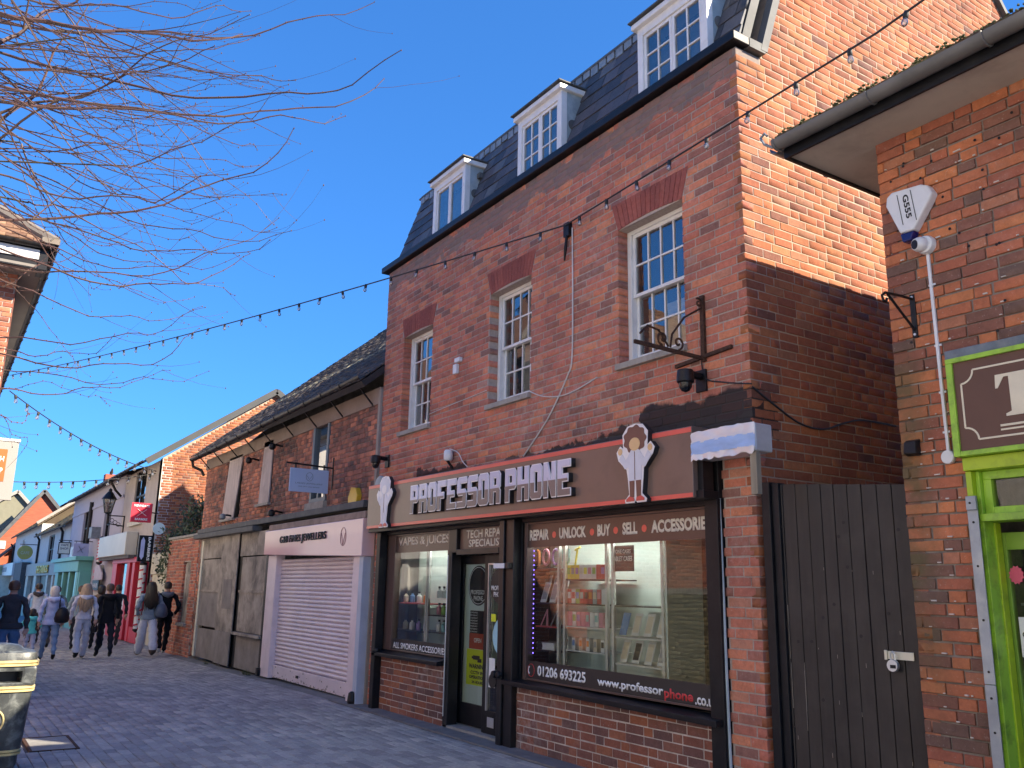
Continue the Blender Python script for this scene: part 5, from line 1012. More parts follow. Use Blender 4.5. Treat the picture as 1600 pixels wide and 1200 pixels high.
# green shop front
LIME = mat('lime_green_paint', (.36, .62, .05), .4, var=.08, scale=3, bump=.12, bscale=20, dirt=(.09, .16, .03), dscale=6, damt=.75)
LIMEY = mat('yellow_green_paint', (.42, .58, .02), .4, var=.06, scale=3, bump=.1, bscale=20, dirt=(.14, .2, .02), dscale=6, damt=.6)
GS = thing('green_shopfront', 'lime green timber shop front with recessed glazed door', 'shopfront', (-2, RY, 0))
TS = thing('tea_sign', 'brown sign with cream notched border and large T in a lime green frame', 'sign', (-2, RY, 2.3))
ys = RY - .1
mb = MB(); mb.box(-2.875, 1.5, ys - .015, RY, 2.895, 2.925).box(-2.875, -2.835, ys - .015, RY, 2.33, 2.895).box(-2.835, 1.5, ys - .015, RY, 2.33, 2.36); mb.build('sign_frame', LIME, TS, bev=.003)
SGB = mat('glossy_brown', (.15, .08, .06), .4, var=.1, scale=2, bump=.0, spec=.2)
MB().box(-2.835, 1.5, ys, RY - .02, 2.36, 2.895).build('sign_panel', SGB, TS)
CRM = mat('cream_paint_line', (.78, .7, .52), .5, bump=0); xo = -2.795
def path_strip(pts, w, y, m, parent, nm):
    mb = MB()
    for a, b in zip(pts, pts[1:]): mb.bar((a[0], y, a[1]), (b[0], y, b[1]), w, .003, up=(0, 1, 0))
    return mb.build(nm, m, parent)
ar1 = [(xo + .075 * math.sin(t), 2.835 - .075 * (1 - math.cos(t)) + .0) for t in [PI / 2 * i / 6 for i in range(7)]]
cxn, r_ = xo, .075
top = [(xo + r_ * math.cos(PI / 2 * i / 6), 2.835 - 0 - r_ * math.sin(PI / 2 * i / 6) + 0) for i in range(7)]     # concave notch around the corner
bot = [(xo + r_ * math.cos(PI / 2 * i / 6), 2.42 + r_ * math.sin(PI / 2 * i / 6)) for i in range(7)]
path_strip([(1.4, 2.835)] + top + [(xo, 2.495)] + bot[::-1] + [(1.4, 2.42)], .0105, ys - .001, CRM, TS, 'border_line')
# serif T
T_ = [(0, 0), (.17, 0), (.17, .016), (.135, .03), (.135, .26), (.165, .26), (.205, .19), (.22, .19), (.215, .28), (-.045, .28), (-.05, .19), (-.035, .19), (.005, .26), (.035, .26), (.035, .03), (0, .016)]
MB().prism([(-2.55 + a * .93, 2.53 + b * .88) for a, b in T_], (0, ys - .004, 0), X3, Z3, (0, 1, 0), .003).build('lettering', CRM, TS)
MB().box(-2.59, 1.3, ys - .003, ys - .0005, 2.475, 2.487).box(-2.59, 1.3, ys - .003, ys - .0005, 2.452, 2.462).build('underline', CRM, TS)
mb = MB(); y = RY - .03
mb.box(-2.86, 1.5, y - .03, RY + .1, 2.25, 2.328).box(-2.86, -2.825, y - .01, RY + .1, 0, 2.249); mb.build('outer_frame', LIMEY, GS, bev=.004)
MB().box(-2.824, -2.80, RY + .0, RY + .16, 0, 2.249).build('jamb', LIME, GS, bev=.003)
mb = MB(); y = RY + .03
mb.box(-2.799, 1.5, y, y + .06, 2.2, 2.249).box(-2.799, -2.75, y, y + .06, 2.0, 2.2).box(-2.75, 1.5, y, y + .06, 2.0, 2.04).box(-2.81, 1.5, y - .05, y + .1, 1.955, 1.999); tr = mb.build('transom_frame', LIME, GS, bev=.003)
o = MB().quad((-2.75, y + .03, 2.04), (1.4, y + .03, 2.04), (1.4, y + .03, 2.2), (-2.75, y + .03, 2.2)).build('pane', GLSHOP, None, fix=False); o.parent = tr
MB().box(-2.84, -2.79, RY + .1, RY + .16, 0, 1.954).build('door_stop', LIMEY, GS, bev=.003)
mb = MB(); y = RY + .17; mb.box(-2.85, -2.775, y, y + .045, 0, 1.9).box(-2.775, 1.0, y, y + .045, 1.8, 1.9).box(-2.775, 1.0, y, y + .045, 0, .3); dr = mb.build('door', mat('olive_green_paint', (.2, .36, .04), .45, var=.1, scale=3, bump=.1), GS, bev=.003)
o = MB().quad((-2.775, y + .02, .3), (1.0, y + .02, .3), (1.0, y + .02, 1.8), (-2.775, y + .02, 1.8)).build('pane', GLSHOP, None, fix=False); o.parent = dr
mb = MB(); st_m = mat('galvanised_strip', (.33, .36, .4), .45, .5, var=.15, scale=6, bump=.05, dirt=(.5, .5, .46), dscale=12); mb.box(-2.862, -2.80, RY - .055, RY - .045, 0, 1.05).box(-2.862, -2.80, RY - .055, RY - .045, 1.053, 2.1).box(-2.855, -2.795, RY - .075, RY - .055, 2.02, 2.1); mb.build('metal_strip', st_m, GS, bev=.002)
mb = MB()
for z in (.3, .55, .8, .98, 1.12, 1.4, 1.7, 1.95, 2.06): mb.lathe((-2.83, RY - .058 - (.02 if z > 2 else 0), z), [(.007, 0), (.007, .003)], 8, axis='y')
mb.build('screw', BLACK, GS)
MB().box(-2.5, 1.3, RY + .9, RY + .95, 0, 2.3).box(-2.6, 1.3, RY + .35, RY + .9, -.02, .01).build('interior', DARKIN, GS)
st = thing('star_sticker', 'pink star burst sticker on the glass of the green door', 'sticker', (-2.735, RY + .17, 1.66)); MB().prism([(-2.735 + (.055 if i % 2 else .045) * math.cos(i * PI / 12) * .8, 1.655 + (.055 if i % 2 else .045) * math.sin(i * PI / 12)) for i in range(24)], (0, RY + .166, 0), X3, Z3, (0, 1, 0), .003).build('star', mat('pink_sticker', (.75, .12, .2), .5, bump=0), st)
mb = MB()
for i in range(90):
    z = random.uniform(.2, 1.95); x = -2.826 + random.uniform(-.006, .003); h_ = random.uniform(.008, .04); mb.add([(x, RY - .0415, z), (x + random.uniform(.004, .014), RY - .0415, z + h_ * .3), (x + .003, RY - .0415, z + h_)], [(0, 1, 2)])
o = mb.build('flaked_paint', mat('pale_flake', (.55, .6, .4), .8), GS, fix=False); o['kind'] = 'stuff'
oc = thing('open_card', 'white card reading OPEN on the glass of the green door', 'card', (-2.7, RY + .17, 1.3)); MB().box(-2.75, -2.56, RY + .166, RY + .17, 1.2, 1.42).build('card_sheet', LETTERW, oc); text('OPEN', 'lettering', INKB, (-2.735, RY + .164, 1.31), X3, Z3, .08, .028, oc, ext=.0005, bold=.03); MB().lathe((-2.69, RY + .163, 1.385), [(.012, 0), (.012, .001)], 10, axis='y').build('emblem', INKB, oc)
for i, (z, n) in enumerate(((.55, 5), (.95, 5), (1.1, 4), (1.5, 5))):
    for k in range(n):
        x = -2.72 + k * .09; t = thing('jar', '%s jar on the %s shelf inside the green shop' % (ORD[k], ['bottom', 'second', 'third', 'top'][i]), 'jar', (x, RY + .6, z), 'jars inside the green shop'); MB().lathe((x, RY + .6, z), [(.03, 0), (.034, .01), (.034, .1), (.02, .12)], 10).build('jar_body', rd.choice(DCOL), t, smooth=True); MB().lathe((x, RY + .6, z + .12), [(.024, 0), (.024, .02)], 10).build('lid', WH, t)
MB().box(-2.9, -1.8, RY + .5, RY + .75, .53, .548).box(-2.9, -1.8, RY + .5, RY + .75, .93, .948).box(-2.9, -1.8, RY + .5, RY + .75, 1.08, 1.098).box(-2.9, -1.8, RY + .5, RY + .75, 1.48, 1.498).build('shelf', WH, GS)

# ------------------------------------------------------------------ old low brick building with the jeweller and boarded shop
OB = thing('old_brick_building', 'old dark red brick building with sagging tiled roof above the shutter and boarded shop', 'building', (-16, 8, 0))
OX0, OX1 = -20.95, XL - .02
OF = Frame((0, D, 0), X3, Z3, (0, -1, 0))
oh = [(-19.2, -18.05, 2.86, 4.13), (-16.72, -16.08, 3.02, 4.14), (-14.02, -13.3, 2.83, 4.2), (-20.75, OX1 - .25, 0, 2.62)]
mb = MB(); grid_core(mb, OF, OX0, OX1, 0, 4.12, oh, -.3, -.009); mb.box(OX0, OX0 + .3, D + .301, 13, 0, 4.3).box(OX0 + .3, OX1, 12.7, 13, 0, 4.3); ow = mb.build('front_wall', MORT_D, OB)
pc = lay(OX0, OX1, 0, 4.1, .075, [[.103], [.103, .103, .215], [.215, .103], [.103]], .01, [block(h) for h in oh], [0, .05, .02, .09], jit=.008, seed=41)
collect('old', ow, OF, pc, BR_OLD, 'brick', .09, .008, name='brick', tonef=lambda c: min(.999, max(0, random.random() * .8 + .15 * math.sin(c.x * 1.7) + .12)))
mb = MB(); mb.box(OX0, OX1 - .02, D - .03, D + .2, 4.101, 4.34); mb.build('eaves_plaster_band', mat('brown_render', (.3, .23, .19), .9, var=.15, scale=3, bump=.3, dirt=(.24, .19, .16), dscale=4), OB)
MB().box(OX1 - .06, OX1 + .01, D - .035, D + .05, 0, 4.3).build('party_strip', mat('grey_mortar_strip', (.32, .28, .24), .9), OB)
og = gutter((OX0 - .15, D - .33, 4.36), (OX1 - .02, D - .33, 4.46), .06, BLACKM, OB)
mb = MB()
for i in range(9): x = OX0 + .3 + i * 1.13; mb.bar((x, D - .02, 4.1), (x, D - .27, 4.36), .02, .02)
mb.tube([(OX0 - .1, D - .33, 4.3), (OX0 - .12, D - .3, 4.18), (OX0 - .05, D - .12, 4.1), (OX0 - .02, D - .06, 3.98)], .035, 8); mb.build('gutter_bracket', BLACKM, OB)
# roof with sag: ridge height varies
def ridge_z(x): t = (x - OX0) / (OX1 - OX0); return 8.15 - .12 * math.sin(PI * t)
RYD = 9.3; rsl = [(x, ) for x in ()]
sv = Vector((0, RYD - (D - .3), 8.1 - 4.38)).normalized(); OFr = Frame((0, D - .36, 4.40), X3, sv, (0, -sv.z, sv.y)); OL = (Vector((0, RYD, 8.1)) - Vector((0, D - .36, 4.40))).length
mb = MB(); q = [OFr.pt(u, v, n) for v in (0, OL) for (u, n) in ((OX0 - .15, -.03), (OX1, -.03), (OX1, -.12), (OX0 - .15, -.12))]; mb.hexa(q)
mb.quad((OX0 - .15, RYD, 8.07), (OX1, RYD, 8.07), (OX1, 13.2, 4.3), (OX0 - .15, 13.2, 4.3)); orf = mb.build('roof', TILE_OLD, OB)
mb = MB(); mb.prism([(D + .1, 4.1), (12.9, 4.1), (RYD, 7.95)], (OX0, 0, 0), Y3, Z3, X3, .25); mb.build('gable_wall', MORT_D, OB)
pc = lay(OX0 - .16, OX1, 0, OL - .02, .105, [[.168]], .004, [], [0, .085], jit=.012, seed=43)
collect('old', orf, OFr, pc, TILE_OLD, 'tile', .016, .012, name='roof_tile')
mb = MB()
for i in range(30): mb.tube([(OX0 + i * .33, RYD, 8.1 + .01 * (i % 2)), (OX0 + i * .33 + .31, RYD, 8.1)], .09, 8)
mb.build('ridge_tile', TILE_OLD, OB)
BOARDL = mat('bleached_board', (.52, .43, .4), .85, var=.15, scale=2, stretch=(6, 1, .8), bump=.3, dirt=(.27, .22, .2), dscale=3)
for (x0b, x1b, x0t, x1t, zb, zt) in ((-19.22, -18.38, -18.97, -18.03, 2.86, 4.15), (-16.74, -16.13, -16.62, -16.1, 3.02, 4.2)):
    MB().hexa([(x0b, D - .03, zb), (x1b, D - .03, zb), (x1b, D - .005, zb), (x0b, D - .005, zb), (x0t, D - .03, zt), (x1t, D - .03, zt), (x1t, D - .005, zt), (x0t, D - .005, zt)]).build('boarded_window', BOARDL, OB, bev=.003)
    MB().box(x0b - .08, x1b + .08, D - .07, D, zb - .05, zb - .002).build('window_sill', STONE, OB)
GREYF = mat('blue_grey_frame', (.13, .16, .18), .5, var=.1, bump=.1)
mb = MB(); a, b, z0, z1 = -14.02, -13.3, 2.84, 4.2; mb.box(a, a + .09, D - .02, D + .08, z0, z1).box(b - .08, b, D - .02, D + .08, z0, z1).box(a + .09, b - .08, D - .02, D + .08, z1 - .09, z1).box(a + .09, b - .08, D - .02, D + .08, z0, z0 + .07).box(-13.72, -13.66, D + .0, D + .06, z0 + .07, z0 + .5)
of = mb.build('window_frame', GREYF, OB, bev=.003); o = MB().quad((a + .09, D + .03, z0 + .07), (b - .08, D + .03, z0 + .07), (b - .08, D + .03, z1 - .09), (a + .09, D + .03, z1 - .09)).build('pane', glassmat('mirror_glass', boost=.3), None, fix=False); o.parent = of
MB().box(a - .06, b + .06, D - .07, D + .02, z0 - .14, z0 - .002).build('window_sill', STONE, OB, bev=.004); MB().box(a, b, D + .3, D + .32, z0, z1).build('dark_room', DARKIN, OB)
MB().box(-20.8, OX1 - .2, D - .12, D - .002, 2.62, 2.72).box(-20.8, -16.4, D - .2, D - .005, 2.5, 2.6).build('stone_string_course', LEADD, OB, bev=.01)
for i, (x, z, l) in enumerate(((-18.5, 2.9, 'small bulkhead lamp on the dark brick above the boarded shop'), (-15.6, 4.0, 'black wall lamp between the boarded windows'), (-15.35, 2.78, 'black floodlight at the left end of the jeweller fascia'), (-17.0, 3.9, 'small black lamp under the eaves beside the left boarded window'))):
    t = thing('wall_lamp', l, 'lamp', (x, D, z)); MB().tube([(x, D, z), (x, D - .12, z + .02), (x, D - .2, z)], .02, 6).build('arm', BLACKM, t); MB().lathe((x, D - .2, z - .08), [(.03, 0), (.06, .03), (.06, .09), (.03, .12)], 10).build('lamp_head', BLACKM if i else LEADM, t, smooth=True)
t = thing('alarm_box', 'yellow hexagonal alarm box beside the left end of the phone shop', 'alarm box', (-12, D, 2.8)); MB().prism([(-12.2, 2.66), (-11.92, 2.66), (-11.88, 2.82), (-11.95, 2.93), (-12.12, 2.95), (-12.22, 2.8)], (0, D - .08, 0), X3, Z3, (0, 1, 0), .08).build('cover', mat('yellow_box', (.7, .42, .03), .4, bump=.05), t, bev=.01)
# jeweller front
JW = thing('jeweller_shopfront', 'pink jeweller shop front with closed roller shutter', 'shopfront', (-13.5, D, 0))
PINK = mat('pale_pink_paint', (.8, .66, .67), .45, var=.05, scale=2, bump=.05, dirt=(.45, .38, .38), dscale=5, damt=.3); PINKG = mat('pink_gloss_sign', (.8, .54, .53), .1, var=.04, scale=1, bump=0)
js = thing('jeweller_sign', 'glossy pink fascia sign with raised black letters over the shutter', 'sign', (-13.4, 4.95, 1.95))
MB().hexa([(-15.6, 4.93, 2.04), (-11.33, 4.93, 1.93), (-11.33, D - .01, 1.93), (-15.6, D - .01, 2.04), (-15.6, 4.93, 2.45), (-11.33, 4.93, 2.45), (-11.33, D - .01, 2.45), (-15.6, D - .01, 2.45)]).build('panel', PINKG, js, bev=.01)
text('G&B FINES JEWELLERS', 'lettering', INKB, (-14.75, 4.925, 2.18), X3, Z3, 2.1, .15, js, ext=.014, bold=.01)
mb = MB(); mb.tube([(-12.0 + .1 * math.cos(k * PI / 12), 4.926, 2.22 + .13 * math.sin(k * PI / 12)) for k in range(25)], .004, 4).tube([(-12.07, 4.926, 2.27), (-12.0, 4.926, 2.1), (-11.93, 4.926, 2.27)], .004, 4); mb.build('emblem_line', mat('brown_line', (.3, .12, .12), .5, bump=0), js)
MB().box(-15.6, -11.4, D - .14, D - .01, 2.46, 2.56).build('cornice', mat('peeling_brown', (.33, .24, .19), .85, var=.25, scale=5, bump=.4), JW, bev=.01)
MB().box(-15.62, -15.17, D - .1, D + .05, 0, 2.03).build('pilaster', PINK, JW, bev=.006); MB().box(-11.78, -11.5, D - .12, D + .05, 0, 1.94).build('pilaster', PINK, JW, bev=.006)
MB().box(-11.495, -11.37, D - .15, D + .05, 0, 2.0).build('corner_trim', mat('pale_blue_trim', (.45, .5, .6), .5), JW, bev=.006)
mb = MB(); n = 27; z0, z1 = .22, 1.96; y = D + .02; PINKS = mat('pink_shutter', (.8, .67, .68), .38, var=.05, scale=2, bump=.03, dirt=(.55, .45, .45), dscale=3, damt=.3)
for i in range(n):
    za = z0 + (z1 - z0) * i / n; h = (z1 - z0) / n
    m1 = MB(); prof = [(0, 0), (-.012, .004), (-.026, h * .3), (-.03, h * .5), (-.026, h * .7), (-.012, h - .006), (0, h - .002)]
    vs = [(x, y + p[0], za + p[1]) for x in (-15.17, -11.78) for p in prof]; k = len(prof); m1.add(vs, [(j, j + 1, k + j + 1, k + j) for j in range(k - 1)]); m1.build('shutter_slat', PINKS, JW, smooth=True, fix=False)
MB().box(-15.17, -11.78, D - .03, D + .04, 0.02, .215).build('shutter_bottom_rail', PINKS, JW, bev=.005)
mb = MB(); mb.box(-15.66, -15.58, D - .16, D - .08, 0, .13).box(-14.0, -13.9, D - .04, D - .03, .1, .14).box(-11.95, -11.85, D - .04, D - .03, .12, .15).lathe((-11.45, D - .17, .0), [(.05, 0), (.06, .04), (.045, .14), (.02, .16)], 10); mb.build('shutter_lock', BLACKM, JW)
mb = MB()
for i in range(70):
    x = random.uniform(-15.1, -11.8); z = .02 + random.uniform(0, 1) ** 3 * .16; w = random.uniform(.01, .06); mb.add([(x, D - .0315, z), (x + w, D - .0315, z + random.uniform(-.01, .01)), (x + w * .6, D - .0315, z + random.uniform(.01, .035))], [(0, 1, 2)])
o = mb.build('paint_chip', mat('bare_wood_chip', (.2, .15, .12), .9), JW, fix=False); o['kind'] = 'stuff'
# hanging sign of the jeweller: projects from the wall
t = thing('hanging_sign', 'pale blue hanging sign with ring emblem on a black bar outside the jeweller', 'sign', (-13.05, 4.9, 3.3)); xh = -13.05
z0_, z1_ = 2.925, 3.285
MB().box(xh - .015, xh + .015, 4.43, 5.05, z0_ - .0, z1_).build('panel', mat('powder_blue_panel', (.42, .5, .66), .5, var=.03, bump=0), t, bev=.004)
MB().bar((xh, D + .0, 3.33), (xh, 4.36, 3.36), .02, .025).box(xh - .01, xh + .01, 4.5, 4.52, z1_, 3.37).box(xh - .01, xh + .01, 4.96, 4.98, z1_, 3.37).bar((xh, D - .01, 3.0), (xh, D - .01, 3.5), .02, .02).build('hanging_bar', BLACKM, t)
# text reads along -Y... facing +X: reading direction +Y
text('LADIES JEWELLERY', 'lettering', GREYF, (xh + .0155, 4.52, 3.04), Y3, Z3, .44, .03, t, ext=.0005); text('FINE GIFTS AND REPAIRS', 'lettering', GREYF, (xh + .0155, 4.57, 3.0), Y3, Z3, .34, .017, t, ext=.0005)
MB().tube([(xh + .016, 4.74 + .055 * math.cos(k * PI / 10), 3.165 + .065 * math.sin(k * PI / 10)) for k in range(21)], .003, 4).tube([(xh + .016, 4.7, 3.18), (xh + .016, 4.74, 3.12), (xh + .016, 4.78, 3.18)], .003, 4).build('ring_emblem', GREYF, t)
# boarded shop
PLY = mat('weathered_plywood', (.36, .31, .26), .85, var=.3, scale=3, bump=.35, bscale=30, dirt=(.1, .09, .08), dscale=2.2, damt=1); PLYD = mat('dark_plywood', (.23, .205, .19), .85, var=.3, scale=3, bump=.35, dirt=(.24, .21, .18), dscale=5, damt=.6)
BS = thing('boarded_shopfront', 'disused shop front covered with weathered grey brown plywood boards', 'shopfront', (-18.2, D, 0))
def pl_(x0, x1, z0, z1, y, m, nm='plywood_board'): return MB().box(x0, x1, y, y + .02, z0, z1).build(nm, m, BS, bev=.003)
pl_(-20.6, -18.72, 2.06, 2.5, D - .06, PLY, 'fascia_board'); pl_(-17.5, -15.66, 2.06, 2.5, D - .06, PLY, 'fascia_board'); pl_(-18.7, -17.52, .62, 2.5, D - .1, PLY); pl_(-20.3, -18.75, 1.4, 2.04, D - .05, PLY); pl_(-20.3, -18.72, .65, 1.38, D - .055, PLYD)
pl_(-17.35, -15.75, 1.42, 2.04, D - .05, PLY); pl_(-17.35, -15.75, .66, 1.4, D - .055, PLY); pl_(-20.3, -18.6, 0, .6, D - .04, PLYD); pl_(-18.6, -17.55, 0, .62, D - .11, PLYD); pl_(-17.35, -15.7, 0, .58, D - .05, PLYD)
MB().box(-17.51, -17.37, D - .05, D + .1, 0, 2.45).build('black_post', BLACK, BS); MB().box(-15.73, -15.64, D - .1, D + .1, 0, 2.45).build('black_post', BLACK, BS); MB().box(-20.45, -20.32, D - .07, D + .05, 0, 2.45).build('pale_post', CREAM, BS); MB().box(-20.7, -20.46, D - .01, D + .05, 0, 2.5).build('side_board', PLYD, BS)
MB().box(-17.4, -15.7, D - .14, D - .02, .6, .65).build('cross_rail', PLY, BS); MB().box(-17.4, -15.7, D - .07, D - .03, 1.375, 1.42).build('cross_rail', PLY, BS); MB().box(-20.3, -18.75, D - .07, D - .03, 1.36, 1.4).build('cross_rail', PLY, BS)
mb = MB(); mb.box(-20.7, -15.7, D + .1, D + .15, 0, 2.55); mb.build('backing', DARKIN, BS)
t = thing('bill_poster', 'torn dark bill poster pasted on the boarded shop', 'poster', (-18.1, D - .1, 1.3)); MB().box(-18.35, -17.75, D - .104, D - .1005, 1.05, 1.62).build('paper', PLYD, t)
for i, (x, r0) in enumerate(((-18.9, 1), (-16.3, 2), (-16.1, 3))):
    mb = MB()
    for k in range(26):
        a = random.uniform(0, 6.28); l = random.uniform(.04, .13); w = .012; bx = x + random.uniform(-.08, .08); by = D - .12 - random.uniform(0, .06)
        mb.add([(bx - w, by, gz(x)), (bx + w, by, gz(x)), (bx + math.cos(a) * l, by + math.sin(a) * l * .6, gz(x) + random.uniform(.04, .12))], [(0, 1, 2)])
    tag(mb.build('weed_tuft', mat('weed_green', (.07, .09, .03), .9, bump=0), None, fix=False), 'small weed tuft at the foot of the %s' % ['middle boarded panel', 'right boarded panel', 'shutter pilaster'][i], 'weed')
# ------------------------------------------------------------------ low wall, side gate and ivy beyond the old building
LW = thing('low_brick_wall', 'low dark red brick wall with two arched boarded openings past the boarded shop', 'wall', (-22.5, D, -.1))
LF = Frame((0, D - .02, -.12), X3, Z3, (0, -1, 0)); lx0, lx1 = -23.95, -20.97
lh = [(-22.2, -21.5, .75, 2.15)]
mb = MB(); grid_core(mb, LF, lx0, lx1, 0, 2.72, lh, -.25, -.009); lc = mb.build('wall_core', MORT, LW)
pc = lay(lx0, lx1, 0, 2.72, .075, [[.215], [.215, .103]], .011, [block(h) for h in lh], [0, .1, .05], jit=.006, seed=51); collect('lowwall', lc, LF, pc, BR_MAIN, 'brick', .09, .006, name='brick')
MB().box(lx0 - .03, lx1, D - .06, D + .25, 2.6, 2.66).build('coping', STONE, LW, bev=.008)
MB().box(-22.19, -21.51, D + .03, D + .06, .63, 1.93).prism([(-21.85 + .34 * math.cos(i * PI / 10), 1.93 + .12 * math.sin(i * PI / 10)) for i in range(11)], (0, D + .03, 0), X3, Z3, (0, 1, 0), .03).build('boarded_opening', PLY, LW)
MB().box(-22.25, -21.45, D - .08, D + .03, .57, .625).build('window_sill', STONE, LW)
MB().box(lx0, lx0 + .3, D + .24, 8.5, -.12, 2.5).build('return_wall', BR_OLD, LW)
SG2 = thing('side_gate', 'pair of tall beige doors between the low brick wall and the barber shop', 'gate', (-24.9, D, -.1))
for x in (-25.85, -24.95): MB().box(x, x + .88, D + .02, D + .07, -.1, 1.75).build('door_leaf', CREAM, SG2, bev=.006)
MB().box(-25.95, -24.0, D - .02, D + .1, 1.76, 2.3).box(-24.05, -23.97, D, D + .1, -.1, 1.75).build('frame', CREAM, SG2)
def leafmass(c, rad, n, size, m, name, label, cat, seed, flat=1.0):
    r = np.random.default_rng(seed); vs = []; fs = []
    for i in range(n):
        d = r.normal(size=3); d /= np.linalg.norm(d); rr = r.uniform(.35, 1) ** .6 * (1 + .25 * math.sin(5 * d[0] + 3 * d[2] + seed))
        p = np.array(c) + d * np.array(rad) * rr; a = r.normal(size=3); a /= np.linalg.norm(a); b = np.cross(a, r.normal(size=3)); b /= np.linalg.norm(b) + 1e-9; s = size * r.uniform(.6, 1.3)
        o = len(vs); vs += [tuple(p - a * s), tuple(p + b * s * .5), tuple(p + a * s), tuple(p - b * s * .5)]; fs.append((o, o + 1, o + 2, o + 3))
    o = MB().add(vs, fs).build(name, m, None, fix=False)
    return o
IVY = mat('ivy_leaf', (.06, .09, .045), .55, var=.5, scale=15, bump=0)
t = thing('ivy_bush', 'dark ivy bush growing over the low brick wall beside the sunlit gable', 'bush', (-23.5, 5.6, 2.6))
for c, rad, n, sd in (((-23.0, 5.6, 3.0), (1.1, .5, .7), 1500, 1), ((-24.3, 5.3, 2.2), (.8, .4, .9), 1500, 2), ((-22.3, 5.8, 3.3), (.6, .4, .6), 700, 3)):
    o = leafmass(c, rad, n, .055, IVY, 'foliage', None, None, sd); par(o, t)
mb = MB()
for i in range(14): x = -24.6 + i * .17; mb.tube([(x, D + .1, -.1), (x + .1, D + .15, 1.5), (x + random.uniform(-.1, .5), 5.5, 3.0 + random.uniform(-.4, .5))], [.03, .02, .008], 5)
o = mb.build('stem', RUST, t)

# ------------------------------------------------------------------ barber building with sunlit gable
CB = thing('barber_building', 'cream fronted building with sunlit orange brick gable end above the barber shop', 'building', (-29, 8, -.1))
gx = -26.05
RENDER = mat('cream_render', (.56, .5, .45), .9, var=.06, scale=2, bump=.15, dirt=(.42, .37, .33), dscale=3)
GF = Frame((gx, 0, 0), Y3, Z3, X3)
rp = [(D, -.2), (11.2, -.2), (11.2, 5.2), (8.2, 7.25), (D, 4.98)]
mb = MB(); mb.prism(rp, (gx - .3, 0, 0), Y3, Z3, X3, .292); gw = mb.build('gable_wall', MORT_L, CB)
def gblk(v):
    if v < 4.95: return []
    return [(0, D + (v - 4.93) * 1.36 + .04), (11.2 - (v - 5.1) * 1.46, 20)]
pc = lay(D + .02, 11.2, 1.0, 7.2, .075, [[.215], [.215], [.215, .103]], .011, [gblk], [0, .11, .04], jit=.006, seed=61); collect('cream', gw, GF, pc, BR_SIDE, 'brick', .07, .004, name='brick')
CF = Frame((0, D, 0), X3, Z3, (0, -1, 0)); ch = [(-29.75, -28.1, 3.35, 4.92), (-31.4, -26.4, -.2, 2.2)]
mb = MB(); grid_core(mb, CF, -31.5, gx - .001, -.2, 4.95, ch, -.3, 0); mb.box(-31.5, -31.2, D + .301, 11, -.2, 4.95); mb.build('front_wall', RENDER, CB)
mb = MB(); mb.box(-29.7, -29.62, D + .03, D + .1, 3.35, 4.92).box(-28.2, -28.1, D + .03, D + .1, 3.35, 4.92).box(-28.98, -28.92, D + .03, D + .1, 3.35, 4.92).box(-29.62, -28.2, D + .04, D + .1, 4.1, 4.16); f = mb.build('window_frame', BLACK, CB); o = MB().quad((-29.75, D + .08, 3.35), (-28.1, D + .08, 3.35), (-28.1, D + .08, 4.92), (-29.75, D + .08, 4.92)).build('pane', GLS, None, fix=False); o.parent = f
MB().box(-29.9, -28.0, D - .1, D, 3.22, 3.345).build('window_sill', CREAM, CB); MB().box(-31, -27, D + .5, D + .55, -.1, 4.9).build('dark_room', DARKIN, CB)
mb = MB(); mb.hexa([(-31.7, D - .45, 4.82), (gx + .12, D - .45, 4.82), (gx + .12, 8.2, 7.3), (-31.7, 8.2, 7.3), (-31.7, D - .45, 4.9), (gx + .12, D - .45, 4.9), (gx + .12, 8.2, 7.4), (-31.7, 8.2, 7.4)]).hexa([(-31.7, 8.2, 7.3), (gx + .12, 8.2, 7.3), (gx + .12, 11.6, 4.9), (-31.7, 11.6, 4.9), (-31.7, 8.2, 7.4), (gx + .12, 8.2, 7.4), (gx + .12, 11.6, 5.0), (-31.7, 11.6, 5.0)])
mb.build('roof', TILE_OLD, CB); MB().bar((gx + .13, D - .45, 4.83), (gx + .13, 8.2, 7.32), .04, .17).bar((gx + .13, 8.2, 7.32), (gx + .13, 11.6, 4.95), .04, .17).build('bargeboard', mat('grey_bargeboard', (.055, .058, .06), .7), CB)
gutter((-31.7, D - .5, 4.86), (gx + .1, D - .5, 4.86), .05, BLACKM, CB); MB().tube([(-31.55, D - .48, 4.8), (-31.55, D - .3, 4.5), (-31.55, D - .1, 4.3)], .04, 8).build('downpipe', BLACKM, CB)
t = thing('pigeon', 'small grey pigeon perched on the barber building gutter', 'bird', (-31.4, 4.62, 4.95)); MB().tube([(-31.6, 4.62, 5.0), (-31.5, 4.62, 5.02), (-31.4, 4.62, 5.05), (-31.32, 4.62, 5.12), (-31.27, 4.62, 5.16), (-31.24, 4.62, 5.155)], [.01, .04, .06, .035, .03, .004], 8).build('bird_body', LEADD, t, smooth=True); MB().tube([(-31.4, 4.6, 4.9), (-31.4, 4.6, 5.02)], .006, 5).build('leg', REDST, t)
RS_ = thing('red_barber_shopfront', 'bright red barber shop front with open door and glazing bars', 'shopfront', (-29, D, -.1)); RED = mat('bright_red_paint', (.65, .03, .055), .4, var=.08, bump=.05)
mb = MB()
for a, b in ((-31.45, -30.7), (-28.95, -28.55), (-28.1, -27.75), (-26.65, -26.5)): mb.box(a, b, D - .12, D + .1, -.12, 2.2)
mb.box(-31.45, -26.5, D - .14, D + .1, 2.1, 2.25); mb.build('frame', RED, RS_, bev=.01)
MB().box(-30.7, -28.95, D - .1, D + .08, -.12, .3).box(-27.75, -26.65, D - .1, D + .08, -.12, .3).build('stall_riser', RED, RS_)
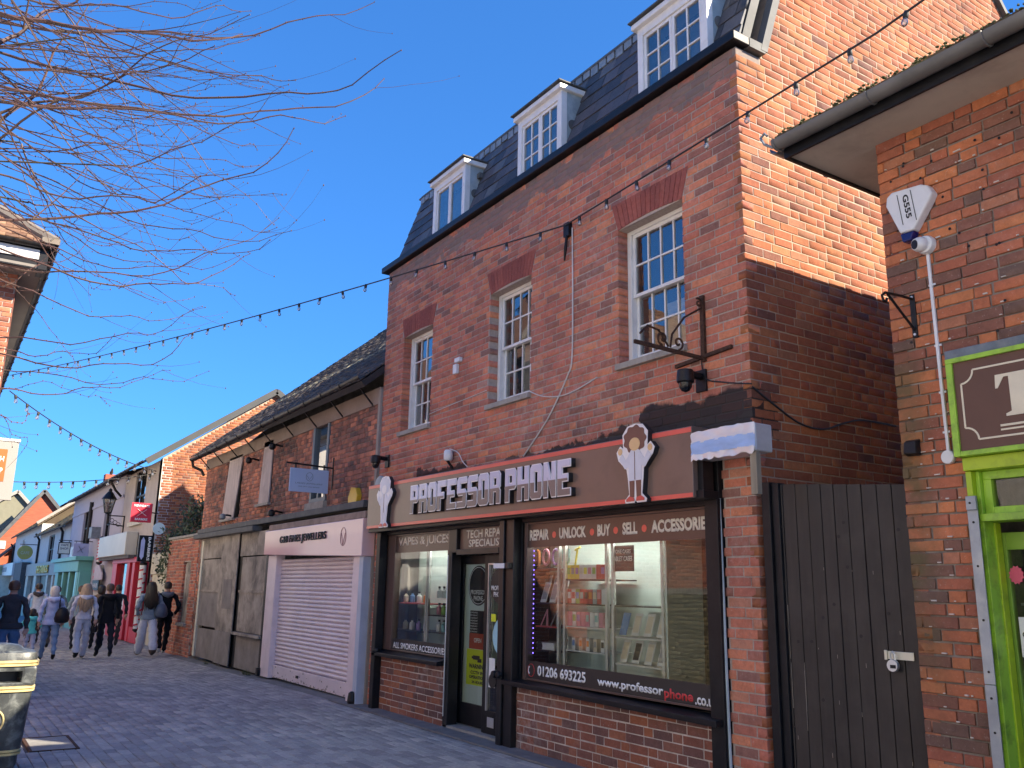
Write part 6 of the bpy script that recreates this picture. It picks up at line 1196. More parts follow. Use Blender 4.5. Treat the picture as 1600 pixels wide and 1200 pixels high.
for a, b in ((-30.7, -28.95), (-27.75, -26.65)):
    MB().quad((a, D, .3), (b, D, .3), (b, D, 2.1), (a, D, 2.1)).build('pane', GLSHOP, RS_, fix=False)
    for k in range(7): x = a + (b - a) * (k + .5) / 7; MB().tube([(x - .06, D + .12, .3), (x, D + .14, .75), (x + .06, D + .12, .95)], .02, 6).build('display_rail', ALU, RS_)
    MB().box(a + .3, b - .2, D + .04, D + .045, 1.1, 1.8).build('poster', LETTERW, RS_)
MB().box(-31.4, -26.5, D + .4, D + .45, -.1, 2.2).build('dark_room', DARKIN, RS_)
MB().box(-28.5, -28.15, D - .02, D + .04, 0, 2.1).build('door', BLACK, RS_)
t = thing('blank_fascia_sign', 'blank cream fascia sign box above the red shop front', 'sign', (-30, 5, 2.2)); MB().box(-33.3, -28.3, D - .35, D - .02, 2.32, 3.0).build('panel', mat('cream_sign', (.62, .6, .5), .35, var=.08, scale=1, bump=0), t, bev=.02); MB().box(-33.3, -27.9, D - .3, D - .02, 2.22, 2.315).build('bottom_trim', LEADD, t)
t = thing('red_square_sign', 'square red projecting barber sign with white crossed combs', 'sign', (-25.6, 4.6, 3.3)); x = -25.6
MB().box(x - .05, x + .05, 4.37, 4.9, 3.12, 3.64).build('panel', RED, t, bev=.006); text('NEWGATE', 'lettering', LETTERW, (x + .052, 4.43, 3.53), Y3, Z3, .4, .06, t, ext=.001, bold=.03); text('BARBERS', 'lettering', LETTERW, (x + .052, 4.48, 3.17), Y3, Z3, .32, .06, t, ext=.001, bold=.03)
MB().bar((x + .055, 4.52, 3.27), (x + .055, 4.76, 3.47), .05, .006).bar((x + .062, 4.52, 3.47), (x + .062, 4.76, 3.29), .035, .006).build('comb_emblem', LETTERW, t); MB().bar((x, 4.85, 3.4), (x - .3, D, 3.4), .03, .03).build('arm', BLACKM, t)
t = thing('vertical_barbers_sign', 'black vertical projecting sign with pale arrow and BARBERS lettering', 'sign', (-25.3, 4.7, 2.4)); x = -25.3; MB().box(x - .05, x + .05, 4.6, 4.95, 2.07, 2.76).build('panel', BLACK, t, bev=.005)
MB().prism([(4.65, 2.2), (4.7, 2.12), (4.75, 2.2), (4.75, 2.62), (4.7, 2.72), (4.65, 2.62)], (x + .051, 0, 0), Y3, Z3, X3, .003).build('arrow', mat('lilac_arrow', (.5, .52, .75), .5, bump=0), t); text('BARBERS', 'lettering', LETTERW, (x + .052, 4.83, 2.72), (0, 0, -1), Y3, .62, .07, t, ext=.001, bold=.03)
t = thing('oval_sign', 'small pale green oval sign beside the ivy', 'sign', (-25.2, 5, 3.0)); MB().lathe((-25.2, 5.05, 2.95), [(.16, 0), (.16, .03)], 20, axis='x').build('plate', TEALP, t)
def barber_pole(x, y, z0, z1, lab):
    t = thing('barber_pole', lab, 'barber pole', (x, y, z0)); n = 7
    MB().tube([(x, y, z0), (x, y, z1)], .09, 12).build('pole', LETTERW, t)
    mb = MB()
    for k in range(n):
        z = z0 + (z1 - z0) * k / n; mb.tube([(x + .093 * math.cos(a), y + .093 * math.sin(a), z + .12 * a / 6.28) for a in [i * PI / 6 for i in range(13)]], .022, 5)
    mb.build('red_stripe', RED, t); MB().lathe((x, y, z1), [(.1, 0), (.1, .06), (.03, .12)], 12).build('cap', BLACKM, t); MB().lathe((x, y, z0 - .1), [(.03, 0), (.1, .05), (.1, .1)], 12).build('cap', BLACKM, t)
barber_pole(-33.6, 4.9, 2.2, 2.95, 'striped barber pole hanging left of the blank cream sign'); barber_pole(-26.35, 4.98, .3, 2.0, 'tall red and white striped post at the right edge of the red shop')
# lantern on scroll bracket
t = thing('street_lantern', 'black heritage street lantern on a scrolled wall bracket', 'street lamp', (-31, D, 3.5)); x, y = -31.0, 4.6
mb = MB(); z = 3.72
prof = [(.11, 0), (.2, .42)]; mb.lathe((x, y, z), prof, 6); mb.build('lantern_glass', glassmat('lamp_glass', dirt=.4), t)
mb = MB()
for k in range(6): a = PI / 3 * k; mb.tube([(x + .11 * math.cos(a), y + .11 * math.sin(a), z), (x + .2 * math.cos(a), y + .2 * math.sin(a), z + .42)], .014, 5)
mb.lathe((x, y, z - .06), [(.03, 0), (.12, .04), (.12, .06)], 12).lathe((x, y, z + .42), [(.24, 0), (.22, .03), (.09, .22), (.05, .26), (.06, .3), (.01, .36)], 12); mb.build('lantern_frame', BLACKM, t)
mb = MB(); mb.tube([(x, y, z - .05), (x, y + .02, z - .35), (x, D, z - .42)], .02, 6).tube([(x, y, z - .1), (x, D, z - .1)], .02, 6).tube([(x, D - .02, z - .1), (x, D - .02, z - .8)], .02, 6)
for k in range(3): mb.tube([(x, 4.75 + k * .1 + .06 * math.cos(a), z - .25 - k * .06 + .06 * math.sin(a)) for a in [i * PI / 6 for i in range(12)]], .01, 5)
mb.build('bracket', BLACKM, t)

# ------------------------------------------------------------------ further buildings down the street
def house(nm, lab, x0, x1, y0, y1, zb, ze, rz, wallm, roofm, wins, extra=None, hood=True, over=.25, rep=None):
    t = thing(nm, lab, 'building', ((x0 + x1) / 2, (y0 + y1) / 2, zb)); fr = Frame((0, y0, 0), X3, Z3, (0, -1, 0))
    mb = MB(); grid_core(mb, fr, x0, x1, zb, ze, [w[:4] for w in wins], -.3, 0); mb.box(x0, x0 + .3, y0 + .301, y1, zb, ze).box(x1 - .3, x1, y0 + .301, y1, zb, ze).box(x0 + .3, x1 - .3, y1 - .3, y1, zb, ze)
    ym = (y0 + y1) / 2; mb.prism([(y0 + .05, ze), (y1, ze), (ym, rz - .1)], (x0 + .01, 0, 0), Y3, Z3, X3, .24); mb.build('wall', wallm, t); MB().prism([(y0 + .05, ze), (y1, ze), (ym, rz - .1)], (x1 - .25, 0, 0), Y3, Z3, X3, .24).build('tile_hung_gable', roofm, t)
    s = (rz - ze) / (ym - y0); mb = MB(); q = [(x0 - .1, y0 - over, ze - s * over), (x1 + .1, y0 - over, ze - s * over), (x1 + .1, ym, rz), (x0 - .1, ym, rz)]; mb.hexa(q + [(a, b, c + .08) for a, b, c in q]); q = [(x0 - .1, ym, rz), (x1 + .1, ym, rz), (x1 + .1, y1 + over, ze - s * over), (x0 - .1, y1 + over, ze - s * over)]; mb.hexa(q + [(a, b, c + .08) for a, b, c in q]); rf = mb.build('roof', roofm, t)
    svv = Vector((0, 1, s)).normalized(); f2 = Frame((0, y0 - over - .02, ze - s * over + .085), X3, svv, (0, -svv.z, svv.y)); LL = math.hypot(ym - y0 + over, rz - ze + s * over)
    pc = lay(x0 - .1, x1 + .1, 0, LL, .2, [[.33]], .01, [], [0, .16], jit=.02, seed=int(abs(x0) * 7)); collect(lab, rf, f2, pc, roofm, 'tile', .03, .012, indiv=False, name='roof_tile')
    for w in wins:
        a, b, c, d, fm = w[:5]; mb = MB(); k = .07; y = y0 + .08; mb.box(a, a + k, y, y + .06, c, d).box(b - k, b, y, y + .06, c, d).box(a + k, b - k, y, y + .06, d - k, d).box(a + k, b - k, y, y + .06, c, c + k).box(a + k, b - k, y + .005, y + .05, (c + d) / 2 - .03, (c + d) / 2 + .03).box((a + b) / 2 - .02, (a + b) / 2 + .02, y + .01, y + .04, c + k, d - k)
        f = mb.build('window', fm, t); o = MB().quad((a + k, y + .04, c + k), (b - k, y + .04, c + k), (b - k, y + .04, d - k), (a + k, y + .04, d - k)).build('pane', GLS, None, fix=False); o.parent = f
        MB().box(a - .08, b + .08, y0 - .08, y0, c - .1, c - .002).build('window_sill', wallm, t); MB().box(a, b, y0 + .45, y0 + .47, c, d).build('dark_room', DARKIN, t)
    if hood: gutter((x0, y0 - over - .06, ze - s * over + .02), (x1, y0 - over - .06, ze - s * over + .02), .05, BLACKM, t)
    return t
LIL = mat('lilac_white_render', (.5, .48, .54), .9, var=.04, scale=2, bump=.1, dirt=(.4, .38, .42), dscale=2); WHR = mat('white_render', (.62, .61, .58), .9, var=.05, scale=2, bump=.1, dirt=(.45, .44, .4), dscale=2)
h1 = house('lilac_white_building', 'pale lilac rendered building with two tall black windows above the teal shop', -44.1, -31.55, D, 11.5, -.35, 5.05, 6.2, LIL, TILE_OLD, [(-40.6, -38.9, 2.95, 4.38, BLACK), (-35.2, -33.8, 2.85, 4.3, BLACK)])
MB().tube([(-38.3, D - .07, 2.4), (-38.3, D - .07, 4.6)], .07, 8).build('downpipe', BLACKM, h1); MB().box(-36.4, -35.7, D - .3, D, 3.1, 3.5).build('vent_box', LEADM, h1); MB().box(-44, -31.6, D - .04, D, 4.3, 4.4).build('string_course', LIL, h1)
for a, b, q in ((-43.0, -40.6, 0), (-36.2, -33.8, 1)): pass
TEAL = mat('teal_paint', (.16, .47, .40), .45, var=.06, bump=.05)
t = thing('teal_shopfront', 'turquoise timber shop front with classical pilasters', 'shopfront', (-38, 4.9, -.4)); y = D - .42
mb = MB()
for a, b in ((-44.0, -43.0), (-41.6, -41.2), (-39.6, -39.2), (-37.5, -36.9)): mb.box(a, b, y, y + .2, -.35, 1.9)
mb.box(-44.2, -36.7, y - .06, D - .01, 1.901, 2.3).box(-44.4, -36.5, y - .2, D - .01, 2.301, 2.45).box(-44.0, -36.9, y + .03, y + .2, -.35, .25); mb.build('frame', TEAL, t, bev=.01)
for a, b in ((-43.0, -41.6), (-41.2, -39.6), (-39.2, -37.5)): MB().quad((a, y + .1, .25), (b, y + .1, .25), (b, y + .1, 1.9), (a, y + .1, 1.9)).build('pane', GLSHOP, t, fix=False); MB().box(a + .2, b - .5, y + .25, y + .27, .4, 1.8).build('window_display', CREAM, t)
MB().box(-36.89, -36.6, y + .02, D - .01, -.3, 1.9).build('side_panel', TEAL, t); MB().box(-43.9, -37, D - .05, D - .02, -.3, 1.9).build('dark_room', DARKIN, t)
t = thing('awning_stall', 'striped red and white barber entrance with pale gabled board', 'shop entrance', (-34.5, D, -.1))
for k in range(8): MB().box(-35.2, -35.0, D - .15, D - .01, .3 + k * .22, .41 + k * .22).build('red_band', RED, t)
MB().box(-35.2, -34.0, D - .1, D - .009, -.1, 2.1).build('door_panel', CREAM, t); MB().prism([(-34.9, 1.6), (-33.2, 1.6), (-33.2, 1.8), (-34.2, 2.15), (-34.9, 2.0)], (0, D - .16, 0), X3, Z3, (0, 1, 0), .04).build('gable_board', mat('pink_white_board', (.6, .5, .53), .5, bump=0), t); MB().box(-34.8, -33.4, D - .2, D - .161, 1.25, 1.58).build('dark_plate', BLACK, t); text('HAIR', 'lettering', LETTERW, (-34.6, D - .203, 1.33), X3, Z3, 1.0, .15, t)
h2 = house('white_cottage', 'white rendered cottage with mossy tiled roof behind the square hanging sign', -57.2, -44.2, D, 12.5, -.6, 4.15, 7.0, WHR, TILE_MOSS, [(-52.6, -50.2, 2.4, 3.85, BLACK)])
h3 = house('white_cottage', 'further white cottage with brown tiled roof and yellow round sign', -75, -57.3, D, 12.5, -.8, 4.75, 7.65, WHR, TILE_MOSS, [(-69, -67, 2.9, 4.2, WHITE)])
MB().bar((-57.25, D - .3, 4.75), (-57.25, 8.8, 7.75), .2, .15).build('verge', STONE, h3)
for h, x in ((h2, -57.0), (h2, -46.5), (h3, -74.8)): MB().tube([(x, D - .08, 1.9), (x, D - .08, 3.8), (x + .3, D - .3, 4.1)], .06, 6).build('downpipe', BLACKM, h)
t = thing('grey_shopfront', 'grey shop front with gilt letter sign and cream pilasters', 'shopfront', (-51, D, -.5)); mb = MB(); mb.box(-60.5, -44.4, D - .25, D - .01, 1.8, 2.45); mb.build('fascia', mat('taupe_fascia', (.3, .28, .25), .5, var=.08), t)
text('THE STUDIOS', 'lettering', mat('gilt', (.75, .5, .08), .3, .4, bump=0), (-54, D - .27, 1.9), X3, Z3, 5.5, .4, t, ext=.05, bold=.03)
for a, b in ((-60.3, -59), (-55.5, -54.3), (-49.5, -48.8), (-47.2, -46.6), (-45.2, -44.6)): MB().box(a, b, D - .22, D - .01, -.6, 1.8).build('pilaster', CREAM, t)
MB().box(-60, -44.6, D - .02, D - .006, -.6, 1.8).build('dark_window', BLACK, t)
t = thing('white_sign_box', 'white fascia sign box on the dark shop at the far left', 'sign', (-70, D, 2.2)); MB().box(-80, -66, D - .6, D - .05, 1.85, 2.65).build('panel', WHITE, t); MB().box(-65.9, -60.6, D - .5, D - .05, -.6, 2.6).build('dark_side', LEADD, t); MB().box(-77, -71, D - .62, D - .601, 2.1, 2.4).build('print', LEADM, t)
def psign(nm, lab, x, ya, yb2, z0, z1, m, txt=None, rim=None, extra=None):
    t = thing(nm, lab, 'sign', (x, yb2, z0)); MB().box(x - .03, x + .03, ya, yb2, z0, z1).build('panel', m, t, bev=.004)
    if rim: 
        k = .035; MB().box(x + .031, x + .04, ya, yb2, z0, z0 + k).box(x + .031, x + .04, ya, yb2, z1 - k, z1).box(x + .031, x + .04, ya, ya + k, z0 + k, z1 - k).box(x + .031, x + .04, yb2 - k, yb2, z0 + k, z1 - k).build('rim', rim, t)
    MB().bar((x, ya, z1 + .08), (x, D, z1 + .08), .03, .03).bar((x, ya + .08, z1), (x, ya + .08, z1 + .08), .015, .015).bar((x, yb2 - .08, z1), (x, yb2 - .08, z1 + .08), .015, .015).build('hanging_bar', BLACKM, t)
    for i, s in enumerate(txt or []): text(s, 'lettering', GREYF, (x + .032, ya + .09, z1 - .17 - i * .15), Y3, Z3, yb2 - ya - .18, .1, t, ext=.001, bold=.02)
    return t
psign('square_hanging_sign', 'pale square hanging sign with dark rim on the white cottage', -43.5, 4.62, 5.12, 2.68, 3.2, TEALP, ['VAPE', 'SHOP'], BLACK)
t = psign('blue_hanging_sign', 'pale blue hanging sign with crossed scissors beside the teal shop', -37.3, 5.04 - .55, 5.03, 2.46, 2.94, mat('lavender_sign', (.42, .45, .68), .5, bump=0))
MB().bar((-37.265, 4.62, 2.6), (-37.265, 4.88, 2.82), .03, .006).bar((-37.26, 4.66, 2.84), (-37.26, 4.82, 2.58), .03, .006).build('scissor_emblem', BLACK, t)
t = thing('yellow_round_sign', 'round yellow hanging sign in front of the far white cottage', 'sign', (-58, 4.4, 2.7)); MB().lathe((-58, 4.5, 3.1), [(.38, 0), (.4, .03), (.38, .06)], 28, axis='x').build('disc', mat('mustard', (.5, .4, .1), .5, bump=0), t); text('CAFE', 'lettering', CREAM, (-57.93, 4.28, 3.0), Y3, Z3, .44, .16, t); MB().bar((-58, 4.2, 3.55), (-58, D, 3.55), .04, .04).build('hanging_bar', BLACKM, t)
t = thing('white_box_sign', 'small white sign box above the teal shop front', 'sign', (-40.5, D, 2.5)); MB().box(-41.9, -38.6, D - .2, D - .01, 2.48, 2.95).build('panel', WHITE, t); text('CUT', 'lettering', GREYF, (-41.2, D - .205, 2.55), X3, Z3, 1.6, .3, t)
# end of street: brick gable and cream gable houses facing the camera
def gable_house(nm, lab, x, y0, y1, zb, ze, yr, rz, m, rim, extra):
    t = thing(nm, lab, 'building', (x - 5, (y0 + y1) / 2, zb)); MB().prism([(y0, zb), (y1, zb), (y1, ze[1]), (yr, rz), (y0, ze[0])], (x - 9, 0, 0), Y3, Z3, X3, 9).build('wall', m, t)
    mb = MB(); mb.hexa([(x - 9, y0 - .3, ze[0] - .2), (x + .3, y0 - .3, ze[0] - .2), (x + .3, yr, rz), (x - 9, yr, rz), (x - 9, y0 - .3, ze[0] - .05), (x + .3, y0 - .3, ze[0] - .05), (x + .3, yr, rz + .15), (x - 9, yr, rz + .15)])
    mb.hexa([(x - 9, yr, rz), (x + .3, yr, rz), (x + .3, y1 + .3, ze[1] - .2), (x - 9, y1 + .3, ze[1] - .2), (x - 9, yr, rz + .15), (x + .3, yr, rz + .15), (x + .3, y1 + .3, ze[1] - .05), (x - 9, y1 + .3, ze[1] - .05)]); mb.build('roof', rim[0], t)
    MB().bar((x + .33, y0 - .3, ze[0] - .1), (x + .33, yr, rz + .06), .06, .28).bar((x + .33, yr, rz + .06), (x + .33, y1 + .3, ze[1] - .1), .06, .28).build('bargeboard', rim[1], t)
    return t
BRF = mat('far_orange_brick', (.36, .1, .055), .9, var=.2, scale=1.5, stretch=(1, 1, 8), bump=.2)
t = gable_house('brick_gable_house', 'orange brick gable house closing the end of the street', -82, 3.4, 8.6, -1, (3.2, 6.9), 7.15, 8.75, BRF, (TILE_OLD, LEADD), None); MB().box(-81.99, -81.9, 4.3, 4.9, 4.0, 4.6).build('wall_plate', WHITE, t)
t = gable_house('cream_gable_house', 'cream gabled house with white bargeboards at the far end of the street', -93, 2.0, 8.0, -1, (6.8, 7.2), 5.95, 9.5, mat('cream_far', (.22, .21, .15), .9, var=.08), (TILE_OLD, STONE), None)
t = gable_house('slate_roof_house', 'far grey roofed house with red chimneys behind the cottages', -75.5, 9.2, 16, 0, (7.0, 7.0), 12.5, 8.6, WHR, (TILE_OLD, TILE_OLD), None)
t = house('grey_roof_house', 'distant house with plain grey roof and brick chimney stack', -98, -76, 9.5, 18, -1, 8.2, 9.6, WHR, TILE_OLD, [], hood=False); MB().box(-78.5, -77.5, 11.0, 11.8, 8, 10.1).box(-79.5, -78.6, 11.9, 12.7, 8, 9.9).build('chimney', BRF, t)
mb = MB(); mb.add([(-80, 3.0, 3.6), (-75.2, 3.0, 3.6), (-75.2, 5.1, 5.0), (-80, 5.1, 5.0)], [(0, 1, 2, 3)]); 
t = thing('lean_to_shop', 'low lean-to shop with dark tiled roof at the far left', 'building', (-79, 4.5, -.8)); MB().box(-86, -75.1, 3.9, 6.0, -1, 2.6).build('wall', CREAM, t); MB().hexa([(-86, 3.7, 2.55), (-75, 3.7, 2.55), (-75, 6.2, 5.0), (-86, 6.2, 5.0), (-86, 3.7, 2.65), (-75, 3.7, 2.65), (-75, 6.2, 5.1), (-86, 6.2, 5.1)]).build('roof', TILE_OLD, t); MB().box(-75.09, -75.0, 3.95, 5.0, 1.9, 2.5).build('sign_strip', mat('olive_sign', (.4, .38, .2), .6), t)
# ------------------------------------------------------------------ left hand building, seen end on, and the garden wall beside it
LB = thing('left_brick_building', 'red brick building with brown tiled hipped roof and white fascia at the left edge', 'building', (-18, -3, 0))
EX = -14.5; EF = Frame((EX, 0, 0), Y3, Z3, X3); BR_L = brickmat('left_brick', [(0, (.2, .08, .06)), (.3, (.38, .13, .08)), (.7, (.47, .17, .1)), (1, (.5, .22, .13))], patch=(.55, .45, .38), patch_amt=.2)
mb = MB(); mb.box(EX - .3, EX - .009, -9, .5, 0, 6.05); mb.box(-26, EX - .3, -9, -8.7, 0, 6.05); mb.box(-42, EX - .301, .2, .498, 0, 5.99); ew = mb.build('end_wall', MORT, LB)
pc = lay(-9, .505, 0, 6.05, .075, [[.215], [.215]], .011, [], [0, .11], seed=71); collect('left', ew, EF, pc, BR_L, 'brick', .08, .004, name='brick')
mb = MB(); mb.box(-42, -16.2, .499, .52, 2.9, 6.0); mb.build('bounce_panel', mat('white_bounce_render', (.76, .72, .65), .9, var=.04, dirt=(.6, .56, .5), dscale=2), LB); MB().box(-16.199, EX, .499, .515, 2.7, 5.99).build('street_wall', BR_L, LB)  # unseen white street face, added to bounce sun across the street
mb = MB(); mb.box(-42, EX + .5, .2, .82, 6.0, 6.04).box(EX + .002, EX + .5, -9.4, .199, 6.0, 6.04); mb.build('soffit', mat('grey_soffit', (.22, .2, .18), .8, var=.1), LB)
MB().box(EX + .5, EX + .525, -9.4, .72, 6.12, 6.27).build('white_fascia', WHITE, LB, bev=.004); MB().box(EX + .1, EX + .52, .721, .84, 5.98, 6.3).box(-42, EX + .1, .8, .84, 5.98, 6.3).box(EX + .45, EX + .499, -9.4, .72, 5.98, 6.3).build('dark_eaves_board', BLACK, LB)
gutter((EX + .58, -9.4, 6.34), (EX + .58, .9, 6.34), .06, BLACKM, LB); gutter((EX + .58, .9, 6.33), (-42, .9, 6.33), .06, BLACKM, LB)
mb = MB(); p_ = math.tan(math.radians(38)); ex_, ey_ = EX + .6, .92; yr = -4.2; hz_ = (ey_ - yr) * p_
mb.add([(ex_, ey_, 6.36), (-26, ey_, 6.36), (-26, yr, 6.36 + hz_), (ex_ - 5.12, yr, 6.36 + hz_), (ex_, 2 * yr - ey_, 6.36), (-26, 2 * yr - ey_, 6.36)], [(0, 3, 2, 1), (0, 4, 3), (4, 5, 2, 3), (0, 1, 5, 4)]); lr = mb.build('roof', TILE_RED, LB)
sv = Vector((-1, 0, p_)).normalized(); f2 = Frame((ex_ + .02, 0, 6.36), Y3, sv, (sv.z, 0, -sv.x)); LL = 5.12 / math.cos(math.radians(38))
pc = lay(2 * yr - ey_, ey_, 0, LL, .12, [[.18]], .004, [lambda v: [(-30, 2 * yr - ey_ + v * .788), (ey_ - v * .788, 30)]], [0, .09], jit=.012, seed=72); collect('left', lr, f2, pc, TILE_RED, 'tile', .016, .01, name='roof_tile')
MB().box(ex_ - .35, ex_ + .05, .72, .95, 6.36, 6.44).tube([(ex_, ey_ - .02, 6.4), (ex_ - 5.12, yr, 6.4 + hz_)], .09, 8).build('hip_tile', mat('pale_hip_mortar', (.2, .17, .14), .9), LB)
LS = thing('left_shopfront', 'white shop front with orange lettering on the left side of the street', 'shopfront', (-19, .5, 0))
mb = MB()
for a, b in ((-17.2, -16.9), (-19.8, -19.5), (-22.4, -22.1), (-25.5, -25.2)): mb.box(a, b, .52, .62, 0, 2.2)
mb.box(-25.5, -16.9, .52, .72, 2.2, 2.9).box(-25.5, -16.9, .52, .6, 0, .5); mb.build('frame', WHITE, LS); MB().box(-16.88, EX - .01, .52, .54, 0, 2.7).box(-42, -25.51, .52, .54, 0, 2.7).build('brick_pier', BR_L, LS)
MB().box(-25.3, -17.0, .53, .54, .5, 2.2).build('window', mat('pale_bounce_window', (.6, .6, .58), .5, var=.1), LS); text('BUSY BITES', 'lettering', mat('orange_letter', (.85, .25, .03), .5, bump=0), (-17.6, .722, 2.4), (-1, 0, 0), Z3, 2.6, .3, LS)  # unseen window made pale to bounce light onto the shaded row
for a in (-18.8, -21.5, -24.3): MB().box(a, a + 1.4, .545, .55, .9, 1.8).build('window_poster', rd.choice(DCOL), LS)
PS = thing('orange_projecting_sign', 'white framed projecting sign with orange panel hanging at the left edge', 'sign', (-15.6, .8, 2.9)); x = -15.6; k_ = 15.6
MB().box(x - .04, x + .04, .55, .915, 2.72, 3.62).build('frame', mat('aged_white_frame', (.32, .32, .31), .5, var=.05), PS, bev=.005); MB().box(x + .041, x + .046, .57, .775, 3.0, 3.5).build('orange_panel', mat('orange_panel', (.42, .13, .03), .5, bump=0), PS)
MB().box(x - .05, x + .05, .5, .93, 3.63, 3.67).build('top_bar', WHITE, PS); text('FISH', 'lettering', LETTERW, (x + .047, .58, 3.3), Y3, Z3, .16, .09, PS, ext=.001, bold=.03); text('CHIP', 'lettering', LETTERW, (x + .047, .58, 3.12), Y3, Z3, .16, .09, PS, ext=.001, bold=.03); text('ALL', 'lettering', GREYF, (x + .041, .58, 2.84), Y3, Z3, .1, .08, PS, ext=.001)
GWL = thing('garden_wall', 'olive weathered brick garden wall beside the left building', 'wall', (-12, -.9, 0)); BR_G = brickmat('olive_brick', [(0, (.15, .13, .08)), (.5, (.22, .19, .11)), (1, (.3, .26, .15))], patch=(.4, .37, .28), patch_amt=.3)
GWf = Frame((0, -.9, 0), (-1, 0, 0), Z3, (0, 1, 0)); mb = MB(); mb.box(-14.4, -10.2, -1.12, -.909, 0, 1.5); gc = mb.build('wall_core', MORT_L, GWL)
pc = lay(10.2, 14.4, 0, 1.5, .075, [[.215], [.215]], .011, [], [0, .11], seed=75); collect('garden', gc, GWf, pc, BR_G, 'brick', .08, .004, indiv=False, name='brick')
for i in range(52): MB().box(-10.2 - i * .08 - .07, -10.2 - i * .08, -1.13, -.885, 1.505, 1.6).build('coping_brick', STONE, GWL)

# terrace added behind the camera: sun bounce for the shaded side, seen in reflections
OT = thing('bounce_terrace', 'added white rendered terrace across the street bouncing sunlight onto the brick shops', 'building', (3, -8, 0))
WRD = mat('bright_white_render', (.74, .7, .62), .9, var=.04, scale=2, bump=.1, dirt=(.6, .56, .5), dscale=2)
oh_ = []
for i in range(7):
    for z0, z1 in ((.9, 2.3), (3.6, 5.0), (6.0, 7.2)): oh_.append((-7.5 + i * 3.1, -6.2 + i * 3.1, z0, z1))
OTf = Frame((0, -5.2, 0), X3, Z3, Y3); mb = MB(); grid_core(mb, OTf, -9, 14, 0, 8.2, oh_, -.3, 0); mb.box(-9, -8.7, -11, -5.501, 0, 8.2).box(13.7, 14, -11, -5.501, 0, 8.2).box(-9, 14, -11.3, -11.001, 0, 8.2).build('wall', WRD, OT)
for (a, b, z0, z1) in oh_:
    f = MB().box(a, a + .06, -5.35, -5.28, z0, z1).box(b - .06, b, -5.35, -5.28, z0, z1).box(a + .06, b - .06, -5.35, -5.28, z1 - .06, z1).box(a + .06, b - .06, -5.35, -5.28, z0, z0 + .06).box(a + .06, b - .06, -5.34, -5.29, (z0 + z1) / 2 - .02, (z0 + z1) / 2 + .02).build('window', WHITE, OT)
    o = MB().quad((a, -5.32, z0), (b, -5.32, z0), (b, -5.32, z1), (a, -5.32, z1)).build('pane', GLS, None, fix=False); o.parent = f
MB().box(-8.69, 13.69, -6.5, -6.45, .1, 8.1).build('dark_room', DARKIN, OT)
MB().hexa([(-9.2, -5.0, 8.1), (14.2, -5.0, 8.1), (14.2, -8.2, 10.2), (-9.2, -8.2, 10.2), (-9.2, -5.0, 8.25), (14.2, -5.0, 8.25), (14.2, -8.2, 10.35), (-9.2, -8.2, 10.35)]).hexa([(-9.2, -8.2, 10.2), (14.2, -8.2, 10.2), (14.2, -11.5, 8.1), (-9.2, -11.5, 8.1), (-9.2, -8.2, 10.35), (14.2, -8.2, 10.35), (14.2, -11.5, 8.25), (-9.2, -11.5, 8.25)]).build('roof', TILE_OLD, OT)

# ------------------------------------------------------------------ litter bin
LBN = thing('litter_bin', 'black cast litter bin with gold bands and a gold tidy emblem at the lower left', 'litter bin', (-8.75, .6, 0))
BINB = mat('chalky_black_bin', (.05, .055, .055), .42, var=.35, scale=9, bump=.12, dirt=(.3, .32, .3), dscale=11, damt=.55); GOLD = mat('gold_band', (.7, .56, .26), .4, .1, var=.12, scale=12, bump=.1, dirt=(.3, .26, .15), dscale=14)
bx, by = -8.86, .6
def rsq(hw, z, n=40, e=5.5): return [(bx + (abs(math.cos(a)) ** (2 / e)) * (1 if math.cos(a) >= 0 else -1) * hw, by + (abs(math.sin(a)) ** (2 / e)) * (1 if math.sin(a) >= 0 else -1) * hw, z) for a in [2 * PI * (k + .5) / n for k in range(n)]]
def loft(prof, m, nm, parent=LBN, cap=True):
    mb = MB(); n = 40; vs = sum([rsq(h, z) for h, z in prof], []); fs = [(i * n + k, i * n + (k + 1) % n, (i + 1) * n + (k + 1) % n, (i + 1) * n + k) for i in range(len(prof) - 1) for k in range(n)]
    if cap: fs += [tuple(reversed(range(n))), tuple((len(prof) - 1) * n + k for k in range(n))]
    mb.add(vs, fs); return mb.build(nm, m, parent, smooth=True)
loft([(.215, 0), (.235, .06), (.235, .12), (.25, .17), (.278, .64)], BINB, 'body'); loft([(.243, .125), (.254, .13), (.256, .143), (.246, .148)], GOLD, 'gold_band'); loft([(.244, .15), (.257, .155), (.259, .168), (.25, .172)], GOLD, 'gold_band')
loft([(.277, .622), (.292, .627), (.293, .642), (.28, .646)], GOLD, 'gold_band'); loft([(.28, .648), (.294, .652), (.294, .668), (.283, .672)], GOLD, 'gold_band')
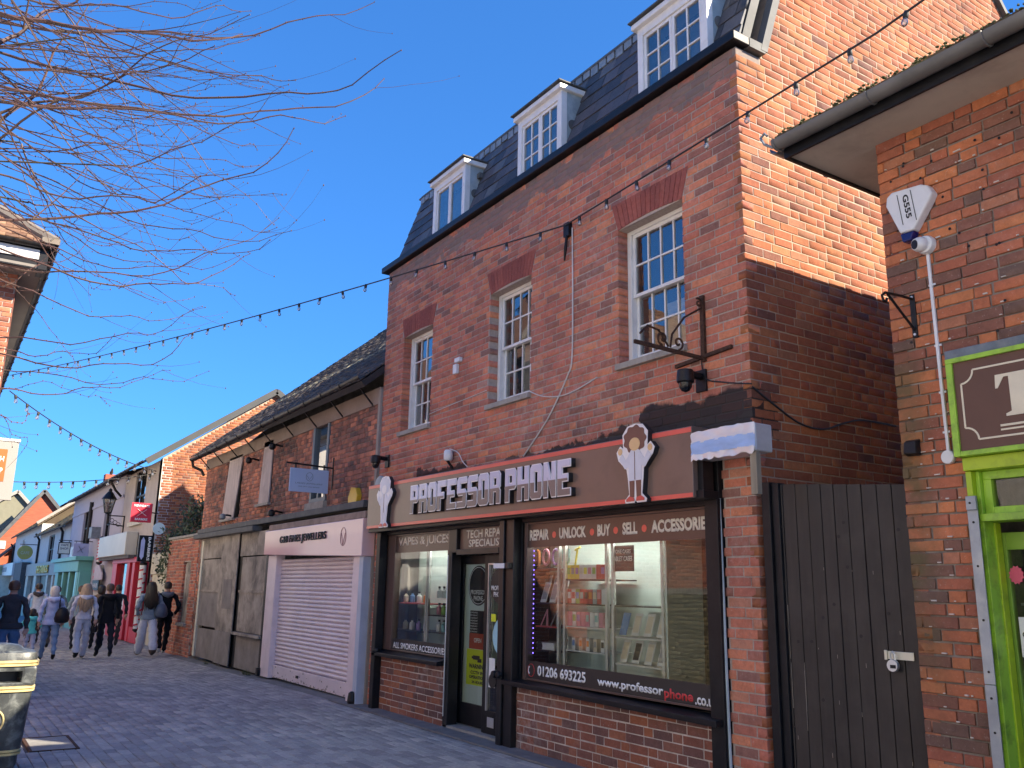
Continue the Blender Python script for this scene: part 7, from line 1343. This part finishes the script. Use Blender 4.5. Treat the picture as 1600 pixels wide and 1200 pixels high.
# hood: four corner pillars and a lid, openings on four sides
mb = MB()
for sx_ in (1, -1):
    for sy_ in (1, -1):
        mb = MB(); mb.hexa([(bx + sx_ * .28, by + sy_ * .28, .672), (bx + sx_ * .17, by + sy_ * .28, .672), (bx + sx_ * .17, by + sy_ * .17, .672), (bx + sx_ * .28, by + sy_ * .17, .672), (bx + sx_ * .28, by + sy_ * .28, .83), (bx + sx_ * .17, by + sy_ * .28, .83), (bx + sx_ * .17, by + sy_ * .17, .83), (bx + sx_ * .28, by + sy_ * .17, .83)]); mb.build('hood_post', BINB, LBN, bev=.02)
loft([(.282, .672), (.286, .69), (.278, .7)], BINB, 'aperture_rim'); loft([(.28, .79), (.285, .83), (.285, .9), (.27, .935), (.19, .955), (.15, .985), (.06, 1.0)], BINB, 'lid')
loft([(.284, .826), (.3, .831), (.301, .846), (.288, .85)], GOLD, 'gold_band'); loft([(.286, .852), (.301, .856), (.301, .87), (.288, .875)], GOLD, 'gold_band'); loft([(.16, .7), (.16, .79)], DARKIN, 'liner')
ef = bx + .268; mb = MB(); mb.tube([(ef + .0 + .012 * math.sin(k * PI / 16), by + .1 + -.1 + .085 * math.cos(k * PI / 16), .40 + .095 * math.sin(k * PI / 16)) for k in range(33)], .007, 6)
mb.build('emblem_ring', GOLD, LBN, smooth=True); mb = MB(); mb.lathe((ef - .002, by + .005, .455), [(.016, 0), (.016, .008)], 12, axis='x').box(ef - .008, ef + .004, by - .022, by + .03, .385, .437).bar((ef - .004, by - .008, .39), (ef - .006, by - .015, .33), .018, .01).bar((ef - .004, by + .015, .39), (ef - .006, by + .02, .33), .018, .01).bar((ef, by - .02, .43), (ef, by - .06, .40), .012, .01); mb.build('tidy_figure', GOLD, LBN)
mb = MB()
for i in range(60):
    a = random.uniform(0, 6.28); r_ = random.uniform(.2, .34); p0 = (bx + math.cos(a) * r_, by + math.sin(a) * r_, 0); w = .006; h = random.uniform(.02, .06)
    mb.add([(p0[0] - w, p0[1], 0), (p0[0] + w, p0[1], 0), (p0[0] + random.uniform(-.03, .03), p0[1] + random.uniform(-.03, .03), h)], [(0, 1, 2)])
o = mb.build('grass', MATS['weed_green'], None, fix=False); tag(o, 'tiny grass sprigs around the foot of the litter bin', 'grass', kind='stuff')

# ------------------------------------------------------------------ festoon lights
def festoon(A, B_, sag, n, lab, r=.008, s=.85, first=.5):
    A = Vector(A); B_ = Vector(B_); t = thing('festoon_string', lab, 'festoon lights', A)
    pt = lambda u: A.lerp(B_, u) + Vector((0, 0, -4 * sag * u * (1 - u)))
    o = MB().tube([pt(i / 40) for i in range(41)], r, 6).build('cable', WIRE, t, smooth=True)
    for i in range(n):
        p = pt((i + first) / n)
        if 'bulb_me' not in cache:
            mh = MB().lathe((0, 0, 0), [(.012, .01), (.02, 0), (.021, -.045), (.017, -.05)], 10).build('lamp_holder', WIRE, None, smooth=True); mg = MB().lathe((0, 0, -.05), [(.014, 0), (.022, -.02), (.026, -.038), (.022, -.056), (.01, -.066)], 12).build('bulb', BULBG, None, smooth=True); mf = MB().tube([(-.006, 0, -.052), (-.006, 0, -.085), (.006, 0, -.085), (.006, 0, -.052)], .002, 4).build('filament', ALU, None)
            cache['bulb_me'] = (mh.data, mg.data, mf.data); [bpy.data.objects.remove(q) for q in (mh, mg, mf)]
        h = bpy.data.objects.new('lamp_holder', cache['bulb_me'][0]); C.objects.link(h); h.parent = t; h.location = p - A; h.scale = (s,) * 3; h.rotation_euler = (random.uniform(-.2, .2), random.uniform(-.2, .2), 0)
        for nm, me in (('bulb', cache['bulb_me'][1]), ('filament', cache['bulb_me'][2])):
            q = bpy.data.objects.new(nm, me); C.objects.link(q); q.parent = h
    return t
AN = (-6.86, D - .06, 5.24)
festoon(AN, (-2.85 - .12, 4.73, 5.13), .0, 8, 'festoon bulbs from the wall anchor to the upper right corner', first=.55)
festoon((-2.97, 4.73, 5.13), (1.2, 4.3, 5.4), .03, 9, 'continuation of the festoon bulbs above the right building roof')
festoon(AN, (-21.8, .92, 5.93), .12, 32, 'long festoon string crossing the sky from the anchor to the left eaves', first=.7)
festoon((-21.9, .95, 5.6), (-26.3, D - .1, 4.62), .22, 15, 'steep festoon string running down to the barber building from the left', r=.012, s=1.5)
festoon((-25.0, 1.0, 3.9), (-26.3, D - .1, 4.55), .12, 14, 'low horizontal festoon string in front of the barber building', r=.012, s=1.5)

# ------------------------------------------------------------------ bare tree
TR = thing('bare_tree', 'leafless tree with long drooping reddish twigs reaching in from the left', 'tree', (-8.3, -1.5, 0))
BARK = mat('grey_brown_bark', (.075, .06, .04), .85, var=.3, scale=12, bump=.4, dirt=(.1, .1, .05), dscale=6); TWIG = mat('reddish_twig', (.085, .043, .038), .6, var=.35, scale=6, bump=.1, dirt=(.14, .11, .06), dscale=2.5, damt=.55)
mb = MB(); mb.tube([(-8.3, -1.5, 0), (-8.32, -1.48, 1.0), (-8.25, -1.5, 2.2), (-8.2, -1.45, 3.4), (-8.15, -1.5, 4.6), (-8.2, -1.4, 6.0), (-8.1, -1.5, 7.4)], [.2, .15, .13, .12, .1, .07, .03], 12); mb.build('trunk', BARK, TR, smooth=True)
mb = MB(); lim = MB(); rb = random.Random(11)
def bez(a, b, c, t): return a * (1 - t) ** 2 + b * 2 * t * (1 - t) + c * t * t
for (x0, y0_, z0_, x1, y1_, z1_, x2, y2, z2, rr_) in BR:
    a, b, c = Vector((x0, y0_, z0_)), Vector((x1, y1_, z1_)), Vector((x2, y2, z2)); b = b * 1.0
    n = 20; pts = []; ph = rb.uniform(0, 6)
    for i in range(n + 1):
        t = i / n; p = bez(a, b, c, t); w_ = .028 * (.4 + t); p = p + Vector((math.sin(ph + i * .75), math.cos(ph * 2 + i * .62), math.sin(ph * 3 + i * .85) + .25 * math.sin(i * 2.2 + ph))) * w_; pts.append(p)
    r0 = .0066 * rr_; rs = [r0 * (1 - .74 * (i / n)) for i in range(n + 1)]; mb.tube(pts, rs, 5)
    # limb back to trunk
    zt = min(7, max(2.6, z0_ - .35 + rb.uniform(-.3, .3))); lim.tube([Vector((-8.2, -1.45, zt)), Vector((-8.2, -1.45, zt)).lerp(a, .5) + Vector((0, 0, .12)), a], [r0 * 1.9, r0 * 1.4, r0], 6)
    for k in range(rb.randint(2, 4)):
        i = rb.randint(3, n - 1); p = pts[i]; d = (pts[min(i + 1, n)] - pts[i - 1]).normalized(); sd_ = Vector((rb.uniform(-1, 1), rb.uniform(-1, 1), rb.uniform(-.9, .5))).normalized(); L = rb.uniform(.12, .7) * (.5 + .5 * rr_); dd = (d * .8 + sd_ * .6).normalized()
        q = [p]; cur = p
        for s_ in range(5): dd = (dd + Vector((rb.uniform(-.08, .08), rb.uniform(-.08, .08), rb.uniform(.0, .16)))).normalized(); cur = cur + dd * L / 5; q.append(cur)
        mb.tube(q, [max(.0018, rs[i] * .5) * (1 - .12 * s_) for s_ in range(6)], 4); mb.lathe(q[-1], [(.002, -.006), (.0055, 0), (.002, .009)], 5)
    for i in range(3, n + 1):
        off = Vector((rb.uniform(-1, 1), rb.uniform(-1, 1), rb.uniform(-1, 1))).normalized() * rs[i]; mb.lathe(pts[i] + off, [(.002, -.007), (.0055, 0), (.002, .008)], 5)
mb.build('twigs', TWIG, TR, smooth=True, fix=False); lim.build('limbs', BARK, TR, smooth=True, fix=False)

# ------------------------------------------------------------------ people
CL = {}
def cloth(n, c, r=.85): return mat('cloth_' + n, c, r, var=.1, scale=25, bump=.3, bscale=70, spec=.2)
SKIN = mat('skin', (.55, .32, .24), .55, var=.06, bump=.05)
def person(lab, x, y, h, top, trous, shoes, hair, hairc, build=1.0, stride=.22, phase=1, hood=None, wide=0, arms='down', heading=90, longc=0, holds=None, skirt=0):
    k = h / 1.7; z0 = gz(x); t = thing('person', lab, 'person', (x, y, z0)); Mx = Matrix.Translation((x, y, z0)) @ Matrix.Rotation(math.radians(heading), 4, 'Z') @ Matrix.Scale(k, 4)
    f = phase
    ll = [(.095, .00, .90), (.105, f * stride * .55, .50), (.10, f * stride * 1.0 - (.05 if f < 0 else 0), .10 if f > 0 else .17), (.115, f * stride + .15 - (.03 if f < 0 else 0), .035 if f > 0 else .06)]
    rl = [(-.095, .00, .90), (-.105, -f * stride * .35 + (.06 if f > 0 else 0), .50), (-.10, -f * stride * 1.0, .17 if f > 0 else .10), (-.115, -f * stride + .12, .06 if f > 0 else .035)]
    if arms == 'down': al = [(.185, 0, 1.39), (.25, -.05 * f, 1.14), (.26, .02 - .08 * f, .90), (.26, .04 - .1 * f, .80)]; ar = [(-.185, 0, 1.39), (-.25, .03 * f, 1.14), (-.26, .1 * f + .04, .90), (-.26, .12 * f + .05, .80)]
    elif arms == 'pocket': al = [(.19, 0, 1.39), (.29, -.08, 1.14), (.25, .06, .96), (.2, .1, .93)]; ar = [(-.19, 0, 1.39), (-.29, -.08, 1.14), (-.25, .06, .96), (-.2, .1, .93)]
    elif arms == 'out': al = [(.185, 0, 1.39), (.3, 0, 1.16), (.42, .02, .96), (.48, .02, .9)]; ar = [(-.185, 0, 1.39), (-.3, 0, 1.16), (-.42, .02, 1.0), (-.48, .02, .98)]
    tor = [(0, 0, .95), (0, 0, 1.10), (0, -.005, 1.28), (0, -.01, 1.42), (0, 0, 1.50), (0, .015, 1.585), (0, .012, 1.66)]
    V = tor + al + ar + ll + rl; bw = build
    R = [(.135 * bw, .105 * bw), (.125 * bw, .1 * bw), (.15 * bw, .11 * bw), (.1, .085), (.05, .05), (.078, .092), (.066, .08)] + [(.07 * bw, .065), (.055 * bw, .055), (.038, .04), (.03, .042)] * 2 + [(.1 * bw, .1 * bw), ((.068 + wide * .03) * bw, .07 + wide * .03), (.05 + wide * .045, .052 + wide * .045), (.04, .035)] * 2
    E_ = [(i, i + 1) for i in range(6)] + [(3, 7)] + [(7 + i, 8 + i) for i in range(3)] + [(3, 11)] + [(11 + i, 12 + i) for i in range(3)] + [(0, 15)] + [(15 + i, 16 + i) for i in range(3)] + [(0, 19)] + [(19 + i, 20 + i) for i in range(3)]
    lab_e = ['top'] * 3 + ['neck', 'skin', 'skin'] + ['top', 'top', 'top', 'skin'] + ['top', 'top', 'top', 'skin'] + ['leg', 'leg', 'leg', 'shoe'] + ['leg', 'leg', 'leg', 'shoe']
    me = bpy.data.meshes.new('b'); me.from_pydata(V, E_, []); ob = bpy.data.objects.new('b', me); C.objects.link(ob)
    md = ob.modifiers.new('s', 'SKIN'); md.use_smooth_shade = True; md.branch_smoothing = .4
    for i, sv_ in enumerate(me.skin_vertices[0].data): sv_.radius = R[i]; sv_.use_root = (i == 0)
    sb = ob.modifiers.new('u', 'SUBSURF'); sb.levels = 2; sb.render_levels = 2
    bpy.context.view_layer.update(); m2 = bpy.data.meshes.new_from_object(ob.evaluated_get(bpy.context.evaluated_depsgraph_get())); bpy.data.objects.remove(ob)
    m2.materials.clear(); mm = [top, trous, shoes, SKIN]; [m2.materials.append(q) for q in mm]
    Vv = [Vector(v) for v in V]; hem = .93 - longc * .18
    for pl in m2.polygons:
        c = pl.center; best = None
        for (a, b), l in zip(E_, lab_e):
            A_, B2 = Vv[a], Vv[b]; d = B2 - A_; u = max(0, min(1, (c - A_).dot(d) / max(1e-9, d.length_squared))); q = (c - (A_ + d * u)).length
            if best is None or q < best[0]: best = (q, l)
        l = best[1]
        if l == 'neck': l = 'skin' if c.z > 1.49 else 'top'
        if l in ('leg', 'top') and abs(c.x) < .2: l = 'top' if c.z > hem else 'leg'
        if l == 'leg' and c.z < .09 and False: l = 'shoe'
        pl.material_index = {'top': 0, 'leg': 1, 'shoe': 2, 'skin': 3}[l]
    rnd = random.Random(int(abs(x * 100)))
    for v in m2.vertices:
        if .12 < v.co.z < 1.42: v.co += Vector((math.sin(v.co.z * 38 + v.co.x * 20), math.cos(v.co.z * 33 + v.co.x * 9), 0)) * .011
    m2.transform(Mx); m2.name = 'body'; bo = bpy.data.objects.new('body', m2); C.objects.link(bo); par(bo, t)
    def loc(mb_): mb_.v = [tuple(Mx @ Vector(v)) for v in mb_.v]; return mb_
    # hands: fingers
    for hp, s_ in ((al[3], 1), (ar[3], -1)):
        mb = MB()
        for j in range(4): mb.tube([(hp[0] + s_ * .004, hp[1] - .02 + j * .014, hp[2] - .0), (hp[0] + s_ * .006, hp[1] - .018 + j * .014, hp[2] - .045), (hp[0] - s_ * .008, hp[1] - .014 + j * .013, hp[2] - .075 + .006 * abs(j - 1.5))], [.009, .008, .006], 6)
        mb.tube([(hp[0], hp[1] + .03, hp[2] + .02), (hp[0] - s_ * .012, hp[1] + .05, hp[2] - .01), (hp[0] - s_ * .02, hp[1] + .052, hp[2] - .035)], [.011, .009, .007], 6); loc(mb).build('fingers', SKIN, t, smooth=True)
    mb = MB(); mb.tube([(0, .1, 1.6), (0, .122, 1.575), (0, .1, 1.565)], [.006, .013, .008], 6)
    for s_ in (1, -1): mb.lathe((s_ * .078, .0, 1.595), [(.012, -.02), (.02, 0), (.012, .022)], 8)
    loc(mb).build('ears_and_nose', SKIN, t, smooth=True)
    mb = MB()
    for s_ in (1, -1): mb.lathe((s_ * .03, .093, 1.61), [(.005, -.006), (.01, 0), (.005, .006)], 8)
    loc(mb).build('eyes', INKB, t)
    # hair
    n = 18; vs = []; rows = []
    if hair == 'short': prof = [(1.725, .02, 0), (1.712, .055, 0), (1.685, .08, 0), (1.64, .091, 0), (1.59, .089, .004), (1.55, .075, .012)]
    elif hair == 'bob': prof = [(1.735, .02, 0), (1.72, .06, 0), (1.69, .088, 0), (1.64, .1, 0), (1.57, .102, .004), (1.51, .09, .01), (1.47, .07, .01)]
    else: prof = [(1.735, .02, 0), (1.72, .06, 0), (1.69, .09, 0), (1.64, .102, 0), (1.56, .108, .01), (1.47, .112, .03), (1.36, .125, .06), (1.24, .12, .075), (1.14, .085, .085), (1.08, .03, .09)]
    mb = MB(); vs = []
    for i, (z, r, back) in enumerate(prof):
        for k_ in range(n):
            a = 2 * PI * k_ / n; fy = math.sin(a); cut = 1.0
            ryy = r * (1.08 if z > 1.5 else .75)
            if fy > 0 and z < 1.665: ryy *= .35 + .3 * (z > 1.6)
            rr2 = r * (1 + .07 * math.sin(k_ * 2.7 + i * .8) * (1 if hair != 'short' else .4))
            vs.append((math.cos(a) * rr2, -.002 + fy * ryy - back, z + (.012 * math.sin(k_ * 3.1) if hair == 'long' and i > 6 else 0)))
    N_ = len(prof); mb.add(vs, [(i * n + k_, i * n + (k_ + 1) % n, (i + 1) * n + (k_ + 1) % n, (i + 1) * n + k_) for i in range(N_ - 1) for k_ in range(n)] + [tuple(range(n))] + [tuple((N_ - 1) * n + q for q in range(n))]); loc(mb).build('hair', hairc, t, smooth=True)
    if hair == 'long':
        mb = MB(); rh = random.Random(int(abs(y * 97)))
        for q in range(46):
            an = PI + PI * (q + .5) / 46; xa = math.cos(an) * .1; ya = math.sin(an) * .1; sp = rh.uniform(1.0, 1.75); ez = rh.uniform(1.04, 1.3)
            mb.tube([(xa * .6, ya * .6, 1.72), (xa * 1.05, ya * 1.05, 1.62), (xa * 1.15 + rh.uniform(-.01, .01), ya * 1.1 - .03, 1.48), (xa * sp, ya * .8 - .09, 1.34), (xa * sp * 1.05 + rh.uniform(-.03, .03), ya * .5 - .1, ez)], [.012, .016, .017, .016, .004], 5)
        loc(mb).build('hair_strands', hairc, t, smooth=True)
    if hood:
        mb = MB(); mb.tube([(-.09, .03, 1.45), (-.11, -.05, 1.44), (-.07, -.12, 1.42), (0, -.14, 1.4), (.07, -.12, 1.42), (.11, -.05, 1.44), (.09, .03, 1.45)], [.025, .045, .058, .066, .058, .045, .025], 10); loc(mb).build('hood', hood, t, smooth=True)
    if longc or top:
        hb = .02 + .0 * longc; mb = MB(); z1 = hem; mb.lathe((0, 0, 0), [(.15 * bw, z1 + .07), (.168 * bw, z1 + .02), (.165 * bw, z1 - .02), (.15 * bw, z1 - .03)], 20); mb.v = [(a, b * .78, c) for a, b, c in mb.v]; loc(mb).build('jacket_hem', top, t, smooth=True)
    return t, Mx
GY = cloth('dark_grey', (.06, .055, .06)); JEAN = cloth('blue_jeans', (.11, .19, .34)); JEANL = cloth('light_jeans', (.2, .3, .45)); TURQ = cloth('turquoise', (.15, .72, .64)); LBL = cloth('pale_blue', (.5, .56, .78)); LGR = cloth('pale_grey', (.6, .6, .68)); BLK = cloth('black', (.014, .014, .018)); NAV = cloth('navy_black', (.018, .02, .03)); GRJ = cloth('blue_grey', (.24, .29, .34)); WHC = cloth('off_white', (.62, .64, .7)); OLV = cloth('grey_green', (.17, .21, .2)); BRNF = cloth('brown_fur', (.2, .13, .09)); GRH = cloth('grey_hood', (.14, .16, .2))
HB = mat('dark_hair', (.02, .015, .014), .5, var=.3, scale=40, stretch=(1, 1, .15), bump=.4); HBL = mat('blonde_hair', (.42, .29, .19), .5, var=.25, scale=40, stretch=(1, 1, .15), bump=.4); HGR = mat('silver_hair', (.62, .58, .52), .6, var=.15, scale=40, bump=.4); HBR = mat('brown_hair', (.09, .05, .035), .5, var=.25, scale=40, bump=.4)
SHW = cloth('white_trainers', (.68, .68, .66), .5); SHB = cloth('black_shoes', (.02, .02, .02), .5); SHN = cloth('brown_shoes', (.13, .09, .07), .6)
person('man in dark grey jacket and blue jeans walking behind the litter bin', -16.3, 1.19, 1.55, GY, JEAN, SHB, 'short', HBR, 1.28, .2, 1, arms='down')
person('small child in turquoise hooded jacket and pale leggings', -21.28, 1.96, 1.03, TURQ, LGR, SHW, 'bob', HB, 1.15, .2, -1, TURQ, arms='out')
_, Mw = person('woman with silver hair in pale blue hoodie and jeans', -21.1, 2.30, 1.49, LBL, JEANL, SHB, 'bob', HGR, 1.25, .24, -1, LBL, longc=.4)
_, M6 = person('woman with long blonde hair in a pale grey tracksuit', -21.4, 2.95, 1.55, LGR, LGR, SHB, 'long', HBL, 1.1, .25, 1, LGR, wide=.7)
_, M8 = person('boy in black hooded coat and black trousers beside the blonde woman', -21.6, 3.45, 1.57, BLK, NAV, SHB, 'short', HBR, 1.12, .28, -1, BLK, longc=.6)
_, M11 = person('woman with long dark hair in blue grey jumper and wide pale trousers', -21.8, 4.36, 1.62, GRJ, LGR, SHN, 'long', HB, 1.18, .3, -1, None, wide=1.3, longc=.3, arms='pocket')
person('man in black with grey hood and white trainers by the brick wall', -22.2, 4.80, 1.64, BLK, BLK, SHW, 'short', HB, 1.12, .24, 1, GRH, arms='pocket')
person('person in white hooded jacket with dark collar further down the street', -27, 2.55, 1.56, WHC, GY, SHB, 'short', HB, 1.25, .15, 1, GY, arms='pocket')
person('person in loose grey green coat behind the silver haired woman', -25.0, 2.78, 1.5, OLV, GY, SHB, 'short', HB, 1.5, .15, 1, OLV, arms='pocket', longc=1)
person('brown haired person in grey walking behind the blonde woman', -24.2, 3.22, 1.52, GRJ, NAV, SHB, 'short', HBR, 1.0, .15, 1)
person('black haired person with brown fur collar behind the boy', -24.5, 3.72, 1.53, NAV, NAV, SHB, 'bob', HB, 1.1, .15, -1, BRNF, longc=1)
person('dark haired person in navy by the red shop door', -25.5, 4.28, 1.56, NAV, GY, SHB, 'short', HB, 1.1, .15, 1)
def bag(nm, lab, M, c, s, m, strap):
    t = thing(nm, lab, 'handbag', M @ Vector(c)); mb = MB(); mb.lathe((0, 0, 0), [(.03, .34), (.1, .3), (.15, .2), (.17, .08), (.15, .0), (.08, -.03)], 18); mb.v = [tuple(M @ (Vector(c) + Vector((a * .45 * s[0], b * s[1], z * s[2])))) for a, b, z in mb.v]; mb.build('bag_body', m, t, smooth=True)
    MB().tube([M @ Vector(p) for p in strap], .012, 6).build('strap', m, t, smooth=True)
bag('handbag', 'black slouchy shoulder bag on the silver haired woman', Mw, (.2, -.16, .9), (2.2, 1, 1), cloth('black_leather', (.015, .015, .018), .45), [(.13, -.14, 1.2), (.12, -.12, 1.44), (.14, 0, 1.5), (.18, .1, 1.35), (.2, .06, 1.2)])
bag('handbag', 'slate blue shoulder bag on the long dark haired woman', M11, (.24, -.14, .92), (2.0, 1.1, .9), cloth('slate_leather', (.08, .1, .15), .5), [(.18, -.14, 1.2), (.17, -.1, 1.44), (.17, .04, 1.5), (.24, .06, 1.25)])
bag('handbag', 'small black bag carried by the blonde woman', M6, (.27, 0, .62), (.8, .6, .55), cloth('black_leather', (.015, .015, .018), .45), [(.26, -.03, .8), (.27, 0, .87), (.28, .05, .8)])

# ------------------------------------------------------------------ lay every collected brick, tile, slate and paver
finish_pieces(300)
